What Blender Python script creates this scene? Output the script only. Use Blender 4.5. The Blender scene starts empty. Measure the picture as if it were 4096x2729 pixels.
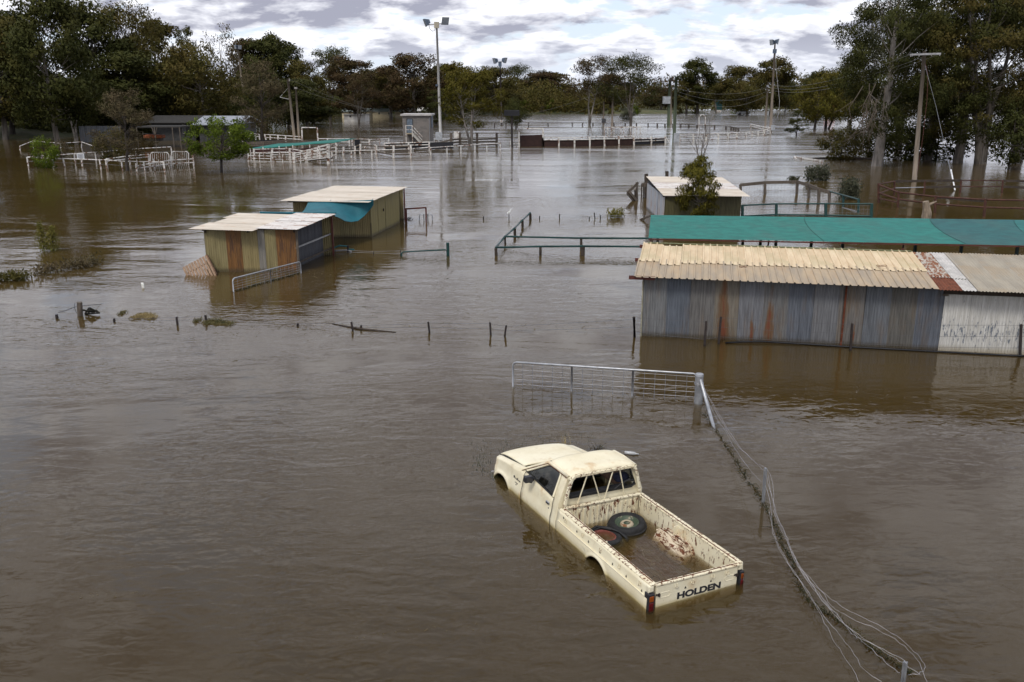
import bpy, bmesh, math, random
import numpy as np
from mathutils import Vector, Matrix, Euler

# ------------------------------------------------------------------ camera
scene = bpy.context.scene
COL = scene.collection
FPX, HOR, CAMH = 3550.0, 370.0, 6.937            # focal length in photo pixels, horizon row, camera height (m)
PITCH = math.atan((1364.5 - HOR) / FPX)
cam = bpy.data.cameras.new("camera")
cam.sensor_width = 36.0
cam.lens = FPX / 4096 * 36.0
cam.clip_start = 0.2
cam.clip_end = 9000
camo = bpy.data.objects.new("camera", cam)
camo.location = (0, 0, CAMH)
camo.rotation_euler = (math.pi / 2 - PITCH, 0, 0)
COL.objects.link(camo)
scene.camera = camo

# ------------------------------------------------------------------ sky and light
SUN_EL, SUN_AZ = math.radians(52), math.radians(205)   # high, behind the camera, veiled by cloud
world = bpy.data.worlds.new("World")
scene.world = world
world.use_nodes = True
world.cycles.sampling_method = 'MANUAL'
world.cycles.sample_map_resolution = 256
def build_world():
    nt = world.node_tree
    N, L = nt.nodes, nt.links
    N.clear()
    def n(t, **k):
        o = N.new(t)
        for a, b in k.items(): setattr(o, a, b)
        return o
    def m(op, a, b=None, c=None, clamp=False):
        o = n('ShaderNodeMath', operation=op); o.use_clamp = clamp
        for i, v in enumerate((a, b, c)):
            if v is None: continue
            if isinstance(v, (int, float)): o.inputs[i].default_value = v
            else: L.new(v, o.inputs[i])
        return o.outputs[0]
    def smooth(x, lo, hi):
        o = n('ShaderNodeMapRange', interpolation_type='SMOOTHSTEP')
        L.new(x, o.inputs[0]); o.inputs[1].default_value = lo; o.inputs[2].default_value = hi
        return o.outputs[0]
    def mixc(f, a, b):
        o = n('ShaderNodeMix', data_type='RGBA')
        if isinstance(f, (int, float)): o.inputs[0].default_value = f
        else: L.new(f, o.inputs[0])
        for i, v in ((6, a), (7, b)):
            if isinstance(v, tuple): o.inputs[i].default_value = (*v, 1)
            else: L.new(v, o.inputs[i])
        return o.outputs[2]
    out = n('ShaderNodeOutputWorld'); bg = n('ShaderNodeBackground')
    L.new(bg.outputs[0], out.inputs[0])
    sky = n('ShaderNodeTexSky', sky_type='NISHITA', sun_disc=False)
    sky.sun_elevation = SUN_EL; sky.sun_rotation = SUN_AZ; sky.air_density = 1.0; sky.dust_density = 1.5
    tc = n('ShaderNodeTexCoord'); sep = n('ShaderNodeSeparateXYZ'); L.new(tc.outputs['Generated'], sep.inputs[0])
    x, y, z = sep.outputs
    zz = m('ADD', m('ABSOLUTE', z), 0.30)
    u, v = m('DIVIDE', x, zz), m('DIVIDE', y, zz)
    def fbm(us, vs, sc, det, off):
        c = n('ShaderNodeCombineXYZ'); L.new(us, c.inputs[0]); L.new(vs, c.inputs[1]); c.inputs[2].default_value = off
        t = n('ShaderNodeTexNoise'); t.inputs['Scale'].default_value = sc; t.inputs['Detail'].default_value = det
        t.inputs['Roughness'].default_value = 0.56; t.inputs['Distortion'].default_value = 0.25
        L.new(c.outputs[0], t.inputs['Vector'])
        return t.outputs[0]
    off = 5.3
    us = m('MULTIPLY', u, 0.8)
    va, vb = m('MULTIPLY', v, 0.972), m('MULTIPLY', v, 1.024)
    ua, ub = m('MULTIPLY', us, 0.972), m('MULTIPLY', us, 1.024)
    n0 = fbm(us, v, 6.2, 7, off)
    na, nb = fbm(ua, va, 6.2, 5, off), fbm(ub, vb, 6.2, 5, off)
    big = fbm(us, v, 1.8, 2, off + 9)
    dens = m('ADD', n0, m('MULTIPLY', m('SUBTRACT', big, 0.5), 0.5))
    cover = smooth(dens, 0.34, 0.47)
    lit = m('ADD', 0.66, m('MULTIPLY', m('SUBTRACT', nb, na), 3.7), clamp=True)
    thick = smooth(dens, 0.46, 0.68)
    lit = m('SUBTRACT', lit, m('MULTIPLY', thick, 0.46), clamp=True)
    cloud = mixc(lit, (0.33, 0.34, 0.42), (0.97, 0.98, 1.03))
    skyc = n('ShaderNodeMix', data_type='RGBA', blend_type='MULTIPLY'); skyc.inputs[0].default_value = 1
    L.new(sky.outputs[0], skyc.inputs[6]); skyc.inputs[7].default_value = (0.10, 0.10, 0.10, 1)
    veil = mixc(0.62, skyc.outputs[2], (0.72, 0.82, 1.0))        # thin high cirrus over the blue
    col = mixc(cover, veil, cloud)
    hz = smooth(m('ABSOLUTE', z), 0.075, 0.0)                        # pale haze low on the horizon
    col = mixc(m('MULTIPLY', hz, 0.55), col, (0.70, 0.74, 0.83))
    L.new(col, bg.inputs[0]); bg.inputs[1].default_value = 1.0
build_world()
sun = bpy.data.lights.new("sun", 'SUN')
sun.energy = 1.5
sun.angle = math.radians(14)
sun.color = (1.0, 0.95, 0.87)
suno = bpy.data.objects.new("sun", sun)
suno.rotation_euler = Vector((math.sin(SUN_AZ) * math.cos(SUN_EL), math.cos(SUN_AZ) * math.cos(SUN_EL), math.sin(SUN_EL))).to_track_quat('Z', 'Y').to_euler()
COL.objects.link(suno)
scene.view_settings.view_transform = 'Standard'
scene.view_settings.look = 'None'
scene.view_settings.exposure = 0.34
scene.view_settings.gamma = 1.0
scene.view_settings.use_curve_mapping = False
scene.render.engine = 'CYCLES'
cy = scene.cycles
cy.use_denoising = True
cy.max_bounces = 7; cy.diffuse_bounces = 2; cy.glossy_bounces = 4; cy.transmission_bounces = 4
cy.transparent_max_bounces = 12; cy.volume_bounces = 1
cy.sample_clamp_indirect = 6.0
cy.caustics_reflective = False; cy.caustics_refractive = False
random.seed(7)

# ------------------------------------------------------------------ helpers
def ray(px, py):
    dx, dy = (px - 2048) / FPX, -(py - 1364.5) / FPX
    return Vector((dx, math.cos(PITCH) + dy * math.sin(PITCH), -math.sin(PITCH) + dy * math.cos(PITCH)))
def G(px, py, z=0.0):
    """the point at height z seen at a photo pixel"""
    d = ray(px, py); t = (z - CAMH) / d.z
    return Vector((d.x * t, d.y * t, z))
def A(px, py, Y):
    """the point at distance Y seen at a photo pixel"""
    d = ray(px, py); t = Y / d.y
    return Vector((d.x * t, Y, CAMH + d.z * t))

class MB:
    def __init__(s): s.v = []; s.f = []
    def quad(s, a, b, c, d):
        i = len(s.v); s.v += [tuple(a), tuple(b), tuple(c), tuple(d)]; s.f.append((i, i+1, i+2, i+3)); return s
    def poly(s, pts):
        i = len(s.v); s.v += [tuple(p) for p in pts]; s.f.append(tuple(range(i, i + len(pts)))); return s
    def box(s, c, size, rot=None):
        c = Vector(c); h = Vector(size) / 2
        R = rot if rot is not None else Matrix.Identity(3)
        i = len(s.v)
        for k in range(8):
            s.v.append(tuple(c + R @ Vector((h.x * (1 if k & 1 else -1), h.y * (1 if k & 2 else -1), h.z * (1 if k & 4 else -1)))))
        for q in ((0,2,3,1),(4,5,7,6),(0,1,5,4),(2,6,7,3),(0,4,6,2),(1,3,7,5)): s.f.append(tuple(i + j for j in q))
        return s
    def bar(s, p, q, w, h=None, up=(0,0,1)):
        """rectangular bar from p to q, w sideways, h along up"""
        p, q = Vector(p), Vector(q); h = h or w
        d = (q - p); L = d.length; d.normalize()
        side = d.cross(Vector(up))
        if side.length < 1e-4: side = d.cross(Vector((0, 1, 0)))
        side.normalize(); u = side.cross(d)
        R = Matrix((side, d, u)).transposed()
        return s.box((p + q) / 2, (w, L, h), R)
    def tube(s, pts, r, n=6, cap=True, r2=None, closed=False):
        pts = [Vector(p) for p in pts]; m = len(pts); base = len(s.v)
        rs = r if isinstance(r, (list, tuple)) else [r + ((r2 - r) * i / max(1, m - 1) if r2 is not None else 0) for i in range(m)]
        ref = None
        for i, p in enumerate(pts):
            if closed: d = pts[(i + 1) % m] - pts[i - 1]
            else: d = pts[min(i + 1, m - 1)] - pts[max(i - 1, 0)]
            d.normalize()
            if ref is None: ref = Vector((0, 0, 1)) if abs(d.z) < 0.9 else Vector((1, 0, 0))
            a = d.cross(ref)
            if a.length < 1e-5: a = d.cross(Vector((0, 1, 0.01)))
            a.normalize(); b = a.cross(d)
            for k in range(n):
                t = 2 * math.pi * k / n
                s.v.append(tuple(p + (a * math.cos(t) + b * math.sin(t)) * rs[i]))
        for i in range(m if closed else m - 1):
            j = (i + 1) % m
            for k in range(n):
                k2 = (k + 1) % n
                s.f.append((base + i * n + k, base + i * n + k2, base + j * n + k2, base + j * n + k))
        if cap and not closed:
            s.f.append(tuple(base + k for k in range(n)))
            s.f.append(tuple(base + (m - 1) * n + k for k in reversed(range(n))))
        return s
    def grid(s, P):
        """P[i][j] points"""
        base = len(s.v); a = len(P); b = len(P[0])
        for row in P: s.v += [tuple(p) for p in row]
        for i in range(a - 1):
            for j in range(b - 1):
                s.f.append((base + i*b + j, base + i*b + j + 1, base + (i+1)*b + j + 1, base + (i+1)*b + j))
        return s
    def lathe(s, prof, n=20, c=(0,0,0), R=None):
        c = Vector(c); P = []
        for k in range(n + 1):
            t = 2 * math.pi * k / n
            row = []
            for (r, z) in prof:
                p = Vector((r * math.cos(t), r * math.sin(t), z))
                row.append(c + (R @ p if R else p))
            P.append(row)
        return s.grid(P)
def link(o, parent=None):
    COL.objects.link(o)
    if parent is not None: o.parent = parent
    return o
def tag(o, label=None, cat=None, group=None, kind=None):
    if label: o["label"] = label
    if cat: o["category"] = cat
    if group: o["group"] = group
    if kind: o["kind"] = kind
    return o
def obj(name, mb, mat, parent=None, local=False, smooth=False, solid=0, bevel=0):
    """one mesh object; world coordinates unless local"""
    me = bpy.data.meshes.new(name)
    vs = mb.v
    if parent is not None and not local:
        l = parent.location if parent.parent is None else parent.location + parent.parent.location
        vs = [(x - l.x, y - l.y, z - l.z) for x, y, z in vs]
    me.from_pydata(vs, [], mb.f)
    me.update()
    if mat: me.materials.append(mat)
    if smooth: me.polygons.foreach_set("use_smooth", [True] * len(me.polygons))
    o = bpy.data.objects.new(name, me)
    link(o, parent)
    if solid:
        s = o.modifiers.new("solid", 'SOLIDIFY'); s.thickness = solid; s.offset = -1
    if bevel:
        b = o.modifiers.new("bevel", 'BEVEL'); b.width = bevel; b.segments = 2; b.limit_method = 'ANGLE'
    return o
def single(name, mb, mat, label, cat, group=None, loc=None, **k):
    """a thing that is one mesh, origin at loc"""
    l = Vector(loc) if loc is not None else Vector((0, 0, 0))
    mb2 = MB(); mb2.v = [(x - l.x, y - l.y, z - l.z) for x, y, z in mb.v]; mb2.f = mb.f
    o = obj(name, mb2, mat, None, **k); o.location = l
    return tag(o, label, cat, group)
def empty(name, loc, label, cat, group=None):
    o = bpy.data.objects.new(name, None); o.location = loc; o.empty_display_size = 0.2
    link(o); return tag(o, label, cat, group)
def copy_tree(o, parent=None):
    c = o.copy(); link(c)
    if parent is not None: c.parent = parent
    for ch in o.children: copy_tree(ch, c)
    return c

# ------------------------------------------------------------------ materials
MATS = {}
class NT:
    """small node helper"""
    def __init__(s, name):
        s.m = bpy.data.materials.new(name); s.m.use_nodes = True
        s.nt = s.m.node_tree; s.N = s.nt.nodes; s.L = s.nt.links
        s.b = s.N['Principled BSDF']; s.out = s.N['Material Output']
        s.tc = s.N.new('ShaderNodeTexCoord')
    def n(s, t, **k):
        o = s.N.new(t)
        for a, b in k.items(): setattr(o, a, b)
        return o
    def put(s, v, sock):
        if isinstance(v, (int, float)): sock.default_value = v
        elif isinstance(v, tuple): sock.default_value = (*v, 1) if len(v) == 3 and sock.type == 'RGBA' else v
        else: s.L.new(v, sock)
    def math(s, op, a, b=None, clamp=False):
        o = s.n('ShaderNodeMath', operation=op); o.use_clamp = clamp
        s.put(a, o.inputs[0])
        if b is not None: s.put(b, o.inputs[1])
        return o.outputs[0]
    def mapr(s, x, lo, hi, a=0.0, b=1.0, smooth=True):
        o = s.n('ShaderNodeMapRange', interpolation_type='SMOOTHSTEP' if smooth else 'LINEAR')
        s.put(x, o.inputs[0])
        for i, v in ((1, lo), (2, hi), (3, a), (4, b)): o.inputs[i].default_value = v
        return o.outputs[0]
    def noise(s, sc, det=4, rough=0.55, stretch=(1, 1, 1), off=(0, 0, 0), coord='Object', dist=0.0, vec=None):
        mp = s.n('ShaderNodeMapping'); mp.inputs['Scale'].default_value = stretch; mp.inputs['Location'].default_value = off
        s.L.new(vec if vec is not None else s.tc.outputs[coord], mp.inputs[0])
        t = s.n('ShaderNodeTexNoise'); t.inputs['Scale'].default_value = sc; t.inputs['Detail'].default_value = det
        t.inputs['Roughness'].default_value = rough; t.inputs['Distortion'].default_value = dist
        s.L.new(mp.outputs[0], t.inputs[0])
        return t.outputs[0]
    def mix(s, f, a, b, blend='MIX'):
        o = s.n('ShaderNodeMix', data_type='RGBA', blend_type=blend)
        s.put(f, o.inputs[0]); s.put(a, o.inputs[6]); s.put(b, o.inputs[7])
        return o.outputs[2]
    def bump(s, h, strength=0.3, dist=0.02):
        o = s.n('ShaderNodeBump'); o.inputs['Strength'].default_value = strength; o.inputs['Distance'].default_value = dist
        s.put(h, o.inputs['Height']); s.L.new(o.outputs[0], s.b.inputs['Normal'])
    def fin(s, col, rough=0.6, metal=0.0, spec=0.5):
        s.put(col, s.b.inputs['Base Color']); s.put(rough, s.b.inputs['Roughness'])
        s.b.inputs['Metallic'].default_value = metal
        s.b.inputs['Specular IOR Level'].default_value = spec
        return s.m
def mat(name, col, rough=0.7, var=0.25, sc=3.0, metal=0.0, bump=0.0, bsc=30.0, stretch=(1, 1, 1), col2=None, spec=0.4):
    """plain weathered surface: base colour broken by noise"""
    if name in MATS: return MATS[name]
    t = NT(name)
    nz = t.noise(sc, 6, 0.62, stretch, off=(random.random() * 9, random.random() * 9, 0))
    c2 = col2 or tuple(c * (1 - var) for c in col)
    c1 = col if col2 else tuple(min(1, c * (1 + var * 0.6)) for c in col)
    c = t.mix(t.mapr(nz, 0.32, 0.68), c2, c1)
    if bump: t.bump(t.noise(bsc, 5), bump, 0.02)
    MATS[name] = t.fin(c, rough, metal, spec)
    return MATS[name]
def rusty(name, paint, rust=(0.16, 0.05, 0.018), amount=0.5, sc=4.0, streak=(1, 1, 1), rough=0.55, metal=0.0, var=0.15, edge=0.06, dirt=None, paint2=None):
    """paint broken through by rust; amount is the share left as paint (0..1)"""
    if name in MATS: return MATS[name]
    t = NT(name); o = (random.random() * 20, random.random() * 20, random.random() * 20)
    nz = t.noise(sc, 8, 0.68, streak, off=o)
    k = 0.35 + 0.33 * amount
    mask = t.mapr(nz, k, k + edge)
    pv = t.noise(2.2, 5, 0.6, off=o)
    pc = t.mix(t.mapr(pv, 0.35, 0.65), paint2 or tuple(c * (1 - var) for c in paint), paint)
    if dirt:
        pc = t.mix(t.mapr(t.noise(1.4, 6, 0.65, streak, off=(3, 1, 2)), 0.5, 0.72, 0, 0.8), pc, dirt)
    rc = t.mix(t.noise(sc * 4, 5), tuple(c * 0.5 for c in rust), tuple(min(1, c * 1.6) for c in rust))
    c = t.mix(mask, pc, rc)
    t.bump(t.noise(sc * 6, 4), 0.12, 0.01)
    MATS[name] = t.fin(c, t.mapr(mask, 0, 1, rough, 0.9), metal)
    return MATS[name]
# ------------------------------------------------------------------ ground, water
def ground_h(x, y):
    """flooded flat, rising to the far bank and to the wooded left bank"""
    h = -1.6
    h += 2.4 * min(1, max(0, (y - 292 - 8 * math.sin(x * 0.02)) / 14)) * (1 if x < 62 else max(0, 1 - (x - 62) / 18))
    h += 2.6 * min(1, max(0, (y - 372) / 40))
    h += 3.0 * min(1, max(0, (-x - 52 - 0.05 * (y - 100)) / 30)) * min(1, max(0, (y - 132) / 16))
    h += 0.25 * math.sin(x * 0.11 + 1) * math.sin(y * 0.07) + 0.12 * math.sin(x * 0.37) * math.sin(y * 0.31 + 2)
    return h
def build_ground():
    xs = [-4000, -1500, -700, -400] + [-300 + 6 * i for i in range(101)] + [400, 700, 1500, 4000]
    ys = [-300, -60, 0, 30, 60] + [90 + 6 * i for i in range(64)] + [520, 620, 800, 1200, 2500, 6000]
    P = [[(x, y, ground_h(x, y)) for y in ys] for x in xs]
    t = NT('ground_soil')
    nz = t.noise(0.25, 6, 0.65)
    c = t.mix(t.mapr(nz, 0.35, 0.65), (0.05, 0.06, 0.018), (0.10, 0.085, 0.035))
    c = t.mix(t.mapr(t.noise(1.7, 5), 0.45, 0.7), c, (0.045, 0.065, 0.015))
    t.bump(t.noise(3, 6), 0.6, 0.2)
    o = obj('ground', MB().grid(P), t.fin(c, 0.95), None)
    tag(o, 'flooded grassy flat rising to a green far bank', kind='structure')
build_ground()
def build_water():
    t = NT('flood_water')
    N, L = t.N, t.L
    N.remove(t.b)
    geo = t.n('ShaderNodeNewGeometry')
    pos = geo.outputs['Position']
    def wave(sc, stretch, rot, det=3, dist=0.6):
        mp = t.n('ShaderNodeMapping'); mp.inputs['Rotation'].default_value = (0, 0, rot); mp.inputs['Scale'].default_value = stretch
        L.new(pos, mp.inputs[0])
        x = t.n('ShaderNodeTexNoise'); x.inputs['Scale'].default_value = sc; x.inputs['Detail'].default_value = det
        x.inputs['Distortion'].default_value = dist; x.inputs['Roughness'].default_value = 0.5
        L.new(mp.outputs[0], x.inputs[0])
        return x.outputs[0]
    w1 = wave(3.2, (0.75, 1.45, 1), math.radians(-14), 2, 0.7)      # wind ripples, crests roughly across the view
    w2 = wave(1.1, (0.5, 1.5, 1), math.radians(10), 2, 0.6)
    w3 = wave(0.32, (0.6, 1.4, 1), math.radians(8), 2, 0.4)
    patch = t.mapr(wave(0.07, (0.55, 1.5, 1), 0.2, 4, 1.4), 0.40, 0.60, 0.18, 1.3)  # calm slicks and ruffled patches
    sy = t.n('ShaderNodeSeparateXYZ'); L.new(pos, sy.inputs[0])
    shelter = t.mapr(sy.outputs[1], 9, 60, 0.82, 0.55)              # the yards and trees shelter the far water from the wind
    streak = t.mapr(wave(0.11, (0.35, 2.6, 1), 0.05, 5, 1.0), 0.36, 0.64)   # wind streaks too fine to show as waves
    h = t.math('ADD', t.math('MULTIPLY', w1, 0.24), t.math('MULTIPLY', w2, 0.40))
    h = t.math('MULTIPLY', h, t.math('MULTIPLY', patch, shelter))
    h = t.math('ADD', h, t.math('MULTIPLY', w3, 0.35))
    b = t.n('ShaderNodeBump'); b.inputs['Strength'].default_value = 1.0; b.inputs['Distance'].default_value = 0.06
    L.new(h, b.inputs['Height'])
    fr = t.n('ShaderNodeFresnel'); fr.inputs['IOR'].default_value = 1.33; L.new(b.outputs[0], fr.inputs['Normal'])
    gl = t.n('ShaderNodeBsdfGlossy'); L.new(t.math('MULTIPLY', t.math('MULTIPLY', t.mapr(sy.outputs[1], 20, 120, 0.04, 0.165), t.mapr(sy.outputs[0], -42, -8, 0.42, 1.0)), t.math('ADD', 0.62, t.math('MULTIPLY', streak, 0.75))), gl.inputs['Roughness']); L.new(b.outputs[0], gl.inputs['Normal'])
    gl.inputs['Color'].default_value = (1, 1, 1, 1)
    tr = t.n('ShaderNodeBsdfTransparent')
    mx = t.n('ShaderNodeMixShader')
    L.new(fr.outputs[0], mx.inputs[0]); L.new(tr.outputs[0], mx.inputs[1]); L.new(gl.outputs[0], mx.inputs[2])
    L.new(mx.outputs[0], t.out.inputs['Surface'])
    vol = t.n('ShaderNodeVolumePrincipled')
    vol.inputs['Color'].default_value = (0.150, 0.119, 0.050, 1)
    vol.inputs['Density'].default_value = 10.0
    vol.inputs['Absorption Color'].default_value = (0.3, 0.2, 0.1, 1)
    L.new(vol.outputs[0], t.out.inputs['Volume'])
    S = 3000
    o = obj('water', MB().box((0, S / 2 - 200, -0.55), (2 * S, S, 1.1)), t.m, None)
    tag(o, 'brown rippled flood water covering the yards and paddocks', kind='structure')
build_water()
# ------------------------------------------------------------------ the half-sunken utility truck
# local frame: u to its right (0 at the left tray rail), v forward from the tailgate, z up from the water
def paint_mat(name, rust_amt, rust_sc=5.0, stain=0.5, rough=0.38, low=True, run=(1, 1, 1), base=((0.72, 0.64, 0.44), (0.82, 0.76, 0.57))):
    t = NT(name)
    o = (random.random() * 9,) * 3
    pc = t.mix(t.mapr(t.noise(1.6, 6, 0.6, off=o), 0.3, 0.7), base[0], base[1])
    pc = t.mix(t.mapr(t.noise(2.1, 5, 0.6, off=(4, 2, o[0])), 0.55, 0.74, 0, stain), pc, (0.55, 0.34, 0.14))
    pc = t.mix(t.mapr(t.noise(60, 3, 0.6), 0.62, 0.72, 0, 0.35), pc, (0.24, 0.2, 0.13))
    pc = t.mix(t.mapr(t.noise(5, 6, 0.65, (1, 1, 0.25), off=(7, o[0], 1)), 0.56, 0.76, 0, 0.38), pc, (0.42, 0.30, 0.15))   # run marks
    if low:   # tide mark of silt on the lowest painted hand's breadth
        sx = t.n('ShaderNodeSeparateXYZ'); t.L.new(t.tc.outputs['Object'], sx.inputs[0])
        zz = t.math('ADD', sx.outputs[2], t.math('MULTIPLY', t.noise(6, 4), 0.05))
        pc = t.mix(t.mapr(zz, 0.11, 0.0, 0, 0.75), pc, (0.36, 0.27, 0.07))
    nz = t.noise(rust_sc, 9, 0.72, run, off=(o[0], 5, 1))
    k = 0.72 - 0.30 * rust_amt
    mask = t.mapr(nz, k, k + 0.035)
    rc = t.mix(t.noise(22, 5), (0.055, 0.018, 0.012), (0.21, 0.07, 0.025))
    c = t.mix(mask, pc, rc)
    t.bump(t.math('ADD', t.math('MULTIPLY', mask, -0.25), t.noise(3.0, 3, 0.5)), 0.35, 0.012)
    return t.fin(c, t.mapr(mask, 0, 1, rough, 0.9), 0.0, 0.5)
PAINT = paint_mat('faded_cream_paint', 0.14, 16.0)
PAINT_CAB = paint_mat('faded_cream_paint_stained', 0.03, stain=0.75)
PAINT_ROOF = paint_mat('chalky_roof_paint', 0.02, 1.5, stain=0.8, low=False, rough=0.5)
PAINT_TUB = paint_mat('tray_paint_with_rust', 0.56, 15.0, 0.8, 0.6, low=False, run=(1, 1, 0.35))
PAINT_RAIL = paint_mat('rail_paint_chipped', 0.62, 20.0, 0.5, 0.55, low=False)
PAINT_WH = paint_mat('wheelhouse_rusted', 0.72, 18.0, 0.9, 0.6, low=False, run=(1, 0.4, 1), base=((0.44, 0.34, 0.22), (0.70, 0.60, 0.45)))
BLACK = mat('black_rubber', (0.012, 0.012, 0.013), 0.55, 0.3, 12)
DARKPL = mat('dark_plastic', (0.022, 0.022, 0.026), 0.4, 0.2, 8)
CHROME = mat('dull_chrome', (0.55, 0.56, 0.58), 0.25, 0.1, 8, metal=0.9)
UPH = mat('grey_upholstery', (0.07, 0.07, 0.075), 0.9, 0.4, 6)
def glass_mat(name, tint=(0.35, 0.38, 0.36), dust=0.12):
    t = NT(name); N, L = t.N, t.L; N.remove(t.b)
    fr = t.n('ShaderNodeFresnel'); fr.inputs[0].default_value = 1.5
    gl = t.n('ShaderNodeBsdfGlossy'); gl.inputs['Roughness'].default_value = 0.03
    tr = t.n('ShaderNodeBsdfTransparent'); tr.inputs[0].default_value = (*tint, 1)
    df = t.n('ShaderNodeBsdfDiffuse'); df.inputs[0].default_value = (0.3, 0.27, 0.2, 1)
    m1 = t.n('ShaderNodeMixShader'); L.new(t.mapr(t.noise(5, 7, 0.7), 0.45, 0.8, 0.02, dust * 2), m1.inputs[0])
    L.new(tr.outputs[0], m1.inputs[1]); L.new(df.outputs[0], m1.inputs[2])
    m2 = t.n('ShaderNodeMixShader'); L.new(fr.outputs[0], m2.inputs[0]); L.new(m1.outputs[0], m2.inputs[1]); L.new(gl.outputs[0], m2.inputs[2])
    L.new(m2.outputs[0], t.out.inputs[0])
    return t.m
GLASS = glass_mat('dusty_glass')

def build_ute():
    W, CX = 1.54, 0.77
    root = empty('utility_truck', (1.947, 10.944, 0), 'cream utility truck with open tray, sunk to its door handles in flood water', 'truck')
    root.rotation_mode = 'XYZ'
    Mz = Matrix.Rotation(0.454, 3, 'Z') @ Matrix.Rotation(math.atan(0.045 / 1.54), 3, 'Y')
    root.rotation_euler = Mz.to_euler()
    P = lambda nm, mb, m, par=root, **k: obj(nm, mb, m, par, local=True, **k)
    # side section: outward offset (from the rail plane) as a function of height
    def off(z):
        pts = [(-0.55, 0.03), (-0.25, 0.075), (0.0, 0.095), (0.14, 0.092), (0.20, 0.070), (0.30, 0.055), (0.40, 0.045), (0.48, 0.02), (0.52, -0.02)]
        for (a, b), (c, d) in zip(pts, pts[1:]):
            if z <= c: return b + (d - b) * max(0, (z - a)) / (c - a)
        return pts[-1][1]
    def side_u(side, o): return -o if side < 0 else W + o
    def panel(side, v0, v1, zb, zt, arch=None, nv=24, nz=12, taper=None):
        rows = []
        vs = [v0 + (v1 - v0) * i / nv for i in range(nv + 1)]
        if arch: vs = sorted(set(vs + [arch[0] + s * arch[2] * math.sin(a * math.pi / 24) for s in (-1, 1) for a in range(13)]))
        for v in vs:
            bot, flare = zb, 0
            if arch:
                d = (v - arch[0]) / arch[2]
                if abs(d) < 1: bot = max(zb, arch[1] + arch[2] * math.sqrt(1 - d * d))
            top = zt(v) if callable(zt) else zt
            row = []
            for j in range(nz + 1):
                z = bot + (top - bot) * (j / nz) ** 0.9
                o = off(z)
                if arch:      # rolled lip round the wheel opening
                    r = math.hypot(v - arch[0], z - arch[1]) / arch[2]
                    o += 0.022 * math.exp(-((r - 1.06) / 0.07) ** 2)
                if taper: o -= taper(v)
                row.append((side_u(side, o), v, z))
            rows.append(row)
        if side > 0: rows = rows[::-1]
        return MB().grid(rows)
    # ---- tray: outer sides, inner walls, floor, bulkhead
    RA, FA = (1.33, -0.245, 0.35), (4.68, -0.225, 0.36)
    for s in (-1, 1):
        sp = P('tray_side', panel(s, 0.0, 2.632, -0.45, 0.345, RA, 30, 14), PAINT, smooth=True, solid=0.012)
        # raised feature line along the side
        m = MB(); m.tube([(side_u(s, 0.088), 0.06, 0.175), (side_u(s, 0.088), 2.55, 0.185)], 0.012, 6)
        P('side_crease', m, PAINT, sp)
        iu = 0.055 if s < 0 else W - 0.055
        P('tray_inner_wall', MB().grid([[(iu, 0.04 + 2.5 * i / 10, z) for z in (-0.16, 0.05, 0.16, 0.24, 0.335)] for i in range(11)]), PAINT_TUB, solid=0.01)
        m = MB()
        u0, u1 = (-0.045, 0.06) if s < 0 else (W - 0.06, W + 0.045)
        m.box(((u0 + u1) / 2, 1.3, 0.352), (u1 - u0, 2.62, 0.035))
        rl = P('tray_rail', m, PAINT_RAIL, bevel=0.012)
        m = MB(); uu = (u0 + 0.03) if s < 0 else (u1 - 0.03)
        m.box((u0 + 0.075 if s < 0 else u1 - 0.075, 1.3, 0.373), (0.012, 2.5, 0.008))
        P('rail_seam', m, mat('rail_rust', (0.12, 0.04, 0.02), 0.9, 0.5, 20), rl)
        for k in range(5):    # tie-down hooks under the rail
            v = 0.22 + k * 0.53; o = side_u(s, 0.062)
            m = MB(); m.tube([(o, v - 0.02, 0.30), (o - 0.02 * -s, v - 0.025, 0.25), (o, v, 0.235), (o - 0.02 * -s, v + 0.025, 0.25), (o, v + 0.02, 0.30)], 0.006, 5)
            P('tie_hook', m, PAINT_RAIL)
        for k, (v, z) in enumerate(((0.15, 0.20), (0.55, 0.215), (0.92, 0.22), (1.28, 0.235), (1.62, 0.245), (1.98, 0.25), (2.42, 0.285))):
            o = side_u(s, off(z) + 0.004)
            m = MB(); m.poly([(o, v - 0.017, z - 0.012), (o, v + 0.017, z - 0.012), (o, v, z + 0.026)])
            P('punched_hole', m, BLACK, solid=0.004)
    m = MB()
    for i in range(14):
        u = 0.06 + i * 0.103
        m.box((u + 0.045, 1.3, -0.132), (0.075, 2.5, 0.02))
    m.box((CX, 1.3, -0.152), (1.42, 2.52, 0.02))
    P('tray_floor', m, rusty('tray_floor_rust', (0.33, 0.28, 0.19), (0.20, 0.055, 0.03), 0.25, 3.0))
    m = MB(); m.box((CX, 2.565, 0.12), (1.43, 0.02, 0.5))
    for i in range(15): m.box((0.13 + i * 0.0915, 2.55, 0.10), (0.035, 0.02, 0.42))
    P('tray_bulkhead', m, PAINT_TUB, bevel=0.006)
    m = MB(); m.box((CX, 2.56, 0.375), (1.5, 0.06, 0.035))
    P('bulkhead_rail', m, PAINT_RAIL, bevel=0.01)
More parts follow.
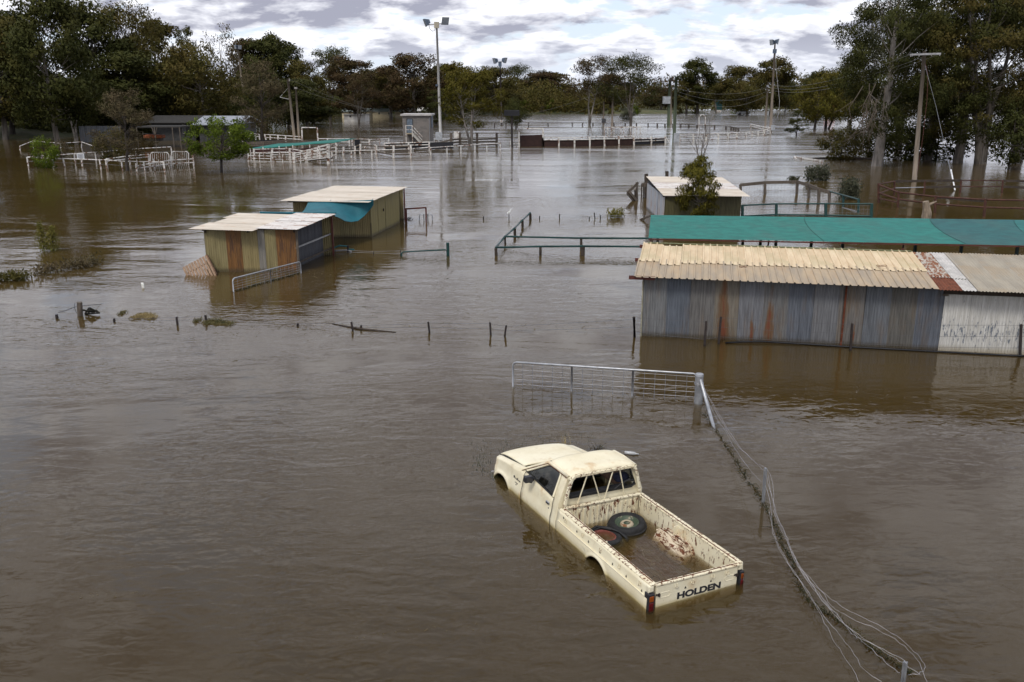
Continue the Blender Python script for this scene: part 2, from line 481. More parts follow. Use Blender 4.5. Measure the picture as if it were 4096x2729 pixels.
    # wheelhouses inside the tray: ribbed, rounded ends, the right one dented
    for s in (-1, 1):
        rows = []
        nv, nu = 40, 30
        for i in range(nv + 1):
            f = i / nv; v = 0.93 + 0.86 * f
            e = (1 - (2 * f - 1) ** 6) ** 0.5
            row = []
            for j in range(nu + 1):
                g = j / nu
                w = 0.29 * (0.75 + 0.25 * e)
                prof = math.sin(min(1, g / 0.42) * math.pi / 2) ** 0.7 if g < 0.42 else 1.0
                z = -0.12 + (0.255 * e) * prof + 0.02
                if g > 0.3: z += 0.017 * e * math.sin((g - 0.3) * 2 * math.pi * 3.6)
                d = math.exp(-((v - 1.22) / 0.17) ** 2 - ((g - 0.38) / 0.16) ** 2)
                z -= 0.05 * d * (1 if s > 0 else 0.2)
                u = W - 0.06 - w * (1 - g) if s > 0 else 0.06 + w * (1 - g)
                row.append((u, v, z))
            rows.append(row)
        if s < 0: rows = rows[::-1]
        wh_ = P('wheelhouse', MB().grid(rows), PAINT_WH, smooth=True)
        for q in (0.06, 0.115, 0.17):      # pressed ribs along its top
            uu = W - 0.06 - q if s > 0 else 0.06 + q
            m = MB(); m.tube([(uu, 0.97, 0.11), (uu, 1.02, 0.158), (uu, 1.15, 0.166 - (0.03 if q > .1 and s > 0 else 0)), (uu, 1.3, 0.166 - (0.035 if q > .1 and s > 0 else 0)), (uu, 1.5, 0.166), (uu, 1.68, 0.158), (uu, 1.75, 0.11)], 0.014, 6); P('rib', m, PAINT_WH, wh_, smooth=True)
        m = MB(); uu = W - 0.10 if s > 0 else 0.10
        m.box((uu, 1.42, 0.20), (0.09, 0.014, 0.22)); m.box((uu + 0.03 * s, 1.35, 0.20), (0.012, 0.14, 0.2))
        P('wall_bracket', m, PAINT_TUB)
    # ---- tailgate with raised letters
    m = MB()
    m.box((CX, 0.0, 0.10), (1.43, 0.05, 0.47))
    tg = P('tailgate', m, PAINT, bevel=0.012)
    m = MB(); m.box((CX, 0.0, 0.345), (1.47, 0.075, 0.034)); P('tailgate_rail', m, PAINT_RAIL, tg, bevel=0.012)
    m = MB(); m.box((CX, 0.0, 0.3645), (1.42, 0.012, 0.008)); P('rail_seam', m, MATS['rail_rust'], tg)
    for su in (0.20, 1.34):      # pressed hand holds
        m = MB(); N_ = 20
        ring = lambda r, rx, y: [(su + rx * math.copysign(1, math.cos(a)) * 0.05 + r * math.cos(a), y, 0.175 + r * math.sin(a)) for a in [2 * math.pi * k / N_ + 0.01 for k in range(N_)]]
        a, b, c = ring(0.045, 1, -0.0262), ring(0.038, 1, -0.031), ring(0.033, 1, -0.0262)
        for q, w in ((a, b), (b, c)):
            for k in range(N_): m.quad(q[k], q[(k+1) % N_], w[(k+1) % N_], w[k])
        P('pressed_hold', m, PAINT, tg, smooth=True)
    for su in (0.075, 1.45):
        m = MB(); m.box((su, -0.03, 0.20), (0.07, 0.02, 0.022)); m.box((su + 0.02, -0.034, 0.192), (0.028, 0.022, 0.05))
        P('tailgate_latch', m, mat('latch_rust', (0.03, 0.02, 0.016), 0.9, 0.4, 20), tg, bevel=0.004)
    for su in (0.38, 0.66, 1.02, 1.28):
        m = MB(); m.tube([(su - 0.02, -0.03, 0.30), (su - 0.025, -0.045, 0.26), (su, -0.045, 0.245), (su + 0.025, -0.045, 0.26), (su + 0.02, -0.03, 0.30)], 0.006, 5)
        P('tie_hook', m, PAINT_RAIL, tg)
    for su in (0.55, 1.0):
        m = MB(); m.poly([(su - 0.018, -0.0275, 0.185), (su + 0.018, -0.0275, 0.185), (su, -0.0275, 0.225)])
        P('punched_hole', m, BLACK, tg, solid=0.004)
    def text(nm, s, size, par, M, m, sx=1.0, ext=0.002, shear=0.0):
        cu = bpy.data.curves.new(nm, 'FONT'); cu.body = s; cu.size = size; cu.extrude = ext; cu.offset = size * 0.042; cu.shear = shear
        cu.align_x = 'CENTER'; cu.align_y = 'CENTER'
        tmp = bpy.data.objects.new(nm + '_c', cu); COL.objects.link(tmp)
        dg = bpy.context.evaluated_depsgraph_get()
        me = bpy.data.meshes.new_from_object(tmp.evaluated_get(dg))
        bpy.data.objects.remove(tmp)
        me.transform(Matrix.Diagonal((sx, 1, 1, 1))); me.transform(M)
        me.materials.clear(); me.materials.append(m)
        o = bpy.data.objects.new(nm, me); link(o, par); return o
    T = Matrix.Translation((0.80, -0.0275, 0.092)) @ Matrix.Rotation(math.pi / 2, 4, 'X')
    text('lettering', 'HOLDEN', 0.135, tg, T, mat('black_lettering', (0.02, 0.02, 0.025), 0.6, 0.3, 20), 1.42)
    # ---- tail lights
    RED = mat('red_lens', (0.11, 0.006, 0.008), 0.3, 0.45, 8); AMB = mat('amber_lens', (0.22, 0.05, 0.006), 0.35, 0.45, 8)
    for s in (-1, 1):
        u = -0.035 if s < 0 else W + 0.035
        u -= 0.02 if s > 0 else 0
        m = MB(); m.box((u, 0.01, 0.085), (0.10 if s < 0 else 0.075, 0.12, 0.31))
        tl = P('tail_light', m, DARKPL, bevel=0.012)
        m = MB(); m.box((u + 0.004 * s, 0.0, 0.165), (0.078 if s < 0 else 0.055, 0.11, 0.09)); P('amber_lens', m, AMB, tl, bevel=0.01)
        m = MB(); m.box((u + 0.004 * s, 0.0, 0.035), (0.078 if s < 0 else 0.055, 0.11, 0.15)); P('red_lens', m, RED, tl, bevel=0.01)
        m = MB(); m.box((u - 0.01 * s, 0.03, 0.295), (0.09, 0.09, 0.105)); P('corner_post', m, PAINT, bevel=0.02)
    # ---- cab
    def cabu(s, z, v=3.0):
        """tumblehome of the greenhouse"""
        k = max(0, min(1, (z - 0.46) / 0.44))
        o = 0.03 - 0.155 * k ** 1.15
        return side_u(s, o)
    for s in (-1, 1):
        # rear quarter of the cab with its pillar
        rows = []
        for i in range(5):
            v = 2.635 + 0.185 * i / 4
            rows.append([(side_u(s, off(z)) if z < 0.44 else cabu(s, z), v, z) for z in (-0.45, -0.25, -0.1, 0.0, 0.1, 0.2, 0.3, 0.38, 0.44, 0.5, 0.6, 0.7, 0.8, 0.87)])
        if s > 0: rows = rows[::-1]
        P('cab_corner', MB().grid(rows), PAINT_CAB, smooth=True, solid=0.01)
        dr = P('door', panel(s, 2.832, 3.90, -0.45, lambda v: 0.445 + 0.075 * (v - 2.83), None, 12, 12), PAINT_CAB, smooth=True, solid=0.015)
        # window frame and glass
        top_f, top_r = 3.30, 2.84
        pts = [(2.845, 0.47), (2.842, 0.70), (2.85, 0.845), (2.90, 0.875), (3.16, 0.875), (3.26, 0.865), (3.42, 0.775), (3.66, 0.635), (3.885, 0.515)]
        fm = [(cabu(s, z) , v, z) for v, z in pts]
        m = MB(); m.tube(fm, 0.020, 6); P('window_frame', m, PAINT_CAB, dr, smooth=True)
        m = MB(); m.tube([(cabu(s, z) + 0.012 * -s, v, z) for v, z in [(2.875, 0.47), (2.872, 0.70), (2.88, 0.825), (2.92, 0.845), (3.16, 0.846), (3.25, 0.835), (3.42, 0.742), (3.64, 0.612), (3.80, 0.535)]], 0.008, 5); P('window_seal', m, BLACK, dr)
        g = MB(); g.poly([(cabu(s, z) + 0.006 * -s, v, z) for v, z in pts]); P('window_glass', g, GLASS, dr)
        m = MB(); m.tube([(cabu(s, 0.485) + 0.004 * s, 2.86, 0.472), (cabu(s, 0.52) + 0.004 * s, 3.87, 0.535)], 0.014, 6); P('belt_seal', m, BLACK, dr)
        m = MB(); o = side_u(s, 0.058); m.box((o, 2.975, 0.315), (0.02, 0.12, 0.05)); hd = P('door_handle', m, CHROME, dr, bevel=0.008)
        m = MB(); m.box((o + 0.006 * s, 2.975, 0.308), (0.02, 0.095, 0.018)); P('handle_recess', m, DARKPL, hd)
        m = MB(); o2 = side_u(s, 0.064); m.lathe([(0, 0.004), (0.014, 0.004), (0.016, 0)], 10, (o2, 2.93, 0.235), Matrix.Rotation(math.pi / 2 * s, 3, 'Y')); P('door_lock', m, DARKPL, dr)
        # dark cut lines of the door
        for (v, za, zb) in ((2.826, -0.3, 0.45), (3.908, -0.3, 0.50)):
            m = MB(); m.tube([(side_u(s, off(z) + 0.0005), v, z) for z in [za + (zb - za) * q / 10 for q in range(11)]], 0.0045, 4); P('door_gap', m, BLACK, dr)
        # mirror
        if s < 0:
            m = MB(); m.box((-0.165, 3.50, 0.545), (0.15, 0.10, 0.115)); mr = P('door_mirror', m, DARKPL, bevel=0.018)
            m = MB(); m.bar((-0.03, 3.58, 0.50), (-0.12, 3.51, 0.48), 0.05, 0.05); P('mirror_arm', m, DARKPL, mr)
            m = MB(); m.box((-0.165, 3.448, 0.545), (0.125, 0.006, 0.09)); P('mirror_glass', m, mat('mirror_glass', (0.03, 0.032, 0.04), 0.12, 0.05, 4), mr)
        # fender with wheel opening
        fe = P('front_fender', panel(s, 3.916, 5.19, -0.45, lambda v: 0.50 - 0.05 * max(0, v - 3.92) - 0.14 * max(0, (v - 4.05)) if v < 4.2 else 0.465 - 0.145 * (v - 4.2) - 0.12 * max(0, v - 5.0), FA, 36, 12, taper=lambda v: 0.14 * max(0, (v - 4.95) / 0.24) ** 2.2), PAINT_CAB, smooth=True, solid=0.012)
        # shoulder strip from the fender edge in to the hood gap
        rows = []
        for i in range(15):
            v = 3.95 + 1.22 * i / 14
            zt = 0.465 - 0.145 * (v - 4.2) - 0.12 * max(0, v - 5.0) if v >= 4.2 else 0.50 - 0.05 * max(0, v - 3.92) - 0.14 * max(0, v - 4.05)
            tp = 0.14 * max(0, (v - 4.95) / 0.24) ** 2.2
            o0 = off(zt) - tp
            rows.append([(side_u(s, o0 * (1 - q) + (-0.085) * q), v, zt + 0.018 * math.sin(q * math.pi / 2)) for q in (0, 0.25, 0.5, 0.75, 1)])
        if s > 0: rows = rows[::-1]
        P('fender_top', MB().grid(rows), PAINT_CAB, fe, smooth=True, solid=0.01)
        # dark inner wheel arch and wheel
        for (vc, zc, r), nm in ((RA, 'rear'), (FA, 'front')):
            m = MB(); uu = side_u(s, 0.02); ui = side_u(s, -0.25)
            arc = [(math.cos(a), math.sin(a)) for a in [math.pi * k / 12 for k in range(13)]]
            m.grid([[(uu, vc + (r + 0.02) * cx, zc + (r + 0.02) * cz), (ui, vc + (r + 0.02) * cx, zc + (r + 0.02) * cz)] for cx, cz in arc])
            m.poly([(ui, vc + (r + 0.02) * cx, zc + (r + 0.02) * cz) for cx, cz in arc])
            P('wheel_well', m, mat('wheel_well_dirt', (0.03, 0.025, 0.015), 0.95, 0.3, 8))
            Rw = Matrix.Rotation(math.pi / 2, 3, 'Y')
            m = MB(); m.lathe([(0.18, -0.07), (0.27, -0.085), (0.305, -0.06), (0.31, 0.0), (0.305, 0.06), (0.27, 0.085), (0.18, 0.07)], 24, (side_u(s, -0.10), vc, zc - 0.07), Rw)
            wh = P('wheel', m, BLACK, smooth=True)
            m = MB(); m.lathe([(0.02, 0.05), (0.10, 0.06), (0.15, 0.02), (0.185, 0.06), (0.185, -0.06)], 20, (side_u(s, -0.10), vc, zc - 0.07), Rw); P('wheel_rim', m, CHROME, wh, smooth=True)
    # hood
    rows = []
    for i in range(17):
        f = i / 16; v = 4.17 + 1.01 * f
        z0 = 0.483 - 0.10 * f - 0.055 * f ** 6
        inset = 0.10 + 0.02 * f
        row = []
        for j in range(17):
            g = j / 16; u = inset + (W - 2 * inset) * g
            e = abs(2 * g - 1)
            row.append((u, v + 0.045 * (1 - e * e) * f - (0.06 * (1 - e * e)) * (1 - f), z0 + 0.022 * (1 - e ** 2.5) - 0.012 * e ** 12))
        rows.append(row)
    P('hood', MB().grid(rows[::-1]), PAINT_ROOF, smooth=True, solid=0.02)
    for s in (-1, 1):
        m = MB(); m.tube([(side_u(s, -0.091), 4.17 + 1.0 * q / 6, 0.468 - 0.10 * q / 6 - 0.055 * (q / 6) ** 6) for q in range(7)], 0.011, 5)
        P('hood_gap', m, BLACK)
    # cowl between hood and windscreen
    rows = [[(0.05 + 1.44 * g, 4.02 + q * 0.13 - 0.05 * (2 * g - 1) ** 2 * (1 if q else 0.4), 0.463 + 0.012 * q * 0 + 0.015 * (1 - (2 * g - 1) ** 2)) for g in [k / 12 for k in range(13)]] for q in (0, 0.5, 1.2)]
    P('cowl', MB().grid(rows[::-1]), PAINT_CAB, smooth=True)
    for (a, b) in (((0.45, 4.10, 0.50), (0.16, 3.93, 0.535)), ((1.02, 4.12, 0.505), (0.66, 3.98, 0.525))):
        m = MB(); m.tube([a, ((a[0]+b[0])/2, (a[1]+b[1])/2, (a[2]+b[2])/2 + 0.02), b], 0.007, 5); m.tube([(a[0]-0.03, a[1]-0.03, a[2]+0.01), (b[0]-0.04, b[1]-0.02, b[2])], 0.005, 5)
        P('wiper', m, BLACK)
    # nose
    m = MB(); rows = []
    for q, (v, z) in enumerate(((5.19, 0.33), (5.225, 0.26), (5.235, 0.12), (5.23, -0.1), (5.20, -0.45))):
        rows.append([(-0.0 + W * g, v - 0.13 * abs(2 * g - 1) ** 5, z) for g in [k / 16 for k in range(17)]])
    P('nose_panel', m.grid(rows), PAINT_CAB, smooth=True, solid=0.02)
    m = MB()
    for k in range(5): m.box((CX, 5.24, 0.08 + k * 0.035), (0.85, 0.02, 0.014))
    P('grille', m, DARKPL)
    for s in (-1, 1):
        m = MB(); m.box((CX + s * 0.56, 5.205, 0.15), (0.22, 0.05, 0.14)); hl = P('headlight', m, mat('headlight_lens', (0.5, 0.5, 0.48), 0.15, 0.1, 5), bevel=0.01)
    m = MB(); m.box((CX, 5.27, -0.09), (1.66, 0.10, 0.14)); P('front_bumper', m, CHROME, bevel=0.03)
    # roof: crowned, with a rounded rear edge and a slight dish
    rows = []
    for i in range(19):
        f = i / 18; v = 2.60 + 0.70 * f
        row = []
        for j in range(25):
            g = j / 24; e = 2 * g - 1
            half = 0.655 - 0.012 * f
            z = 0.872 + 0.10 * (1 - abs(e) ** 3.2) ** 0.55 * 0.95
            z -= 0.05 * max(0, (0.16 - f) / 0.16) ** 2 + 0.028 * max(0, (f - 0.72) / 0.28) ** 2
            z -= 0.012 * math.exp(-((f - 0.5) / 0.25) ** 2 - (e / 0.5) ** 2)
            row.append((CX + half * math.copysign(abs(e) ** 0.92, e), v, z))
        rows.append(row)
    P('roof', MB().grid(rows[::-1]), PAINT_ROOF, smooth=True, solid=0.02)
    for s in (-1, 1):
        m = MB(); m.tube([(CX + s * 0.65, 2.62, 0.885), (CX + s * 0.652, 3.0, 0.897), (CX + s * 0.645, 3.29, 0.885), (CX + s * 0.71, 3.70, 0.665), (CX + s * 0.765, 4.06, 0.465)], [0.028, 0.03, 0.032, 0.03, 0.03], 8)
        P('roof_pillar', m, PAINT_CAB, smooth=True)
        m = MB(); m.tube([(CX + s * 0.683, 2.64, 0.872), (CX + s * 0.686, 3.0, 0.884), (CX + s * 0.678, 3.29, 0.872), (CX + s * 0.742, 3.70, 0.652), (CX + s * 0.79, 4.02, 0.478)], 0.0055, 5)
        P('roof_gutter', m, MATS['rail_rust'])
    # windscreen
    rows = [[(CX + (0.64 + 0.10 * q) * (2 * g - 1), 3.31 + 0.74 * q + 0.05 * (1 - (2 * g - 1) ** 2), 0.905 - 0.425 * q) for g in [k / 8 for k in range(9)]] for q in (0, 0.5, 1)]
    P('windscreen', MB().grid(rows[::-1]), glass_mat('clear_windscreen', (0.75, 0.78, 0.74), 0.1), smooth=True)
    # rear panel of the cab with its empty window opening
    def rrect(u0, u1, z0, z1, r, n=6, tl=0.0):
        pts = []
        for (cx, cz, a0) in ((u1 - r, z0 + r, -90), (u1 - r - tl, z1 - r, 0), (u0 + r + tl, z1 - r, 90), (u0 + r, z0 + r, 180)):
            for k in range(n + 1):
                a = math.radians(a0 + 90 * k / n); pts.append((cx + r * math.cos(a), cz + r * math.sin(a)))
        return pts
    oc = rrect(-0.03, W + 0.03, -0.45, 0.925, 0.06, tl=0.135)
    side_ = [(0.05, 0.44), (0.0, 0.58), (-0.06, 0.74), (-0.10, 0.85), (-0.15, 0.905), (-0.22, 0.925), (-0.32, 0.93)]
    oc[7:14] = [(W + a, b) for a, b in side_]; oc[14:21] = [(-a, b) for a, b in side_[::-1]]
    # outer outline follows the cab section
    inn = rrect(0.13, W - 0.13, 0.535, 0.855, 0.07, tl=0.075)
    m = MB(); nn = len(oc)
    for k in range(nn):
        a, b, c, d = oc[k], oc[(k+1) % nn], inn[(k+1) % nn], inn[k]
        m.quad((a[0], 2.628, a[1]), (b[0], 2.628, b[1]), (c[0], 2.622, c[1]), (d[0], 2.622, d[1]))
    P('cab_rear_panel', m, PAINT_CAB, solid=0.012)
    m = MB(); m.tube([(p_[0], 2.615, p_[1]) for p_ in inn], 0.013, 5, closed=True); P('rear_window_seal', m, BLACK)
    m = MB(); m.box((CX - 0.02, 2.60, 0.528), (1.22, 0.03, 0.035)); m.tube([(1.0, 2.595, 0.53), (1.12, 2.58, 0.62), (1.25, 2.575, 0.665), (1.38, 2.585, 0.635), (1.42, 2.595, 0.56), (1.33, 2.60, 0.525)], 0.016, 6)
    P('hanging_seal', m, BLACK)
    # ladder hoop behind the cab with its slanted bars
    hp = [(0.035, 0.40), (0.10, 0.70), (0.155, 0.86), (0.22, 0.905), (1.32, 0.905), (1.385, 0.86), (1.44, 0.70), (1.505, 0.40)]
    m = MB()
    for (a, b) in zip(hp, hp[1:]): m.bar((a[0], 2.575, a[1]), (b[0], 2.575, b[1]), 0.045, 0.05)
    hoop = P('rear_hoop', m, PAINT_RAIL, bevel=0.008)
    for (ua, ub) in ((0.28, 0.44), (0.72, 0.54), (0.80, 0.94), (1.20, 1.07)):
        m = MB(); m.tube([(ua, 2.572, 0.40), (ub, 2.572, 0.89)], 0.011, 6); P('hoop_bar', m, PAINT, hoop)
    # interior
    m = MB(); m.box((CX, 2.84, 0.20), (1.32, 0.14, 0.54), Matrix.Rotation(-0.12, 3, 'X')); P('seat_back', m, UPH, bevel=0.05)
    m = MB(); m.box((CX, 3.10, -0.02), (1.32, 0.5, 0.16)); P('seat_cushion', m, UPH, bevel=0.04)
    m = MB(); m.box((CX, 3.88, 0.34), (1.42, 0.34, 0.25)); P('dashboard', m, DARKPL, bevel=0.05)
    m = MB(); Rs = Matrix.Rotation(math.radians(-62), 3, 'X'); cs = Vector((1.10, 3.55, 0.46))
    m.tube([cs + Rs @ Vector((0.19 * math.cos(a), 0.19 * math.sin(a), 0)) for a in [2 * math.pi * k / 20 for k in range(20)]], 0.016, 6, closed=True)
    for a in (0, math.pi, -math.pi / 2): m.tube([cs, cs + Rs @ Vector((0.18 * math.cos(a), 0.18 * math.sin(a), 0))], 0.014, 5)
    sw = P('steering_wheel', m, BLACK, smooth=True)
    m = MB(); m.lathe([(0, 0.03), (0.05, 0.03), (0.06, -0.02)], 12, cs, Rs); P('wheel_hub', m, mat('bare_metal', (0.35, 0.33, 0.3), 0.5, 0.4, 9, metal=0.5), sw)
    m = MB(); m.box((1.30, 2.86, 0.60), (0.26, 0.18, 0.14)); P('head_cushion', m, mat('navy_cloth', (0.035, 0.04, 0.075), 0.95, 0.4, 9), bevel=0.05)
    m = MB(); m.box((0.34, 3.86, 0.52), (0.34, 0.06, 0.16), Matrix.Rotation(-0.5, 3, 'X')); P('dash_panel', m, mat('dash_grey', (0.12, 0.12, 0.11), 0.7, 0.3, 9), bevel=0.01)
    m = MB(); m.box((1.40, 3.3, 0.5), (0.02, 0.7, 0.4)); P('door_trim', m, mat('faded_brown_trim', (0.22, 0.13, 0.09), 0.9, 0.3, 7), bevel=0.01)
    # badge on the left fender
    T = Matrix.Translation((-0.0595, 4.135, 0.262)) @ Matrix.Rotation(-math.pi / 2, 4, 'Z') @ Matrix.Rotation(math.pi / 2, 4, 'X')
    text('badge', 'Rodeo', 0.088, root, T, MATS['black_lettering'], 1.15, 0.003, 0.15)
    T = Matrix.Translation((-0.0735, 4.13, 0.192)) @ Matrix.Rotation(-math.pi / 2, 4, 'Z') @ Matrix.Rotation(math.pi / 2, 4, 'X')
    m = MB()
    for k, dv in enumerate((-0.05, -0.02, 0.01, 0.04)):
        m.box((-0.071, 4.13 + dv, 0.196), (0.006, 0.02, 0.022))
    m.box((-0.079, 4.12, 0.168), (0.006, 0.035, 0.02))
    P('badge_plate', m, MATS['black_lettering'])
    return root, Mz
UTE, UTE_M = build_ute()
def U(u, v, z):
    return UTE.location + UTE_M @ Vector((u, v, z))

# things lying in the tray
def spare_tyre(c, r, tilt, rimmat, label, rim_r, flat=1.0):
    e = empty('spare_tyre', c, label, 'tyre')
    e.rotation_euler = (Matrix.Rotation(tilt[0], 3, 'X') @ Matrix.Rotation(tilt[1], 3, 'Y')).to_euler()
    m = MB(); w = 0.10
    prof = [(r * 0.63, w * 0.72), (r * 0.72, w * 0.95), (r * 0.86, w), (r * 0.95, w * 0.8), (r, w * 0.45), (r, -w * 0.45), (r * 0.95, -w * 0.8), (r * 0.86, -w), (r * 0.72, -w * 0.95), (r * 0.63, -w * 0.72)]
    obj('tyre', m.lathe(prof, 36), mat('weathered_tyre', (0.018, 0.018, 0.019), 0.75, 0.5, 14, bump=0.2, bsc=60), e, local=True, smooth=True)
    m = MB(); m.tube([(r * 0.985 * math.cos(a), r * 0.985 * math.sin(a), 0) for a in [2*math.pi*k/36 for k in range(36)]], 0.022, 4, closed=True)
    obj('tread', m, MATS['weathered_tyre'], e, local=True)
    return e
def wheel_rim(e, m_, r, depth, hole=0.05):
    m = MB(); m.lathe([(r, 0.075), (r * 0.93, 0.085), (r * 0.88, depth + 0.02), (r * 0.62, depth), (r * 0.5, depth + 0.02), (r * 0.42, depth + 0.025), (hole, depth + 0.02), (hole * 0.9, depth - 0.06)], 32)
    return obj('rim', m, m_, e, local=True, smooth=True)
t1 = spare_tyre(U(1.03, 2.20, 0.035), 0.315, (0.06, -0.05), None, 'black tyre on a green-stained rim, beside the cab in the tray', 0.2)
wheel_rim(t1, rusty('mossy_rim', (0.05, 0.075, 0.045), (0.30, 0.26, 0.19), 0.5, 6, edge=0.1), 0.2, 0.015, 0.045)
m = MB(); m.lathe([(0.055, 0.055), (0.085, 0.065), (0.105, 0.05), (0.115, 0.03)], 24)
obj('hub_ring', m, rusty('pale_hub', (0.45, 0.38, 0.27), (0.2, 0.09, 0.04), 0.5, 9), t1, local=True, smooth=True)
t2 = spare_tyre(U(0.50, 2.06, -0.045), 0.30, (-0.03, 0.10), None, 'black tyre with rust-red rim, half under water in the tray', 0.2)
wheel_rim(t2, rusty('red_rust_rim', (0.22, 0.06, 0.045), (0.09, 0.03, 0.02), 0.5, 6), 0.195, -0.05, 0.13)
m = MB(); m.tube([U(0.36, 2.26, 0.055), U(0.50, 2.30, 0.075), U(0.66, 2.20, 0.07), U(0.77, 2.02, 0.055), U(0.80, 1.88, 0.02), U(0.80, 1.82, -0.03)], 0.022, 6)
m.tube([U(0.40, 2.24, 0.05), U(0.55, 2.26, 0.068), U(0.70, 2.13, 0.06), U(0.82, 1.95, 0.03), U(0.85, 1.86, -0.02)], 0.016, 6)
single('rubber_hose', m, BLACK, 'limp black rubber hose draped over the half-sunk tyre', 'hose', smooth=True)
m = MB()
def wig(p0, p1, n, amp, z):
    o = []
    for k in range(n + 1):
        f = k / n
        o.append(U(p0[0] + (p1[0]-p0[0]) * f + amp * math.sin(f * 7 + p0[0] * 9), p0[1] + (p1[1]-p0[1]) * f + amp * 0.5 * math.cos(f * 6), z + 0.004 * math.sin(f * 11)))
    return o
m.tube(wig((0.30, 1.42), (0.82, 1.52), 12, 0.03, -0.015), 0.0045, 4)
m.tube(wig((0.82, 1.52), (0.70, 0.98), 12, 0.03, 0.004), 0.005, 4)
m.tube(wig((0.82, 1.50), (0.93, 1.28), 8, 0.03, 0.0), 0.004, 4)
for k in range(10):
    a = U(0.70 + random.uniform(-.02, .02), 0.98 + random.uniform(-.03, .03), 0.004)
    m.tube([a, a + Vector((random.uniform(-.06, .06), random.uniform(-.06, .06), 0.01))], 0.003, 3)
single('rope', m, mat('straw_rope', (0.22, 0.16, 0.07), 0.95, 0.3, 30), 'frayed straw-coloured rope floating in the water of the tray', 'rope')
m = MB(); cc = U(0.62, 0.20, 0.05)
m.lathe([(0.001, -0.02), (0.10, -0.02), (0.115, 0.0), (0.115, 0.03), (0.105, 0.03), (0.10, 0.0)], 20, cc, Matrix.Rotation(0.25, 3, 'X'))
single('rusty_lid', m, mat('lid_rust', (0.20, 0.06, 0.03), 0.9, 0.4, 12), 'round rusty lid lying in the tray against the tailgate', 'lid', loc=cc, smooth=True)
m = MB()
m.tube([U(0.02, 0.16, 0.37), U(0.10, 0.10, 0.41), U(0.14, 0.03, 0.40), U(0.08, 0.02, 0.375)], 0.0018, 4); m.tube([U(0.04, 0.1, 0.37), U(0.12, 0.14, 0.42), U(0.16, 0.06, 0.385)], 0.0018, 4)
single('tie_wire', m, BLACK, 'loose curl of tie wire on the rear left tray corner', 'wire')
# ------------------------------------------------------------------ sheet metal
def wave_profile(w, period, amp, kind):
    """offsets (x, y) across a sheet"""
    pts = []
    if kind == 'sine':
        n = max(4, int(round(w / period * 6)))
        pts = [(w * i / n, amp * math.sin(2 * math.pi * (w * i / n) / period)) for i in range(n + 1)]
    else:      # flat pans with narrow raised ribs
        k = int(round(w / period))
        for i in range(k):
            x = i * w / k; p = w / k
            pts += [(x, 0), (x + 0.012, amp), (x + 0.045, amp), (x + 0.062, 0), (x + p - 0.001, 0)]
        pts.append((w, 0))
    return pts
SHEETS = {}
def sheet(name, parent, org, du, dv, w, h, m, period=0.076, amp=0.009, kind='sine', rows=1, warp=0.0, key=None):
    """one corrugated sheet; du along its width, dv up its length; normal = du x dv turned outwards"""
    k = (round(w, 3), round(h, 3), period, amp, kind, m.name, rows)
    if k in SHEETS: me = SHEETS[k]
    else:
        prof = wave_profile(w, period, amp, kind)
        P = [[(x, -y, h * j / rows) for j in range(rows + 1)] for x, y in prof]
        mb = MB().grid(P)
        me = bpy.data.meshes.new(name); me.from_pydata(mb.v, [], mb.f); me.update(); me.materials.append(m)
        if kind == 'sine': me.polygons.foreach_set("use_smooth", [True] * len(me.polygons))
        SHEETS[k] = me
    o = bpy.data.objects.new(name, me)
    du = Vector(du).normalized(); dv = Vector(dv); dv = (dv - du * dv.dot(du)).normalized(); nn = dv.cross(du)
    M = Matrix((du, nn, dv)).transposed().to_4x4()
    if 'wall' in name:      # sheets never hang quite true
        M = M @ Matrix.Rotation(random.uniform(-.006, .006), 4, 'Y') @ Matrix.Rotation(random.uniform(-.012, .012), 4, 'Z')
        org = Vector(org) - nn * random.uniform(0, .012)
    M.translation = Vector(org) - (parent.location if parent else Vector((0, 0, 0)))
    link(o, parent); o.matrix_local = M
    return o
def silt(t, c, z0):
    """wet, silt-stained band where the sheet stands in the flood"""
    sz = t.n('ShaderNodeSeparateXYZ'); t.L.new(t.tc.outputs['Object'], sz.inputs[0])
    zz = t.math('ADD', sz.outputs[2], t.math('MULTIPLY', t.noise(7, 5), -0.16))
    return t.mix(t.mapr(zz, z0 + 0.10, z0 - 0.04, 0, 0.7), c, (0.055, 0.04, 0.02))
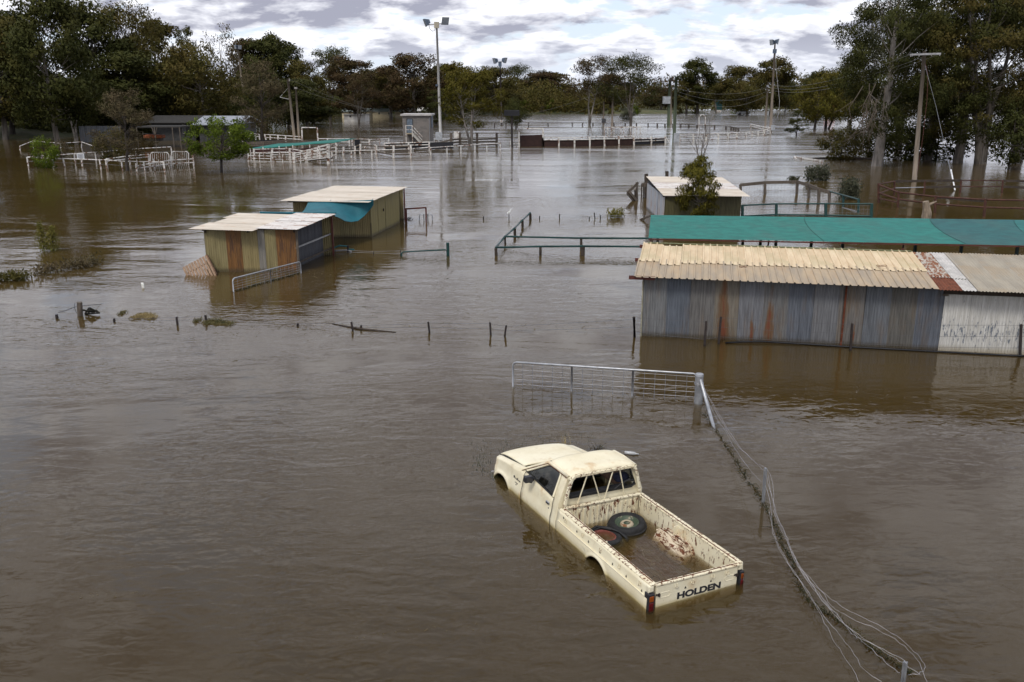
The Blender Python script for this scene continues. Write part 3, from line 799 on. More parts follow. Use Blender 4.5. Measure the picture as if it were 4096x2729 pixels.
def galv(name, tone, rust_x=None, rust_w=0.1, rust_amt=0.0, stain=0.4, rough=0.5):
    """weathered zinc sheet; optional vertical rust run at rust_x across the sheet"""
    if name in MATS: return MATS[name]
    t = NT(name); o = (random.random() * 30, random.random() * 30, random.random() * 30)
    st = t.noise(4, 6, 0.65, (6, 1, 0.35), off=o)
    c = t.mix(t.mapr(st, 0.3, 0.7), tuple(x * 0.62 for x in tone), tuple(min(1, x * 1.22) for x in tone))
    c = t.mix(t.mapr(t.noise(90, 2), 0.45, 0.75, 0, 0.3), c, tuple(x * 1.5 for x in tone))
    c = t.mix(t.mapr(t.noise(1.5, 5, 0.6, (3, 1, 0.5), off=o), 0.5, 0.75, 0, stain), c, (0.16, 0.105, 0.055))
    if rust_x is not None:
        sx = t.n('ShaderNodeSeparateXYZ'); t.L.new(t.tc.outputs['Object'], sx.inputs[0])
        d = t.math('ABSOLUTE', t.math('SUBTRACT', sx.outputs[0], rust_x))
        d = t.math('ADD', d, t.math('MULTIPLY', t.math('SUBTRACT', t.noise(9, 5, 0.6, (1, 1, 0.25), off=o), 0.5), 0.35))
        d = t.math('ADD', d, t.mapr(sx.outputs[2], 0.9, 2.3, 0, rust_amt, False))
        mask = t.mapr(d, rust_w * 1.6, rust_w * 0.5)
        core = t.mapr(d, rust_w * 0.6, 0.0)
        rc = t.mix(core, (0.14, 0.075, 0.035), (0.17, 0.045, 0.018))
        c = t.mix(t.math('MULTIPLY', mask, 0.9), c, rc)
    c = silt(t, c, 0.5)
    MATS[name] = t.fin(c, rough + 0.1, 0.2, 0.35)
    return MATS[name]
TIMBER = mat('grey_timber', (0.12, 0.098, 0.078), 0.9, 0.4, 3, stretch=(6, 6, 1), bump=0.3, bsc=25)
DARKWOOD = mat('dark_wet_timber', (0.055, 0.042, 0.032), 0.9, 0.4, 5, bump=0.3, bsc=25)
REDSTEEL = mat('red_oxide_steel', (0.10, 0.028, 0.02), 0.65, 0.35, 6)
GREENSTEEL = mat('dark_green_steel', (0.012, 0.05, 0.045), 0.45, 0.3, 5)
PIPE = mat('galvanised_pipe', (0.36, 0.37, 0.39), 0.4, 0.25, 6, metal=0.6)
WIRE = mat('fence_wire', (0.30, 0.30, 0.31), 0.45, 0.2, 6, metal=0.5)
PICKET = mat('black_steel_picket', (0.03, 0.022, 0.02), 0.7, 0.4, 8)
WHITEST = rusty('white_rail_paint', (0.72, 0.70, 0.66), (0.17, 0.08, 0.04), 0.42, 2.5, edge=0.12)

# ------------------------------------------------------------------ long shed on the right
def build_long_shed():
    B0 = Vector((3.84, 25.38, 0)); d = Vector((0.9818, -0.1899, 0)).normalized(); q = Vector((0.19, 0.98, 0)).normalized()
    root = empty('long_shed', B0, 'long corrugated iron shed with tan ribbed roof and a white-painted right end', 'shed')
    tones = [((0.17, 0.175, 0.18), None), ((0.115, 0.130, 0.155), None), ((0.15, 0.145, 0.14), None), ((0.19, 0.17, 0.14), 0.40), ((0.17, 0.175, 0.19), 0.62),
             ((0.15, 0.15, 0.15), 0.30), ((0.115, 0.127, 0.15), None), ((0.16, 0.163, 0.172), None), ((0.15, 0.14, 0.13), 0.70), ((0.13, 0.14, 0.155), None), ((0.12, 0.115, 0.105), None), ((0.115, 0.127, 0.15), None), ((0.13, 0.13, 0.135), None)]
    w = 0.684; n1 = 12
    for i in range(n1):
        tone, rx = tones[i % len(tones)]
        amt = {3: 0.10, 4: 0.35, 5: 0.15, 8: 0.35}.get(i, 0.3); rw = {3: 0.16, 4: 0.06, 5: 0.12, 8: 0.035}.get(i, 0.08)
        m = galv('zinc_sheet_%d' % i, tone, rx * w if rx else None, rw, amt, 0.35 if rx is None else 0.6)
        sheet('wall_sheet', root, B0 + d * (i * w) + Vector((0, 0, -0.5)) + q * (0.004 * (i % 2)), d, (0, 0, 1), w, 2.27, m)
    white = []
    for k in range(3):
        t = NT('flaking_white_%d' % k); o = (k * 7.3, 2, 1)
        sx = t.n('ShaderNodeSeparateXYZ'); t.L.new(t.tc.outputs['Object'], sx.inputs[0])
        nz = t.noise(7, 7, 0.7, (2.2, 1, 0.55), off=o)
        near = t.mapr(t.math('ABSOLUTE', t.math('SUBTRACT', sx.outputs[2], 1.05)), 0.0, 0.65, 0.10, 0.0)
        mask = t.mapr(t.math('ADD', nz, near), 0.60, 0.68)
        c = t.mix(t.mapr(t.noise(3, 6, 0.65, (7, 1, 0.4), off=o), 0.3, 0.7), (0.40, 0.385, 0.35), (0.64, 0.63, 0.60))
        c = t.mix(mask, c, (0.13, 0.15, 0.18))
        c = t.mix(t.mapr(sx.outputs[2], 0.72, 0.52, 0, 0.6), c, (0.25, 0.2, 0.11))
        white.append(t.fin(c, 0.6))
    s0 = n1 * w
    for i in range(6):
        sheet('white_wall_sheet', root, B0 + d * (s0 + i * w) + Vector((0, 0, -0.5)) - q * 0.012 + q * (0.004 * (i % 2)), d, (0, 0, 1), w, 2.17, white[i % 3])
    m = MB(); a = B0 + d * (s0 - 0.05) + Vector((0, 0, 1.70)) - q * 0.06; m.bar(a, a + d * 4.3, 0.07, 0.16); obj('fascia_board', m, DARKWOOD, root, bevel=0.01)
    m = MB(); a = B0 + d * (s0 - 0.08) + Vector((0, 0, 1.60)) - q * 0.09; m.bar(a, a + d * 0.14, 0.06, 0.06); obj('timber_block', m, TIMBER, root)
    m = MB(); a = B0 + d * 5.62 - q * 0.03; m.bar(a - Vector((0, 0, .3)), a + Vector((0, 0, 1.75)), 0.05, 0.03); obj('rust_strip', m, mat('deep_rust', (0.13, 0.035, 0.015), 0.9, 0.4, 8), root)
    m = MB(); a = B0 - d * 0.02 - q * 0.02; m.bar(a - Vector((0, 0, .4)), a + Vector((0, 0, 1.72)), 0.03, 0.05); obj('corner_flashing', m, mat('pale_flashing', (0.32, 0.30, 0.22), 0.6, 0.3, 5), root)
    # side and back walls
    E0 = B0 + q * 3.35
    for i in range(5): sheet('wall_sheet', root, E0 - q * (i * 0.67) + Vector((0, 0, -0.5)) , -q, (0, 0, 1), 0.67, 2.25, MATS['zinc_sheet_%d' % (i % 3)])
    for i in range(18): sheet('wall_sheet', root, E0 + d * ((i + 1) * w) + Vector((0, 0, -0.5)), -d, (0, 0, 1), w, 2.45, MATS['zinc_sheet_%d' % (i % 3)])
    # roof: two courses of ribbed sheets
    e0 = Vector((3.50, 25.05, 1.83)); r0 = Vector((4.32, 28.62, 2.22)); sl = (r0 - e0); Ls = sl.length; sl.normalize()
    dd = (Vector((13.57, 23.0, 1.83)) - e0).normalized()
    def roofmat(nm, c1, c2, c3):
        t = NT(nm); o = (random.random() * 20, 3, 1)
        c = t.mix(t.mapr(t.noise(1.8, 6, 0.62, (2.5, 1, 0.5), off=o), 0.3, 0.7), c1, c2)
        c = t.mix(t.mapr(t.noise(0.9, 5, 0.6, off=(1, 6, o[0])), 0.48, 0.7, 0, 0.7), c, c3)
        c = t.mix(t.mapr(t.noise(28, 5, 0.7), 0.6, 0.75, 0, 0.3), c, (0.2, 0.13, 0.08))
        return t.fin(c, 0.65)
    UP = [roofmat('cream_roof_sheet_%d' % k, (0.56, 0.42, 0.26), (0.72, 0.59, 0.40), (0.48, 0.40, 0.24)) for k in range(2)]
    LO = [roofmat('tan_roof_sheet_%d' % k, (0.30, 0.25, 0.19), (0.44, 0.34, 0.22), (0.40, 0.27, 0.15)) for k in range(3)]
    pw = 0.63; nn = sl.cross(dd).normalized() * -1
    for i in range(13):
        lo = LO[i % 3]; mid = Ls * (0.43 - (0.07 if i in (1,) else 0) - 0.012 * (i % 3))
        sheet('roof_sheet', root, e0 + dd * (i * pw), dd, sl, pw, Ls * 0.5, lo, 0.21, 0.03, 'rib')
        sheet('roof_sheet', root, e0 + dd * (i * pw) + sl * mid + Vector((0, 0, 0.014)), dd, sl, pw, Ls * 0.575, UP[i % 2], 0.21, 0.03, 'rib')
    m = MB(); a = e0 + sl * (Ls * 0.985) + Vector((0, 0, 0.035)); m.bar(a + dd * 0.1, a + dd * 8.1, 0.10, 0.02); obj('ridge_moss', m, mat('lichen_edge', (0.17, 0.18, 0.09), 0.95, 0.4, 8), root)
    s1 = 13 * pw
    mp = rusty('rust_patched_sheet', (0.46, 0.42, 0.36), (0.20, 0.075, 0.03), 0.30, 5.0, (1.5, 1, 0.7), edge=0.1)
    mr = mat('dark_rust_sheet', (0.15, 0.045, 0.02), 0.9, 0.35, 6); mw = mat('white_roof_sheet', (0.50, 0.48, 0.45), 0.55, 0.25, 3)
    mg = roofmat('grey_tan_corrugated', (0.27, 0.24, 0.19), (0.36, 0.32, 0.25), (0.33, 0.25, 0.16))
    def cor(s, w_, f0, f1, m, z=0.0):
        sheet('roof_sheet', root, e0 + dd * s + sl * (Ls * f0) + Vector((0, 0, z - 0.02)), dd, sl, w_, Ls * (f1 - f0), m, 0.085, 0.012)
    cor(s1 - 0.03, 0.60, 0.30, 1.0, mp, 0.012); cor(s1 + 0.53, 0.45, 0.28, 1.0, mw, 0.02)
    cor(s1 - 0.03, 0.62, 0.0, 0.36, mr); cor(s1 + 0.58, 0.44, 0.0, 0.34, mw, 0.004)
    for i in range(6): cor(s1 + 0.96 + i * 0.70, 0.72, -0.02, 1.0, mg, 0.026 + 0.006 * (i % 2))
    # red purlin ends poking out at the left edge
    for f in (0.03, 0.52, 0.94):
        a = e0 + sl * (Ls * f) - Vector((0, 0, 0.05)); m = MB(); m.bar(a - dd * 0.15, a + dd * 0.6, 0.05, 0.11); obj('purlin', m, REDSTEEL, root, bevel=0.006)
    # frame posts
    for s in (0.0, 4.0, 8.0, 12.0):
        m = MB(); a = B0 + d * s + q * 3.2; m.bar(a - Vector((0, 0, 0.6)), a + Vector((0, 0, 2.05)), 0.08, 0.08); obj('frame_post', m, REDSTEEL, root)
    return B0, d, q
SB0, SD, SQ = build_long_shed()
# poly pipe lying along the shed foot
pts = [G(2902, 1372, 0.02), G(2960, 1368, 0.04), G(3050, 1366, 0.05), G(3180, 1374, 0.03), G(3400, 1388, 0.02), G(3700, 1404, 0.02), G(3960, 1418, 0.02), G(4140, 1426, 0.02)]
single('poly_pipe', MB().tube(pts, 0.028, 6), mat('black_poly_pipe', (0.012, 0.012, 0.014), 0.4, 0.2, 5), 'black poly pipe floating along the foot of the long shed', 'pipe', smooth=True)
m = MB()
for cx, cy, r in ((2972, 1072, 0.11), (3527, 1068, 0.15)):
    c = G(cx, cy, 2.06); c.z += 0.03
    single('wire_coil', MB().tube([c + Vector((r * math.cos(a), r * 0.8 * math.sin(a), 0.012 * math.sin(3 * a))) for a in [2 * math.pi * k / 16 for k in range(15)]], 0.008, 4), mat('rusty_wire', (0.14, 0.06, 0.03), 0.9, 0.3, 20), 'small open loop of wire on the tan roof of the long shed' if r < .13 else 'wider loop of rusty wire on the cream roof course', 'wire', loc=c)

# ------------------------------------------------------------------ generic fence builders
def post(root, base, top, w, m, name='post', round_=False, n=8):
    mb = MB(); b = Vector(base); t = Vector(top)
    dirv = (t - b).normalized(); b2 = b - dirv * 0.7
    if round_: mb.tube([b2, t], w / 2, n)
    else: mb.bar(b2, t, w, w, up=(0, 1, 0))
    return obj(name, mb, m, root, bevel=0)
def picket_fence(name, label, pts, wires, pm, wm, w=0.05, wire_r=0.006, group=None, post_round=False):
    """pts: (px, base_py, top_py) in the photo, standing in the water"""
    P = []
    for px, by, ty, *tx in pts:
        b = G(px, by); t = A(tx[0] if tx else px, ty, b.y); P.append((b, t))
    root = empty(name, P[0][0], label, 'fence', group)
    for b, t in P: post(root, b, t, w, pm, round_=post_round)
    for f in wires:
        line = []
        for (b, t), (b2, t2) in zip(P, P[1:]):
            a, c = b.lerp(t, f), b2.lerp(t2, f)
            mid = a.lerp(c, 0.5) - Vector((0, 0, 0.01 * (a - c).length * random.uniform(0, 1)))
            line += [a, mid]
        line.append(P[-1][0].lerp(P[-1][1], f))
        obj('wire', MB().tube(line, wire_r, 4, cap=False), wm, root)
    return root, P
# pickets and wire in front of the long shed
picket_fence('picket_fence', 'steel picket and wire fence close along the wall of the long shed', [(2539, 1346, 1268, 2534), (2818, 1382, 1285, 2825), (2874, 1374, 1268, 2884), (3402, 1400, 1295, 3409), (4080, 1424, 1298, 4085), (4200, 1430, 1300)], (0.97, 0.62, 0.25), PICKET, mat('thin_wire', (0.10, 0.10, 0.11), 0.6, 0.2, 6), 0.055, 0.004)

# ------------------------------------------------------------------ green shade shelter
def build_shade():
    fl, fr, bl, br = Vector((4.50, 29.1, 2.31)), Vector((18.4, 27.4, 2.31)), Vector((5.45, 34.9, 2.30)), Vector((22.4, 33.3, 2.30))
    root = empty('shade_shelter', (fl.x, fl.y, 0), 'long green shade-cloth shelter on posts behind the long shed', 'shelter')
    cuts = [0, 0.345, 0.62, 0.80, 1.0]
    lean = [0.0, 0.055, 0.09, 0.08, 0]
    def shmat(nm, c1, c2):
        t = NT(nm)
        c = t.mix(t.mapr(t.noise(2.2, 6, 0.62, (1, 1, 1)), 0.35, 0.65), c1, c2)
        wv = t.noise(120, 2, 0.5)
        c = t.mix(t.mapr(wv, 0.4, 0.7, 0, 0.35), c, tuple(x * 0.35 for x in c1))
        t.bump(t.noise(5, 4, 0.6, (1, 3, 1)), 0.22, 0.05)
        c = t.mix(t.mapr(t.noise(0.8, 6, 0.65, (1, 0.35, 1)), 0.45, 0.75, 0, 0.5), c, (0.05, 0.10, 0.09))
        return t.fin(c, 0.85)
    mats = [shmat('shade_cloth_bright', (0.006, 0.130, 0.108), (0.011, 0.190, 0.156)), shmat('shade_cloth_mid', (0.007, 0.14, 0.12), (0.012, 0.195, 0.165)),
            shmat('shade_cloth_faded', (0.012, 0.085, 0.09), (0.016, 0.125, 0.125)), shmat('shade_cloth_right', (0.010, 0.12, 0.118), (0.015, 0.165, 0.155))]
    for k in range(4):
        rows = []
        for i in range(25):
            f = i / 24; row = []
            for j in range(11):
                g = j / 10
                ca = cuts[k] + (lean[k] * (1 - g) ** 1.6 if k else 0); cb = cuts[k + 1] + lean[k + 1] * (1 - g) ** 1.6
                s = ca + (cb - ca) * f
                p = fl.lerp(fr, s).lerp(bl.lerp(br, s), g)
                p.z += -0.045 * math.sin(math.pi * g) * (0.6 + 0.4 * math.sin(s * 40) ** 2) + 0.008 * math.sin(s * 90 + g * 7) * math.sin(math.pi * g) - 0.004 * k + 0.02 * math.exp(-((g - 0.5) / 0.05) ** 2)
                row.append(p)
            rows.append(row)
        obj('shade_cloth', MB().grid(rows), mats[k], root, smooth=True)
    for k in (1, 2, 3):     # stitched seams
        line = []
        for j in range(11):
            g = j / 10; s = cuts[k] + lean[k] * (1 - g) ** 1.6
            p = fl.lerp(fr, s).lerp(bl.lerp(br, s), g); p.z += -0.045 * math.sin(math.pi * g) * (0.6 + 0.4 * math.sin(s * 40) ** 2) + 0.012
            line.append(p)
        obj('seam', MB().tube(line, 0.007, 4), mat('seam_dark', (0.02, 0.06, 0.055), 0.9, 0.2, 9), root)
    for a, b, m_ in ((fl, fr, REDSTEEL), (bl, br, GREENSTEEL)):
        obj('edge_rail', MB().bar(a - Vector((0, 0, 0.04)), b - Vector((0, 0, 0.04)), 0.04, 0.04), m_, root)
    for s in (0.004, 0.275, 0.575, 0.86):
        a = fl.lerp(fr, s); obj('post', MB().bar((a.x, a.y, -0.6), (a.x, a.y, 2.1), 0.09, 0.09), REDSTEEL, root)
        b = bl.lerp(br, s); obj('rafter', MB().bar(a - Vector((0, 0, 0.2)), b - Vector((0, 0, 0.2)), 0.05, 0.05), REDSTEEL, root)
    for s in (0.02, 0.215, 0.255, 0.29, 0.37, 0.44, 0.60, 0.70, 0.82):
        a = fl.lerp(fr, s).lerp(bl.lerp(br, s), 0.30 if s > 0.3 else 0.42); obj('post', MB().bar((a.x, a.y, -0.6), (a.x, a.y, 2.05), 0.085, 0.085), GREENSTEEL, root)
build_shade()

# ------------------------------------------------------------------ green rail yard left of the shelter
def pt(px, py, z): return G(px, py, z)
def rail_yard():
    s = 800 / 2354
    c = lambda x, y: (1900 + x * s, 800 + y * s)
    root = empty('rail_yard', G(*c(250, 650)), 'dark green pipe rails on dark stub posts, left of the shade shelter', 'fence')
    stubs = [((250, 650), (245, 568), 0.13), ((770, 648), (770, 556), 0.12), ((1270, 652), (1272, 553), 0.17), ((355, 518), (352, 438), 0.10), ((1250, 590), (1250, 458), 0.12), ((470, 415), (468, 338), 0.14), ((560, 318), (558, 245), 0.14), ((652, 226), (650, 158), 0.15), ((2075, 590), (2080, 460), 0.12)]
    tops = []
    for b, t, w in stubs:
        B = G(*c(*b)); T = A(*c(*t), B.y); tops.append(T)
        post(root, B, T, w, DARKWOOD, 'stub_post', True)
    R = lambda a, b: obj('rail', MB().tube([a, b], 0.045, 8), GREENSTEEL, root, smooth=True)
    up = Vector((0, 0, 0.03))
    R(tops[0] + up, tops[1] + up); R(tops[1] + up, tops[2] + up); R(tops[2] + up, Vector((tops[2].x + 4.2, tops[2].y + 0.0, tops[2].z)))
    R(tops[3] + up, tops[4] + up); R(tops[4] + up, tops[8] + up)
    R(tops[0] + up, tops[3] + up); R(tops[3] + up, tops[5] + up); R(tops[5] + up, tops[6] + up); R(tops[6] + up, tops[7] + up)
    # netting on the short left bay
    a, b = tops[0], tops[3]
    mb = MB()
    for k in range(1, 14): p = a.lerp(b, k / 14); mb.tube([p, (p.x, p.y, -0.1)], 0.004, 3)
    for z in (0.15, 0.3, 0.45): mb.tube([(a.x, a.y, z), (b.x, b.y, z)], 0.004, 3)
    tag(obj('wire_netting', mb, WIRE, root), kind='stuff')
rail_yard()
# low wire fence crossing the open water behind it
s = 800 / 2354
c = lambda x, y: (1900 + x * s, 800 + y * s)
picket_fence('low_fence', 'thin drowned wire fence on short pickets behind the green rail yard', [(*c(100, 232), c(0, 195)[1]), (*c(400, 225), c(0, 170)[1]), (*c(760, 228), c(0, 190)[1]), (*c(995, 226), c(0, 166)[1]), (*c(1345, 226), c(0, 198)[1]), (*c(1412, 224), c(0, 150)[1], c(1403, 0)[0]), (*c(1475, 226), c(0, 180)[1]), (*c(1990, 222), c(0, 180)[1])], (0.95, 0.5), PICKET, WIRE, 0.05, 0.006)
b = G(*c(400, 225)); t = A(*c(400, 170), b.y)
# white water bird on the picket top: body, neck, head, bill
mb = MB(); tt = t + Vector((0, 0, 0.0))
mb.tube([tt + Vector((-0.10, 0, 0.03)), tt + Vector((-0.04, 0, 0.08)), tt + Vector((0.03, 0, 0.12)), tt + Vector((0.06, 0, 0.18)), tt + Vector((0.065, 0, 0.25)), tt + Vector((0.09, 0, 0.28)), tt + Vector((0.15, 0, 0.275))], [0.015, 0.055, 0.06, 0.035, 0.024, 0.028, 0.004], 8)
single('white_bird', mb, mat('white_plumage', (0.75, 0.75, 0.73), 0.8, 0.1, 9), 'small white bird perched on a drowned picket beyond the green rail yard', 'bird', loc=tt, smooth=True)

# ------------------------------------------------------------------ foreground gate, strainer post and wire fence
def mesh_gate(name, label, pts, m, r=0.024, drop=0.9, nver=6, nhor=5, uprights=(0.33, 0.66), hmesh=0.62, wire=WIRE, bend=0.10, mesh=True):
    """pts: top-left, top-right world points of the top pipe; frame goes down into the water"""
    a, b = Vector(pts[0]), Vector(pts[1]); d = (b - a).normalized()
    root = empty(name, (a.x, a.y, 0), label, 'gate')
    dn = Vector((0, 0, 1))
    fr = [a - dn * (a.z + 0.55), a - dn * bend, a - dn * bend * 0.3 + d * bend * 0.3, a + d * bend, b - d * bend, b - dn * bend * 0.3 - d * bend * 0.3, b - dn * bend, b - dn * (b.z + 0.55)]
    obj('frame', MB().tube(fr, r, 8), m, root, smooth=True)
    for f in uprights:
        p = a.lerp(b, f); obj('upright', MB().tube([p, (p.x, p.y, -0.5)], r * 0.9, 8), m, root, smooth=True)
    if mesh:
        n = int((b - a).length / 0.235)
        for k in range(1, n):
            p = a.lerp(b, k / n); obj('mesh_wire', MB().tube([p, (p.x, p.y, -0.35)], 0.006, 4), wire, root)
        for k in range(nhor):
            z = (k + 0.55) / nhor * hmesh
            p, q_ = a.lerp(b, 0.0), b; obj('mesh_wire', MB().tube([(a.x, a.y, a.z - z), (b.x, b.y, b.z - z)], 0.0055, 4), wire, root)
    return root
gp_b = G(2795, 1612); gp_t = A(2798, 1498, gp_b.y)
ga = A(2052, 1448, G(2050, 1545).y); gb = A(2792, 1497, gp_b.y + 0.12)
mesh_gate('field_gate', 'galvanised pipe and mesh gate standing in the water behind the truck', (ga, gb), PIPE, 0.026)
root = empty('strainer_post', gp_b, 'thick round galvanised strainer post with slanted stay, at the field gate', 'post')
obj('post', MB().tube([gp_b - Vector((0, 0, 0.8)), gp_t], 0.095, 16), PIPE, root, smooth=False)
obj('cap', MB().lathe([(0, 0.02), (0.09, 0.015), (0.10, -0.03)], 16, gp_t), PIPE, root)
st = A(2802, 1520, gp_b.y - 0.05); obj('stay', MB().tube([st, G(2853, 1702), G(2853, 1702) * 1.0 + (G(2853, 1702) - st) * 0.25], 0.04, 10), PIPE, root, smooth=True)
obj('wire_wrap', MB().tube([gp_t + Vector((0.105 * math.cos(a), 0.105 * math.sin(a), -0.18 - 0.02 * a / 6.28)) for a in [k * 0.5 for k in range(38)]], 0.006, 4), WIRE, root)
def wire_fence():
    k = 1396 / 1781
    c = lambda x, y: (2700 + x * k, 1500 + y * k)
    root = empty('wire_fence', G(*c(450, 650)), 'slack wire fence with steel posts and flood trash, right of the truck', 'fence')
    b = G(*c(450, 650)); t = A(*c(462, 475), b.y)
    posts = [(b, t)]
    b3 = G(*c(1147, 1690)); t3 = A(*c(1176, 1465), b3.y); posts.append((b3, t3))
    for b_, t_ in posts:
        mb = MB(); up = (t_ - b_).normalized()
        mb.bar(b_ - up * 0.7, t_, 0.055, 0.012, up=(0, 1, 0)); mb.bar(b_ - up * 0.7, t_, 0.012, 0.06, up=(0, 1, 0))
        obj('steel_post', mb, PIPE, root)
    kr = random.Random(17)
    def W(zs, ptsx):
        n = len(ptsx); out = []
        for i, (x, y) in enumerate(ptsx):
            f = i / (n - 1) * (len(zs) - 1); j = min(int(f), len(zs) - 2)
            out.append(G(*c(x, y), zs[j] + (zs[j+1] - zs[j]) * (f - j)))
        # smooth
        res = []
        for i in range(len(out) - 1):
            p0, p1, p2, p3 = out[max(i-1, 0)], out[i], out[i+1], out[min(i+2, len(out)-1)]
            for q_ in range(4):
                u = q_ / 4
                res.append(Vector((kr.gauss(0, .006), kr.gauss(0, .006), kr.gauss(0, .008))) + 0.5 * ((2*p1) + (p2-p0)*u + (2*p0-5*p1+4*p2-p3)*u*u + (3*p1-p0-3*p2+p3)*u**3))
        res.append(out[-1])
        obj('wire', MB().tube(res, 0.0023, 4, cap=False), mat('bright_wire', (0.40, 0.38, 0.38), 0.5, 0.4, 2, metal=0.3), root)
    W([0.62, 0.35, 0.75], [(150, 70), (210, 190), (290, 320), (380, 420), (455, 470)])
    W([0.60, 0.30, 0.72], [(148, 65), (215, 185), (298, 325), (390, 430), (458, 490)])
    W([0.5, 0.2, 0.45], [(150, 80), (200, 200), (260, 290), (340, 430), (445, 550)])
    W([0.75, 0.3, 0.2, 0.15], [(470, 480), (500, 560), (505, 680), (540, 770), (590, 880), (640, 990), (740, 1100), (850, 1180), (1000, 1260), (1140, 1340), (1240, 1430), (1275, 1490), (1240, 1525), (1190, 1530)])
    W([0.68, 0.3, 0.2, 0.3, 0.45], [(468, 520), (490, 600), (512, 700), (560, 800), (600, 920), (660, 1030), (760, 1150), (870, 1270), (980, 1380), (1080, 1470), (1150, 1520)])
    W([0.5, 0.2, 0.1, 0.1], [(460, 560), (485, 650), (500, 800), (540, 900), (600, 1000), (660, 1080), (760, 1230), (840, 1330), (900, 1400), (960, 1500), (1050, 1560), (1150, 1640)])
    W([0.3, 0.1, 0.05, 0.05], [(480, 700), (520, 850), (580, 960), (650, 1070), (730, 1200), (790, 1320), (860, 1430), (940, 1560), (1000, 1640)])
    W([0.3, 0.2, 0.15], [(640, 985), (740, 1098), (800, 1180), (900, 1240), (1030, 1300), (1150, 1365), (1230, 1450), (1270, 1530), (1290, 1600)])
    W([0.3, 0.2, 0.15], [(655, 1010), (720, 1105), (790, 1200), (900, 1300), (1020, 1380), (1110, 1440), (1180, 1480), (1250, 1530)])
    W([0.6, 0.3, 0.2, 0.2], [(475, 500), (488, 590), (530, 740), (578, 835), (570, 850), (610, 930), (680, 1060), (800, 1190), (870, 1275), (930, 1350)])
    W([0.25, 0.2, 0.15, 0.1], [(500, 690), (545, 800), (600, 910), (660, 1010), (730, 1120), (830, 1240), (930, 1330), (1060, 1400), (1160, 1450), (1170, 1470)])
    # flood trash caught along the wires
    rnd = random.Random(3); mb = MB()
    line = [(150, 180), (190, 260), (240, 330), (290, 410), (330, 470), (400, 580), (440, 630), (490, 720), (530, 810), (555, 880), (600, 950), (615, 1010), (640, 1090), (700, 1180), (760, 1210), (820, 1240), (900, 1310), (980, 1380), (1060, 1430), (1120, 1470), (1200, 1530)]
    for (x0, y0), (x1, y1) in zip(line, line[1:]):
        L = math.hypot(x1 - x0, y1 - y0)
        for i in range(int(L / 3.6)):
            f = rnd.random(); p = G(*c(x0 + (x1-x0)*f + rnd.gauss(0, 4), y0 + (y1-y0)*f + rnd.gauss(0, 4)), 0.0)
            ang = rnd.uniform(0, 6.28); l = rnd.uniform(0.04, 0.13) * (2.2 if rnd.random() < 0.15 else 1)
            mb.tube([p + Vector((0, 0, -0.01)), p + Vector((l * math.cos(ang) * 0.5, l * math.sin(ang) * 0.5, 0.02 + rnd.uniform(0, 0.04))), p + Vector((l * math.cos(ang), l * math.sin(ang), rnd.uniform(0, 0.05)))], [0.007, 0.005, 0.002], 3)
    tag(obj('flood_trash', mb, mat('wet_trash', (0.06, 0.045, 0.018), 0.9, 0.6, 6, col2=(0.02, 0.025, 0.008)), root), kind='stuff')
wire_fence()

# ------------------------------------------------------------------ grass, twigs and litter round the truck
def blades(name, label, spots, m, h=(0.08, 0.2), n=8, spread=0.08, cat='grass', rnd=random.Random(11), w=0.006, lean=0.35, kind='stuff'):
    mb = MB()
    for px, py in spots:
        b = G(px, py)
        for k in range(n):
            p = b + Vector((rnd.gauss(0, spread), rnd.gauss(0, spread), -0.03)); H = rnd.uniform(*h); a = rnd.uniform(0, 6.28)
            tip = p + Vector((math.cos(a) * H * lean, math.sin(a) * H * lean, H))
            mid = p.lerp(tip, 0.5) - Vector((math.cos(a), math.sin(a), 0)) * H * 0.1
            sd = Vector((-math.sin(a), math.cos(a), 0)) * w
            i = len(mb.v); mb.v += [tuple(p - sd), tuple(p + sd), tuple(mid + sd * 0.7), tuple(mid - sd * 0.7), tuple(tip)]
            mb.f += [(i, i+1, i+2, i+3), (i+3, i+2, i+4)]
    o = obj(name, mb, m, None)
    return tag(o, label, cat if kind != 'stuff' else None, kind=kind)
GRASS = mat('wet_grass', (0.05, 0.065, 0.022), 0.8, 0.5, 6)
DRYGRASS = mat('dry_grass', (0.26, 0.20, 0.09), 0.9, 0.4, 6)
sp = []
rn = random.Random(5)
for k in range(60):
    x = rn.gauss(300, 170); y = 150 + rn.gauss(0, 22) - 0.10 * (x - 200); sp.append((1900 + x * .4974, 1720 + y * .4974))
for k in range(60): sp.append((1900 + rn.gauss(60, 40) * .4974, 1720 + (270 + rn.gauss(0, 40)) * .4974))
for k in range(25): sp.append((1900 + (180 + rn.gauss(0, 40)) * .4974, 1720 + (375 + rn.gauss(0, 10)) * .4974))
for k in range(50): sp.append((1900 + rn.uniform(-60, 1050) * .4974, 1720 + rn.uniform(30, 140) * .4974))
blades('drowned_grass', 'thin grass tips poking up round the nose of the truck', sp, GRASS, (0.03, 0.09), 3, 0.04, w=0.0035)
blades('dry_stalks', 'pale dry grass stalks lodged at the far corner of the hood', [(1900 + 735 * .4974, 1720 + 150 * .4974)] * 3, DRYGRASS, (0.2, 0.34), 6, 0.05, w=0.006, lean=0.7)
mb = MB(); q0 = G(1900 + 985 * .4974, 1720 + 150 * .4974); rn = random.Random(2)
for k in range(26):
    a = rn.uniform(0, 6.28); l = rn.uniform(0.05, 0.2); mb.tube([q0 + Vector((rn.gauss(0, .06), rn.gauss(0, .06), -0.02)), q0 + Vector((l * math.cos(a), l * math.sin(a), rn.uniform(0.01, 0.2) if k % 5 == 0 else rn.uniform(0, .06)))], [0.006, 0.002], 3)
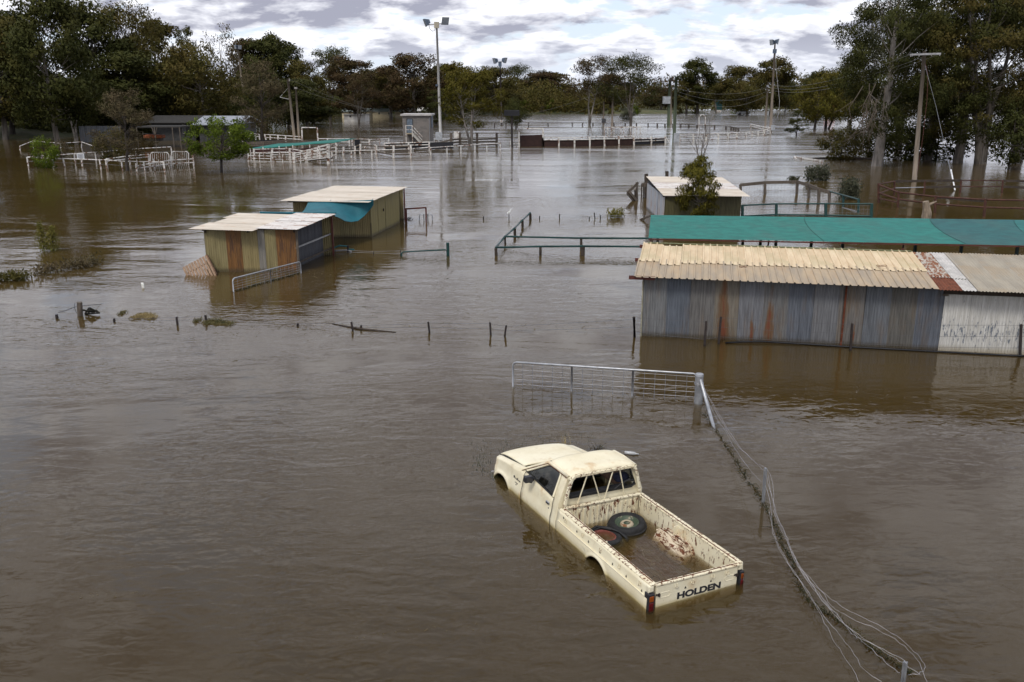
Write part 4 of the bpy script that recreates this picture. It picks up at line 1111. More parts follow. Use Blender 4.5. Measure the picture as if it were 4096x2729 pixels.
single('twig_clump', mb, mat('twig_brown', (0.035, 0.03, 0.018), 0.9, 0.3, 9), 'small clump of dark twigs in the water beyond the cab', 'twigs', loc=q0)
bt = G(1900 + 1255 * .4974, 1720 + 188 * .4974, 0.02)
mb = MB(); mb.lathe([(0, -0.13), (0.03, -0.128), (0.036, -0.115), (0.036, -0.05), (0.033, -0.04), (0.036, -0.03), (0.036, 0.06), (0.016, 0.10), (0.014, 0.13), (0.017, 0.13), (0.017, 0.15), (0, 0.15)], 14, bt, Matrix.Rotation(math.pi / 2, 3, 'X') @ Matrix.Rotation(1.3, 3, 'Y'))
single('plastic_bottle', mb, mat('cloudy_plastic', (0.42, 0.43, 0.44), 0.25, 0.2, 9), 'clear plastic bottle floating beyond the truck cab', 'bottle', loc=bt, smooth=True)
# ------------------------------------------------------------------ helpers for fences read off the photo
def crop(ox, oy, s): return lambda x, y: (ox + x * s, oy + y * s)
def bays(name, label, c, nodes, rails, m, pw=0.09, rr=0.03, cat='fence', group=None, sag=0.0, flat=False, round_=False, rail_m=None):
    """nodes: (base x, base y, top x, top y) in crop coordinates; rails: heights as a share of the post"""
    P = []
    for bx, by, tx, ty in nodes:
        b = G(*c(bx, by)); P.append((b, A(*c(tx, ty), b.y)))
    root = empty(name, P[0][0], label, cat, group)
    for b, t in P: post(root, b, t, pw, m, round_=round_)
    for f in rails:
        for (b, t), (b2, t2) in zip(P, P[1:]):
            a, e = b.lerp(t, f), b2.lerp(t2, f)
            mb = MB()
            if flat: mb.bar(a, e, rr, rr * 3)
            else: mb.tube([a, e], rr, 6)
            obj('rail', mb, rail_m or m, root)
    return root, P
def rail(root, c, y0, pts, z, m, r=0.03, name='rail'):
    obj(name, MB().tube([A(*c(x, y), y0 if not callable(y0) else y0(x)) for x, y in pts], r, 6), m, root)

# ------------------------------------------------------------------ two small sheds on the left
VERT = (4, 1, 0.4)
def iron(name, c1, c2, rust, amt, along=(0.3, 1, 4.0), sc=2.0, edge=0.12):
    if name in MATS: return MATS[name]
    t = NT(name); o = (random.random() * 20, random.random() * 9, 2)
    c = t.mix(t.mapr(t.noise(sc, 6, 0.62, along, off=o), 0.3, 0.7), c1, c2)
    k = 0.7 - 0.32 * amt
    c = t.mix(t.mapr(t.noise(sc * 1.3, 8, 0.68, along, off=(o[1], 3, o[0])), k, k + edge), c, rust)
    if along is VERT: c = silt(t, c, 0.6)
    MATS[name] = t.fin(c, 0.6); return MATS[name]
VERT = (4, 1, 0.4)
OLIVE = [iron('khaki_iron_%d' % k, a, b, (0.16, 0.10, 0.04), 0.35, VERT) for k, (a, b) in enumerate((((0.17, 0.14, 0.062), (0.25, 0.21, 0.098)), ((0.19, 0.15, 0.062), (0.27, 0.215, 0.098))))]
ORANGE = iron('orange_rust_iron', (0.12, 0.055, 0.014), (0.19, 0.085, 0.02), (0.075, 0.033, 0.014), 0.6, VERT)
GREYSTRIP = iron('grey_strip_iron', (0.15, 0.14, 0.12), (0.22, 0.205, 0.18), (0.12, 0.09, 0.05), 0.3, VERT)
LONG = (4.0, 1, 0.35)
ROOFW = [iron('pale_roof_iron_%d' % k, (0.48, 0.42, 0.34), (0.64, 0.58, 0.50), (0.40, 0.19, 0.07), a, LONG) for k, a in enumerate((0.45, 0.35, 0.3))]
ROOFR = iron('white_roof_iron_rust', (0.52, 0.49, 0.46), (0.68, 0.65, 0.62), (0.24, 0.10, 0.05), 0.45, (3, 1, 0.6), 1.6, 0.05)
def small_shed(name, label, fl, fr, depth, zf, zb, widths, mats, roofcols, right, over, q=None):
    """fl, fr: front wall feet; right: kind of right-hand side"""
    fl, fr = Vector(fl), Vector(fr); d = (fr - fl).normalized(); q = q or Vector((-d.y, d.x, 0))
    root = empty(name, fl, label, 'shed')
    s = 0; tot = (fr - fl).length; k = tot / sum(widths)
    for w, m in zip(widths, mats):
        sheet('wall_sheet', root, fl + d * s + Vector((0, 0, -0.6)), d, (0, 0, 1), w * k, zf + 0.55, m, 0.09, 0.010); s += w * k
    bl, br = fl + q * depth, fr + q * depth
    n = int(depth / 0.8)
    for i in range(n):     # left wall
        sheet('wall_sheet', root, bl - q * (i * depth / n) + Vector((0, 0, -0.6)), -q, (0, 0, 1), depth / n, zf + 0.55, OLIVE[i % 2], 0.09, 0.010)
    for i in range(5):
        sheet('wall_sheet', root, br - d * (i * tot / 5) + Vector((0, 0, -0.6)), -d, (0, 0, 1), tot / 5, zb + 0.55, OLIVE[i % 2], 0.09, 0.010)
    right(root, fr, q, depth, zf)
    # roof courses with corrugations running across
    E = fl - d * over[0] - q * over[1] + Vector((0, 0, zf)); F = fr + d * over[2] - q * over[1] + Vector((0, 0, zf))
    S = (q * (depth + over[1] + over[3]) + Vector((0, 0, zb - zf))); L = S.length; S.normalize()
    W = (F - E).length
    for (f0, f1, s0, s1, m, dz) in roofcols:
        sheet('roof_sheet', root, E + S * (L * f0) + d * (W * s0) + Vector((0, 0, dz)), S, d, L * (f1 - f0), W * (s1 - s0), m, 0.09, -0.010)
    for f in (0.04, 0.5, 0.97):
        a = E + S * (L * f) - Vector((0, 0, 0.06)); obj('purlin', MB().bar(a + d * (over[0] - 0.1), a + d * (W - over[2] + 0.1), 0.05, 0.08), DARKWOOD, root)
    for sx in (0.02, 0.48, 0.98):
        a = fl.lerp(fr, sx) - q * 0.05; obj('bracket', MB().bar(a + Vector((0, 0, zf - 0.16)), a + Vector((0, 0, zf - 0.04)), 0.06, 0.05), DARKWOOD, root)
    return root, d, q
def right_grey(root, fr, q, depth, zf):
    m = galv('shaded_zinc', (0.075, 0.078, 0.09), None, stain=0.2); n = 5  # zinc colour darkened to stand for the shade inside the open side
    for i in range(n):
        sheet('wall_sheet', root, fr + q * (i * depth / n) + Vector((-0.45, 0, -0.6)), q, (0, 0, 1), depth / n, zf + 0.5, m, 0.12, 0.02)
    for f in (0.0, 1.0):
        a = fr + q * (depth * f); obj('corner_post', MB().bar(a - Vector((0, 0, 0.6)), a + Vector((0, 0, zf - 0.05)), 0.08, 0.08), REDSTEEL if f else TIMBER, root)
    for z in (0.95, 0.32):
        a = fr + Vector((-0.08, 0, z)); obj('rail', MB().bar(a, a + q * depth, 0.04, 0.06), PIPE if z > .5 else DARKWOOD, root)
def right_olive(root, fr, q, depth, zf):
    flat = [iron('khaki_flat_%d' % k, (0.17, 0.14, 0.048), (0.225, 0.185, 0.064), (0.12, 0.09, 0.04), 0.15, VERT) for k in range(2)]
    n = 4; dp = depth * 0.86
    for i in range(n):
        a = fr + q * (i * dp / n); sheet('wall_sheet', root, a + Vector((0, 0, -0.6)), q, (0, 0, 1), dp / n - 0.02, zf + 0.5, flat[i % 2], 0.19, 0.004)
    a = fr + q * dp; m = galv('shaded_zinc', (0.075, 0.078, 0.09), None, stain=0.2)  # same darkened zinc, its colour carrying the shade of the open bay
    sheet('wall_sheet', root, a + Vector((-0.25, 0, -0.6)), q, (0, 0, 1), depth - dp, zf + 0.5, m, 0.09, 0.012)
    for f in (0.0, 1.02):
        a = fr + q * (depth * f) + Vector((0.02, 0, 0)); obj('corner_post', MB().bar(a - Vector((0, 0, 0.6)), a + Vector((0, 0, zf - 0.03)), 0.07, 0.07), REDSTEEL if f else OLIVE[0], root)
    a = fr + q * (dp * 0.42) + Vector((0.03, 0, 1.0)); obj('door_latch', MB().bar(a, a + Vector((0, 0, 0.14)), 0.04, 0.1), PICKET, root)
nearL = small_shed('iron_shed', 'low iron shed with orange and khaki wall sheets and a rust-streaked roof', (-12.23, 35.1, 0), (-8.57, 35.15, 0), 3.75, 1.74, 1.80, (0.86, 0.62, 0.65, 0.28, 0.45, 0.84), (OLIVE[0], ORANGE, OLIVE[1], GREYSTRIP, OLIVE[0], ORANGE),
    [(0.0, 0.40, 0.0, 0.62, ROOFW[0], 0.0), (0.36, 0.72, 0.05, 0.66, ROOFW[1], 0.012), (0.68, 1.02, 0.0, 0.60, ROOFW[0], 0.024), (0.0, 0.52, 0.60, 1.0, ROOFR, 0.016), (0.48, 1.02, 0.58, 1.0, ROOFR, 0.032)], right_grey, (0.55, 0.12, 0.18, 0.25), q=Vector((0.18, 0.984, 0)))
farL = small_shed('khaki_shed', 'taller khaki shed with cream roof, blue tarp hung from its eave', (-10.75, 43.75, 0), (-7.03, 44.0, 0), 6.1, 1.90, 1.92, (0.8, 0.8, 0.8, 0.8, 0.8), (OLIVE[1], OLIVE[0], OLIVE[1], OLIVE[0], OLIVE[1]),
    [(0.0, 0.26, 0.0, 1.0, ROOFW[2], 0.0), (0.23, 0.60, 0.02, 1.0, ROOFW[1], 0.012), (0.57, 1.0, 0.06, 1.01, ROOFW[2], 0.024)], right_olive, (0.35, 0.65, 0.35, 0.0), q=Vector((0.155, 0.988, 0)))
def build_tarp():
    T = [(1232, 803), (1300, 799), (1370, 797), (1440, 795), (1494, 793)]
    Bt = [(1200, 853, 39.6), (1265, 856, 39.65), (1325, 858, 39.8), (1355, 872, 40.4), (1380, 884, 41.0), (1405, 889, 41.5), (1432, 884, 42.1), (1458, 864, 42.6), (1480, 838, 43.0), (1494, 806, 43.2)]
    def lerp(L, s):
        x = s * (len(L) - 1); i = min(int(x), len(L) - 2); f = x - i
        f2 = f * f * (3 - 2 * f)
        return tuple(a + (b - a) * f for a, b in zip(L[i], L[i + 1]))
    rows = []
    for i in range(37):
        s = i / 36; tx, ty = lerp(T, s); bx, by, bY = lerp(Bt, s)
        a = A(tx, ty + 7, 42.85); b = A(bx, by, bY); row = []
        for j in range(17):
            g = j / 16; p = a.lerp(b, g)
            p.z -= 0.22 * math.sin(math.pi * g) * (0.35 + 0.65 * s) ; p.y -= 0.05 * math.sin(s * 26 + g * 2) * g
            p.z += 0.035 * math.sin(s * 21 - g * 3) * g * (1 - g) * 3
            row.append(p)
        rows.append(row)
    t = NT('teal_tarp'); c = t.mix(t.mapr(t.noise(1.5, 5), 0.3, 0.7), (0.006, 0.085, 0.115), (0.010, 0.125, 0.16)); t.bump(t.noise(4, 4), 0.4, 0.05)
    o = empty('tarp', A(1300, 860, 40), 'teal tarp slung between the roofs of the two left sheds', 'tarp')
    obj('cloth', MB().grid(rows), t.fin(c, 0.7), o, smooth=True, solid=0.01)
    obj('tarp_roll', MB().tube([A(1040, 853, 39.3), A(1180, 853, 39.4), A(1345, 852, 39.6)], [0.07, 0.05, 0.055], 8), t.m, o, smooth=True)
    for (x, y) in ((1236, 801), (1320, 797), (1488, 792)):
        p = A(x, y + 7, 42.85); obj('lashing', MB().tube([p, p + Vector((0.03, 0.12, 0.03))], 0.012, 4), t.m, o)
build_tarp()
c6 = crop(700, 700, 1100 / 2354)
# leaning wooden pallet by the shed corner
def build_pallet():
    a, b = A(*c6(65, 792), 34.6), A(*c6(268, 686), 34.95)
    root = empty('wooden_pallet', (a.x, a.y, 0), 'tilted wooden pallet half under water against the orange-striped shed', 'pallet')
    m_ = mat('pale_pallet_wood', (0.30, 0.20, 0.13), 0.85, 0.35, 4, stretch=(5, 5, 1))
    dn = (A(*c6(340, 832), 34.5) - A(*c6(268, 686), 34.95)).normalized()
    for k in range(9):
        p = a.lerp(b, (k + 0.3) / 8.6); obj('slat', MB().bar(p, p + dn * 1.35, 0.095, 0.02, up=(0, -1, 0.2)), m_, root)
    back = Vector((0, 0.05, 0.0))
    obj('bearer', MB().bar(b + dn * 0.02 + (b - a).normalized() * 0.03, b + dn * 1.0 + (b - a).normalized() * 0.03, 0.045, 0.09, up=(0, -1, 0.2)), mat('dark_pallet_wood', (0.14, 0.08, 0.05), 0.9, 0.3, 5), root)
    for f in (0.35, 0.9): obj('bearer', MB().bar(a + dn * f + back, b + dn * f + back, 0.05, 0.08, up=(0, -1, 0.2)), MATS['dark_pallet_wood'], root)
build_pallet()
# gate in front of the orange shed, with weed along its foot
ya = G(*c6(497, 1002)).y; yb = G(*c6(1076, 838)).y
g1 = mesh_gate('yard_gate', 'galvanised mesh gate standing askew before the orange-striped shed', (A(*c6(492, 888), ya), A(*c6(1072, 742), yb)), PIPE, 0.026, uprights=(0.53,), hmesh=0.45)
def trash_line(name, label, pts, m, n=120, size=0.06, seed=1, kind='stuff', height=0.05, parent=None):
    rn = random.Random(seed); mb = MB(); seg = list(zip(pts, pts[1:]))
    for i in range(n):
        (x0, y0), (x1, y1) = seg[rn.randrange(len(seg))]; f = rn.random()
        p = G(x0 + (x1-x0)*f, y0 + (y1-y0)*f + rn.gauss(0, 1.5)); a = rn.uniform(0, 6.28); l = rn.uniform(0.4, 1.6) * size
        mb.tube([p + Vector((0, 0, -0.02)), p + Vector((l * math.cos(a) * .5, l * math.sin(a) * .5, height * rn.uniform(.3, 1))), p + Vector((l * math.cos(a), l * math.sin(a), rn.uniform(0, height)))], [0.014, 0.010, 0.004], 3)
    o = obj(name, mb, m, parent)
    if kind == 'stuff': tag(o, label, kind='stuff')
    return o
TRASH = MATS['wet_trash']
trash_line('gate_weed', 'dark weed caught along the foot of the gate', [c6(500, 1000), c6(800, 915), c6(1070, 842)], TRASH, 160, 0.10, 2, parent=g1)
rn = random.Random(8); mb = MB(); p0 = G(*c6(830, 885))
for k in range(70):
    a = rn.uniform(0, 6.28); p = p0 + Vector((rn.gauss(0, .25), rn.gauss(0, .12), rn.uniform(0, .28))); mb.tube([p, p + Vector((.09 * math.cos(a), .09 * math.sin(a), rn.uniform(-.06, .08)))], [0.010, 0.003], 3)
single('leafy_branch', mb, mat('withered_leaf', (0.24, 0.16, 0.12), 0.9, 0.4, 9), 'withered grey-pink leafy branch snagged behind the askew gate', 'branch', loc=p0)
# red frame and small hoop right of the khaki shed
root = empty('pipe_frame', G(*c6(1990, 460)), 'rusty red square pipe frame standing in water right of the khaki shed', 'frame')
yq = G(*c6(1985, 400)).y
for (bx, by, tx, ty) in ((1985, 405, 1978, 292), (2152, 405, 2148, 280)): obj('post', MB().bar(A(*c6(bx, by + 60), yq), A(*c6(tx, ty), yq), 0.08, 0.08), REDSTEEL, root)
obj('top_bar', MB().bar(A(*c6(1968, 292), yq), A(*c6(2152, 280), yq), 0.08, 0.08), REDSTEEL, root)
p0 = G(*c6(1995, 380)); rn = random.Random(3); mb = MB()
for k in range(60): a = rn.uniform(0, 6.28); p = p0 + Vector((rn.gauss(0, .12), rn.gauss(0, .12), rn.uniform(-.02, .1))); mb.tube([p, p + Vector((.1 * math.cos(a), .1 * math.sin(a), rn.uniform(-.03, .06)))], [0.014, 0.004], 3)
single('weed_clump', mb, mat('dark_weed', (0.015, 0.014, 0.01), 0.9, 0.3, 6), 'dark clump of weed at the foot of the red pipe frame', 'weed', loc=p0)
y_ = G(*c6(2095, 385)).y
mesh_gate('hoop_gate', 'small grey hoop-topped gate beyond the red pipe frame', (A(*c6(2090, 336), y_), A(*c6(2203, 336), y_)), PIPE, 0.03, uprights=(0.35, 0.65), mesh=False, bend=0.12)
ya = G(*c6(1940, 692)).y; yb = G(*c6(2335, 690)).y
mesh_gate('low_gate', 'low dark green gate almost under water, left of the green rail yard', (A(*c6(1938, 660), ya), A(*c6(2332, 640), yb)), GREENSTEEL, 0.035, uprights=(), hmesh=0.25, bend=0.10)
bb = G(*c6(2338, 690)); single('gate_post', MB().tube([bb - Vector((0, 0, .6)), A(*c6(2335, 580), bb.y)], 0.07, 8), GREENSTEEL, 'dark green round post holding the low drowned gate', 'post', loc=bb)
picket_fence('drowned_netting', 'sunken netting fence between the left sheds and the low green gate', [(*c6(1370, 668), c6(0, 640)[1]), (*c6(1700, 678), c6(0, 655)[1]), (*c6(1930, 690), c6(0, 645)[1])], (0.95, 0.4), PICKET, WIRE, 0.03, 0.006)
root = empty('drowned_trailer', G(*c6(1440, 660)), 'sunken green and grey drawbar poking up beside the left sheds', 'trailer')
yq = G(*c6(1440, 660)).y
obj('drawbar', MB().tube([A(*c6(1360, 625), yq), A(*c6(1410, 605), yq), A(*c6(1480, 612), yq)], 0.035, 6), mat('teal_steel', (0.015, 0.11, 0.12), 0.6, 0.3, 6), root)
obj('jockey_post', MB().tube([A(*c6(1482, 670), yq), A(*c6(1480, 605), yq)], 0.05, 8), PICKET, root)
obj('hoop', MB().tube([A(*c6(1365, 648), yq), A(*c6(1480, 643), yq), A(*c6(1505, 655), yq), A(*c6(1515, 690), yq)], 0.03, 6), PIPE, root)
obj('side_lever', MB().bar(A(*c6(1480, 635), yq), A(*c6(1535, 640), yq), 0.06, 0.05), MATS['teal_steel'], root)

# ------------------------------------------------------------------ drowned fence across the middle
picket_fence('drowned_fence', 'ragged line of steel pickets and wire crossing the open water', [(457, 1286, 1275), (710, 1297, 1268, 706), (826, 1290, 1261, 821), (1191, 1304, 1294), (1411, 1322, 1288, 1406), (1445, 1318, 1301), (1718, 1330, 1288, 1713), (1963, 1338, 1290, 1960), (2019, 1344, 1302, 2025), (2537, 1346, 1270)], (0.9, 0.5), PICKET, mat('thin_wire', (0.1, 0.1, 0.11), .6), 0.055, 0.004)
b = G(321, 1262); root = empty('timber_strainer', b, 'weathered timber strainer post with wire and a snagged black frame', 'post')
post(root, b, A(318, 1209, b.y), 0.17, TIMBER, 'post', True, 10)
obj('wire', MB().tube([A(232, 1250, b.y - .2), A(265, 1242, b.y), A(298, 1229, b.y), A(319, 1224, b.y), A(400, 1218, b.y + 1.5), A(470, 1195, b.y + 3), A(540, 1163, b.y + 5)], 0.008, 4), PICKET, root)
obj('wire', MB().tube([A(300, 1212, b.y), A(297, 1229, b.y), A(306, 1252, b.y), A(318, 1262, b.y)], 0.008, 4), PICKET, root)
mb = MB(); yq = b.y
for p, q_ in (((340, 1255), (357, 1231)), ((357, 1231), (398, 1252)), ((398, 1252), (340, 1257)), ((330, 1240), (380, 1250)), ((345, 1243), (390, 1243)), ((350, 1256), (365, 1233))): mb.tube([A(*p, yq), A(*q_, yq + .1)], 0.03, 5)
obj('snagged_frame', mb, mat('dark_weed', (0.015, 0.014, 0.01), .9), root)
bb = G(229, 1272); single('short_picket', MB().bar(bb - Vector((0, 0, .5)), A(226, 1258, bb.y), 0.08, 0.06), PICKET, 'short leaning stub left of the timber strainer post', 'post', loc=bb)
for nm, lb, pts, n, sz, sd in (('straw_mat', 'pale mat of floating straw left of the fence pickets', [(545, 1270), (575, 1263), (610, 1272)], 260, 0.22, 4), ('reed_mat', 'clump of reeds and straw against the second picket', [(825, 1290), (860, 1288), (930, 1298)], 300, 0.2, 5), ('small_tuft', 'tiny dark tuft floating between straw mats', [(480, 1256), (498, 1254)], 40, 0.12, 6), ('drift_tuft', 'small brown tuft just left of the reed clump', [(780, 1286), (795, 1284)], 40, 0.14, 7)):
    rn = random.Random(sd); mb = MB()
    c0 = G(*pts[len(pts) // 2])
    for i in range(n):
        f = rn.random() * (len(pts) - 1); k = min(int(f), len(pts) - 2); f -= k
        p = G(pts[k][0] + (pts[k+1][0]-pts[k][0]) * f, pts[k][1] + (pts[k+1][1]-pts[k][1]) * f) + Vector((0, rn.gauss(0, .12), 0)); a = rn.uniform(-0.5, 0.5) + (math.pi if rn.random() < .5 else 0); l = rn.uniform(.3, 1) * sz
        mb.tube([p, p + Vector((l * math.cos(a) * .5, l * math.sin(a) * .5, rn.uniform(.02, .10))), p + Vector((l * math.cos(a), l * math.sin(a), 0.0))], [0.010, 0.008, 0.003], 3)
    single(nm, mb, DRYGRASS if 'mat' in nm and nm != 'reed_mat' else mat('olive_straw', (0.16, 0.13, 0.05), 0.9, 0.5, 5, col2=(0.04, 0.045, 0.015)), lb, 'debris', loc=c0)
single('floating_log', MB().tube([G(1330, 1296, 0.0), G(1440, 1316, 0.02), G(1584, 1330, 0.0)], [0.02, 0.035, 0.02], 7), DARKWOOD, 'thin dark log floating by the fence pickets', 'log', smooth=True)
c4 = crop(0, 850, 900 / 2354)
bb = G(*c4(1497, 785)); single('white_pipe', MB().tube([bb - Vector((0, 0, .4)), A(*c4(1494, 760), bb.y), A(*c4(1485, 738), bb.y), A(*c4(1478, 740), bb.y)], [0.05, 0.05, 0.05, 0.03], 8), mat('white_pvc', (0.75, 0.74, 0.68), 0.5, 0.1, 5), 'short white plastic vent pipe poking from open water', 'pipe', loc=bb, smooth=True)

# ------------------------------------------------------------------ shed, yards and rails on the right
c7 = crop(2480, 690, 600 / 2354)
def build_back_shed():
    fl, fr = Vector((8.22, 48.0, 0)), Vector((12.55, 48.9, 0))
    def right(root, fr_, q, depth, zf):
        for i in range(7): sheet('wall_sheet', root, fr_ + q * (i * depth / 7) + Vector((0, 0, -0.6)), q, (0, 0, 1), depth / 7, zf + 0.6, DG, 0.09, 0.012)
    DG = iron('dark_olive_iron', (0.055, 0.05, 0.018), (0.085, 0.075, 0.028), (0.05, 0.04, 0.02), 0.2, VERT)
    global OLIVE
    keep = OLIVE; OLIVE = [iron('zinc_rust_board', (0.30, 0.31, 0.33), (0.42, 0.43, 0.45), (0.26, 0.14, 0.08), 0.55, VERT), iron('zinc_pale_board', (0.27, 0.29, 0.33), (0.38, 0.40, 0.44), (0.30, 0.2, 0.13), 0.3, VERT)]
    small_shed('pen_shed', 'dark olive shed with pale patched roof behind the shade cloth, a gum sapling before it', fl, fr, 7.4, 1.60, 1.92, (0.9,) * 5, (DG,) * 5,
        [(0.0, 0.42, 0.0, 0.16, ROOFW[0], 0.006), (0.0, 0.40, 0.15, 1.0, ROOFW[2], 0.0), (0.36, 0.70, 0.0, 1.0, ROOFR, 0.014), (0.66, 1.0, 0.0, 1.0, ROOFW[1], 0.028)], right, (0.10, 0.15, 0.15, 0.1), q=Vector((0.02, 1, 0)).normalized())
    OLIVE = keep
build_back_shed()
ct = crop(3000, 650, 1096 / 2354)
root, P = bays('timber_yard', 'weathered timber post and rail yard with netting behind the olive shed', ct, [(-80, 285, -82, 190), (128, 272, 128, 168), (402, 272, 405, 162), (505, 305, 508, 190), (590, 342, 592, 226), (680, 352, 684, 252)], (0.95,), TIMBER, 0.16, 0.07, flat=True)
def net(root, a, b, z0, z1, step=0.22, m=WIRE, r=0.006, name='netting'):
    mb = MB(); n = max(2, int((b - a).length / step))
    for k in range(n + 1): p = a.lerp(b, k / n); mb.tube([(p.x, p.y, z0), (p.x, p.y, z1)], r, 3)
    k = z0
    while k < z1: mb.tube([(a.x, a.y, k), (b.x, b.y, k)], r, 3); k += step
    tag(obj(name, mb, m, root), kind='stuff')
for (a, _), (b2, _) in list(zip(P, P[1:])): net(root, a, b2, 0.0, 0.8)
root, P = bays('green_panel_fence', 'dark green pipe fence with netting joining the timber yard', ct, [(-65, 470, -65, 365), (225, 455, 227, 352), (650, 462, 650, 350), (1040, 470, 1045, 352)], (0.96, 0.08), GREENSTEEL, 0.14, 0.05)
for (a, _), (b2, _) in zip(P, P[1:]): net(root, a, b2, 0.0, 0.75)
P2 = [(G(*ct(690, 352)), A(*ct(688, 250), G(*ct(690, 352)).y)), (G(*ct(800, 385)), A(*ct(802, 282), G(*ct(800, 385)).y)), (G(*ct(930, 430)), A(*ct(934, 318), G(*ct(930, 430)).y))]
for b, t in P2[1:]: post(root, b, t, 0.12, GREENSTEEL)
for (b, t), (b2, t2) in zip(P2, P2[1:]): obj('rail', MB().tube([t, t2], 0.05, 6), GREENSTEEL, root)
obj('grey_rail', MB().bar(A(*ct(790, 390), P2[1][0].y), A(*ct(930, 428), P2[2][0].y), 0.05, 0.10), PIPE, root)
RUSTY = mat('rusty_pipe', (0.075, 0.030, 0.020), 0.8, 0.4, 5)
yn = [(1105, 345, 1105, 180), (1270, 385, 1277, 248), (1588, 430, 1597, 285), (2010, 462, 2025, 310), (2500, 480, 2515, 318)]
root, P = bays('round_yard', 'rusty red pipe-rail yard standing in water at the right', ct, yn, (0.93, 0.50), RUSTY, 0.16, 0.055, round_=True)
yf = [(1105, 345, 1105, 180), (1240, 278, 1242, 158), (1495, 268, 1502, 155), (1805, 262, 1814, 150), (2165, 260, 2172, 153), (2500, 275, 2510, 160)]
F = [(G(*ct(bx, by)), None) for bx, by, _, _ in yf]
F = [(b, A(*ct(tx, ty), b.y)) for (b, _), (_, _, tx, ty) in zip(F, yf)]
for i, ((b, t), (b2, t2)) in enumerate(zip(F, F[1:])):
    if i: post(root, b, t, 0.14, RUSTY, round_=True)
    wood = i in (1, 2, 4)
    for f in (0.96, 0.48):
        mm = DARKWOOD if wood else RUSTY
        if f < .5 and i == 1: mm = PIPE
        obj('rail', MB().bar(b.lerp(t, f), b2.lerp(t2, f), 0.06, 0.17) if wood and mm is DARKWOOD else MB().tube([b.lerp(t, f), b2.lerp(t2, f)], 0.04, 6), mm, root)
post(root, *F[-1], 0.14, RUSTY, round_=True)
obj('rail', MB().tube([P[0][0].lerp(P[0][1], 0.22), P[1][0].lerp(P[1][1], 0.30)], 0.045, 6), RUSTY, root)
obj('rail', MB().bar(P[2][0].lerp(P[2][1], 0.9), P[3][0].lerp(P[3][1], 0.85), 0.05, 0.15), DARKWOOD, root)
bb = G(*ct(1510, 478)); mb = MB(); tp = A(*ct(1508, 335), bb.y)
mb.tube([bb - Vector((0, 0, .5)), bb + Vector((.03, 0, .3)), bb.lerp(tp, .6) + Vector((.05, 0, 0)), tp], [0.30, 0.26, 0.21, 0.17], 9)
mb.tube([bb.lerp(tp, .7), bb.lerp(tp, .85) + Vector((.35, 0, .02)), bb.lerp(tp, .9) + Vector((.62, 0, .1))], [0.10, 0.08, 0.03], 6)
single('dead_stump', mb, mat('bleached_wood', (0.24, 0.19, 0.14), 0.95, 0.45, 3, stretch=(5, 5, 1), bump=0.4), 'broken grey tree stump behind the shade cloth', 'stump', loc=bb)
# splintered frame left of the olive shed
root = empty('broken_crate', G(*c7(150, 430)), 'broken timber pen frame slumped in water left of the olive shed', 'debris')
yq = G(*c7(200, 450)).y
for a, b in (((115, 320), (285, 160)), ((150, 310), (300, 490)), ((115, 320), (235, 465)), ((265, 150), (270, 430)), ((235, 270), (245, 380))):
    obj('plank', MB().bar(A(*c7(*a), yq), A(*c7(*b), yq + .3), 0.10, 0.16), TIMBER, root)
root = empty('timber_gatepost', G(*c7(345, 380)), 'dark boarded gate end against the olive shed', 'gate')
yq = G(*c7(345, 400)).y
for x in (335, 365, 395): obj('board', MB().bar(A(*c7(x, 420), yq), A(*c7(x + 5, 175), yq), 0.28, 0.05), DARKWOOD, root)
obj('cross_board', MB().bar(A(*c7(345, 195), yq - .1), A(*c7(415, 195), yq - .1), 0.06, 0.3), TIMBER, root)
for i, (x, b_, t_) in enumerate(((410, 400, 22), (735, 250, -20))):
    bb = G(*c7(x, b_)); single('tall_post', MB().bar(bb - Vector((0, 0, .5)), A(*c7(x + 2, t_), bb.y), 0.22, 0.22), DARKWOOD, 'dark timber post at the back left corner of the olive shed' if i == 0 else 'dark timber post seen just over the olive shed roof', 'post', loc=bb)
bb = G(*c7(320, 742)); single('fallen_plank', MB().bar(bb, A(*c7(520, 665), bb.y - 1.2), 0.10, 0.08), TIMBER, 'grey plank slanting from the water to the shade cloth corner', 'plank', loc=bb)

# ------------------------------------------------------------------ stock pens, far left
cp = crop(80, 480, 620 / 2354)
root, P = bays('sheep_pen', 'white pipe-rail stock pen at the far left with a sagging top rail', cp, [(126, 692, 106, 565), (404, 705, 380, 578), (678, 715, 655, 585), (1230, 745, 1208, 604), (1318, 742, 1300, 602), (1558, 765, 1540, 625), (1895, 775, 1878, 632), (2200, 785, 2182, 640)], (0.98,), WHITEST, 0.11, 0.05)
Pb = []
for bx, by, tx, ty in ((126, 692, 106, 565), (505, 672, 482, 540), (840, 645, 822, 515), (1158, 622, 1138, 490), (1503, 592, 1486, 464), (1768, 570, 1752, 440), (2308, 535, 2292, 410)):
    b = G(*cp(bx, by)); Pb.append((b, A(*cp(tx, ty), b.y)))
for b, t in Pb[1:]: post(root, b, t, 0.11, WHITEST)
for (b, t), (b2, t2) in zip(Pb, Pb[1:]): obj('rail', MB().tube([t, t2], 0.05, 6), WHITEST, root)
for (b, t), (b2, t2) in list(zip(P, P[1:])) + list(zip(Pb, Pb[1:])): obj('wire', MB().tube([b.lerp(t, 0.5), b2.lerp(t2, 0.5)], 0.012, 4), WIRE, root)
root, P = bays('inner_pen', 'double-railed white inner pen behind the sheep pen posts', cp, [(1325, 720, 1310, 590), (1675, 690, 1660, 545), (1962, 660, 1950, 520)], (0.98, 0.70), WHITEST, 0.12, 0.055)
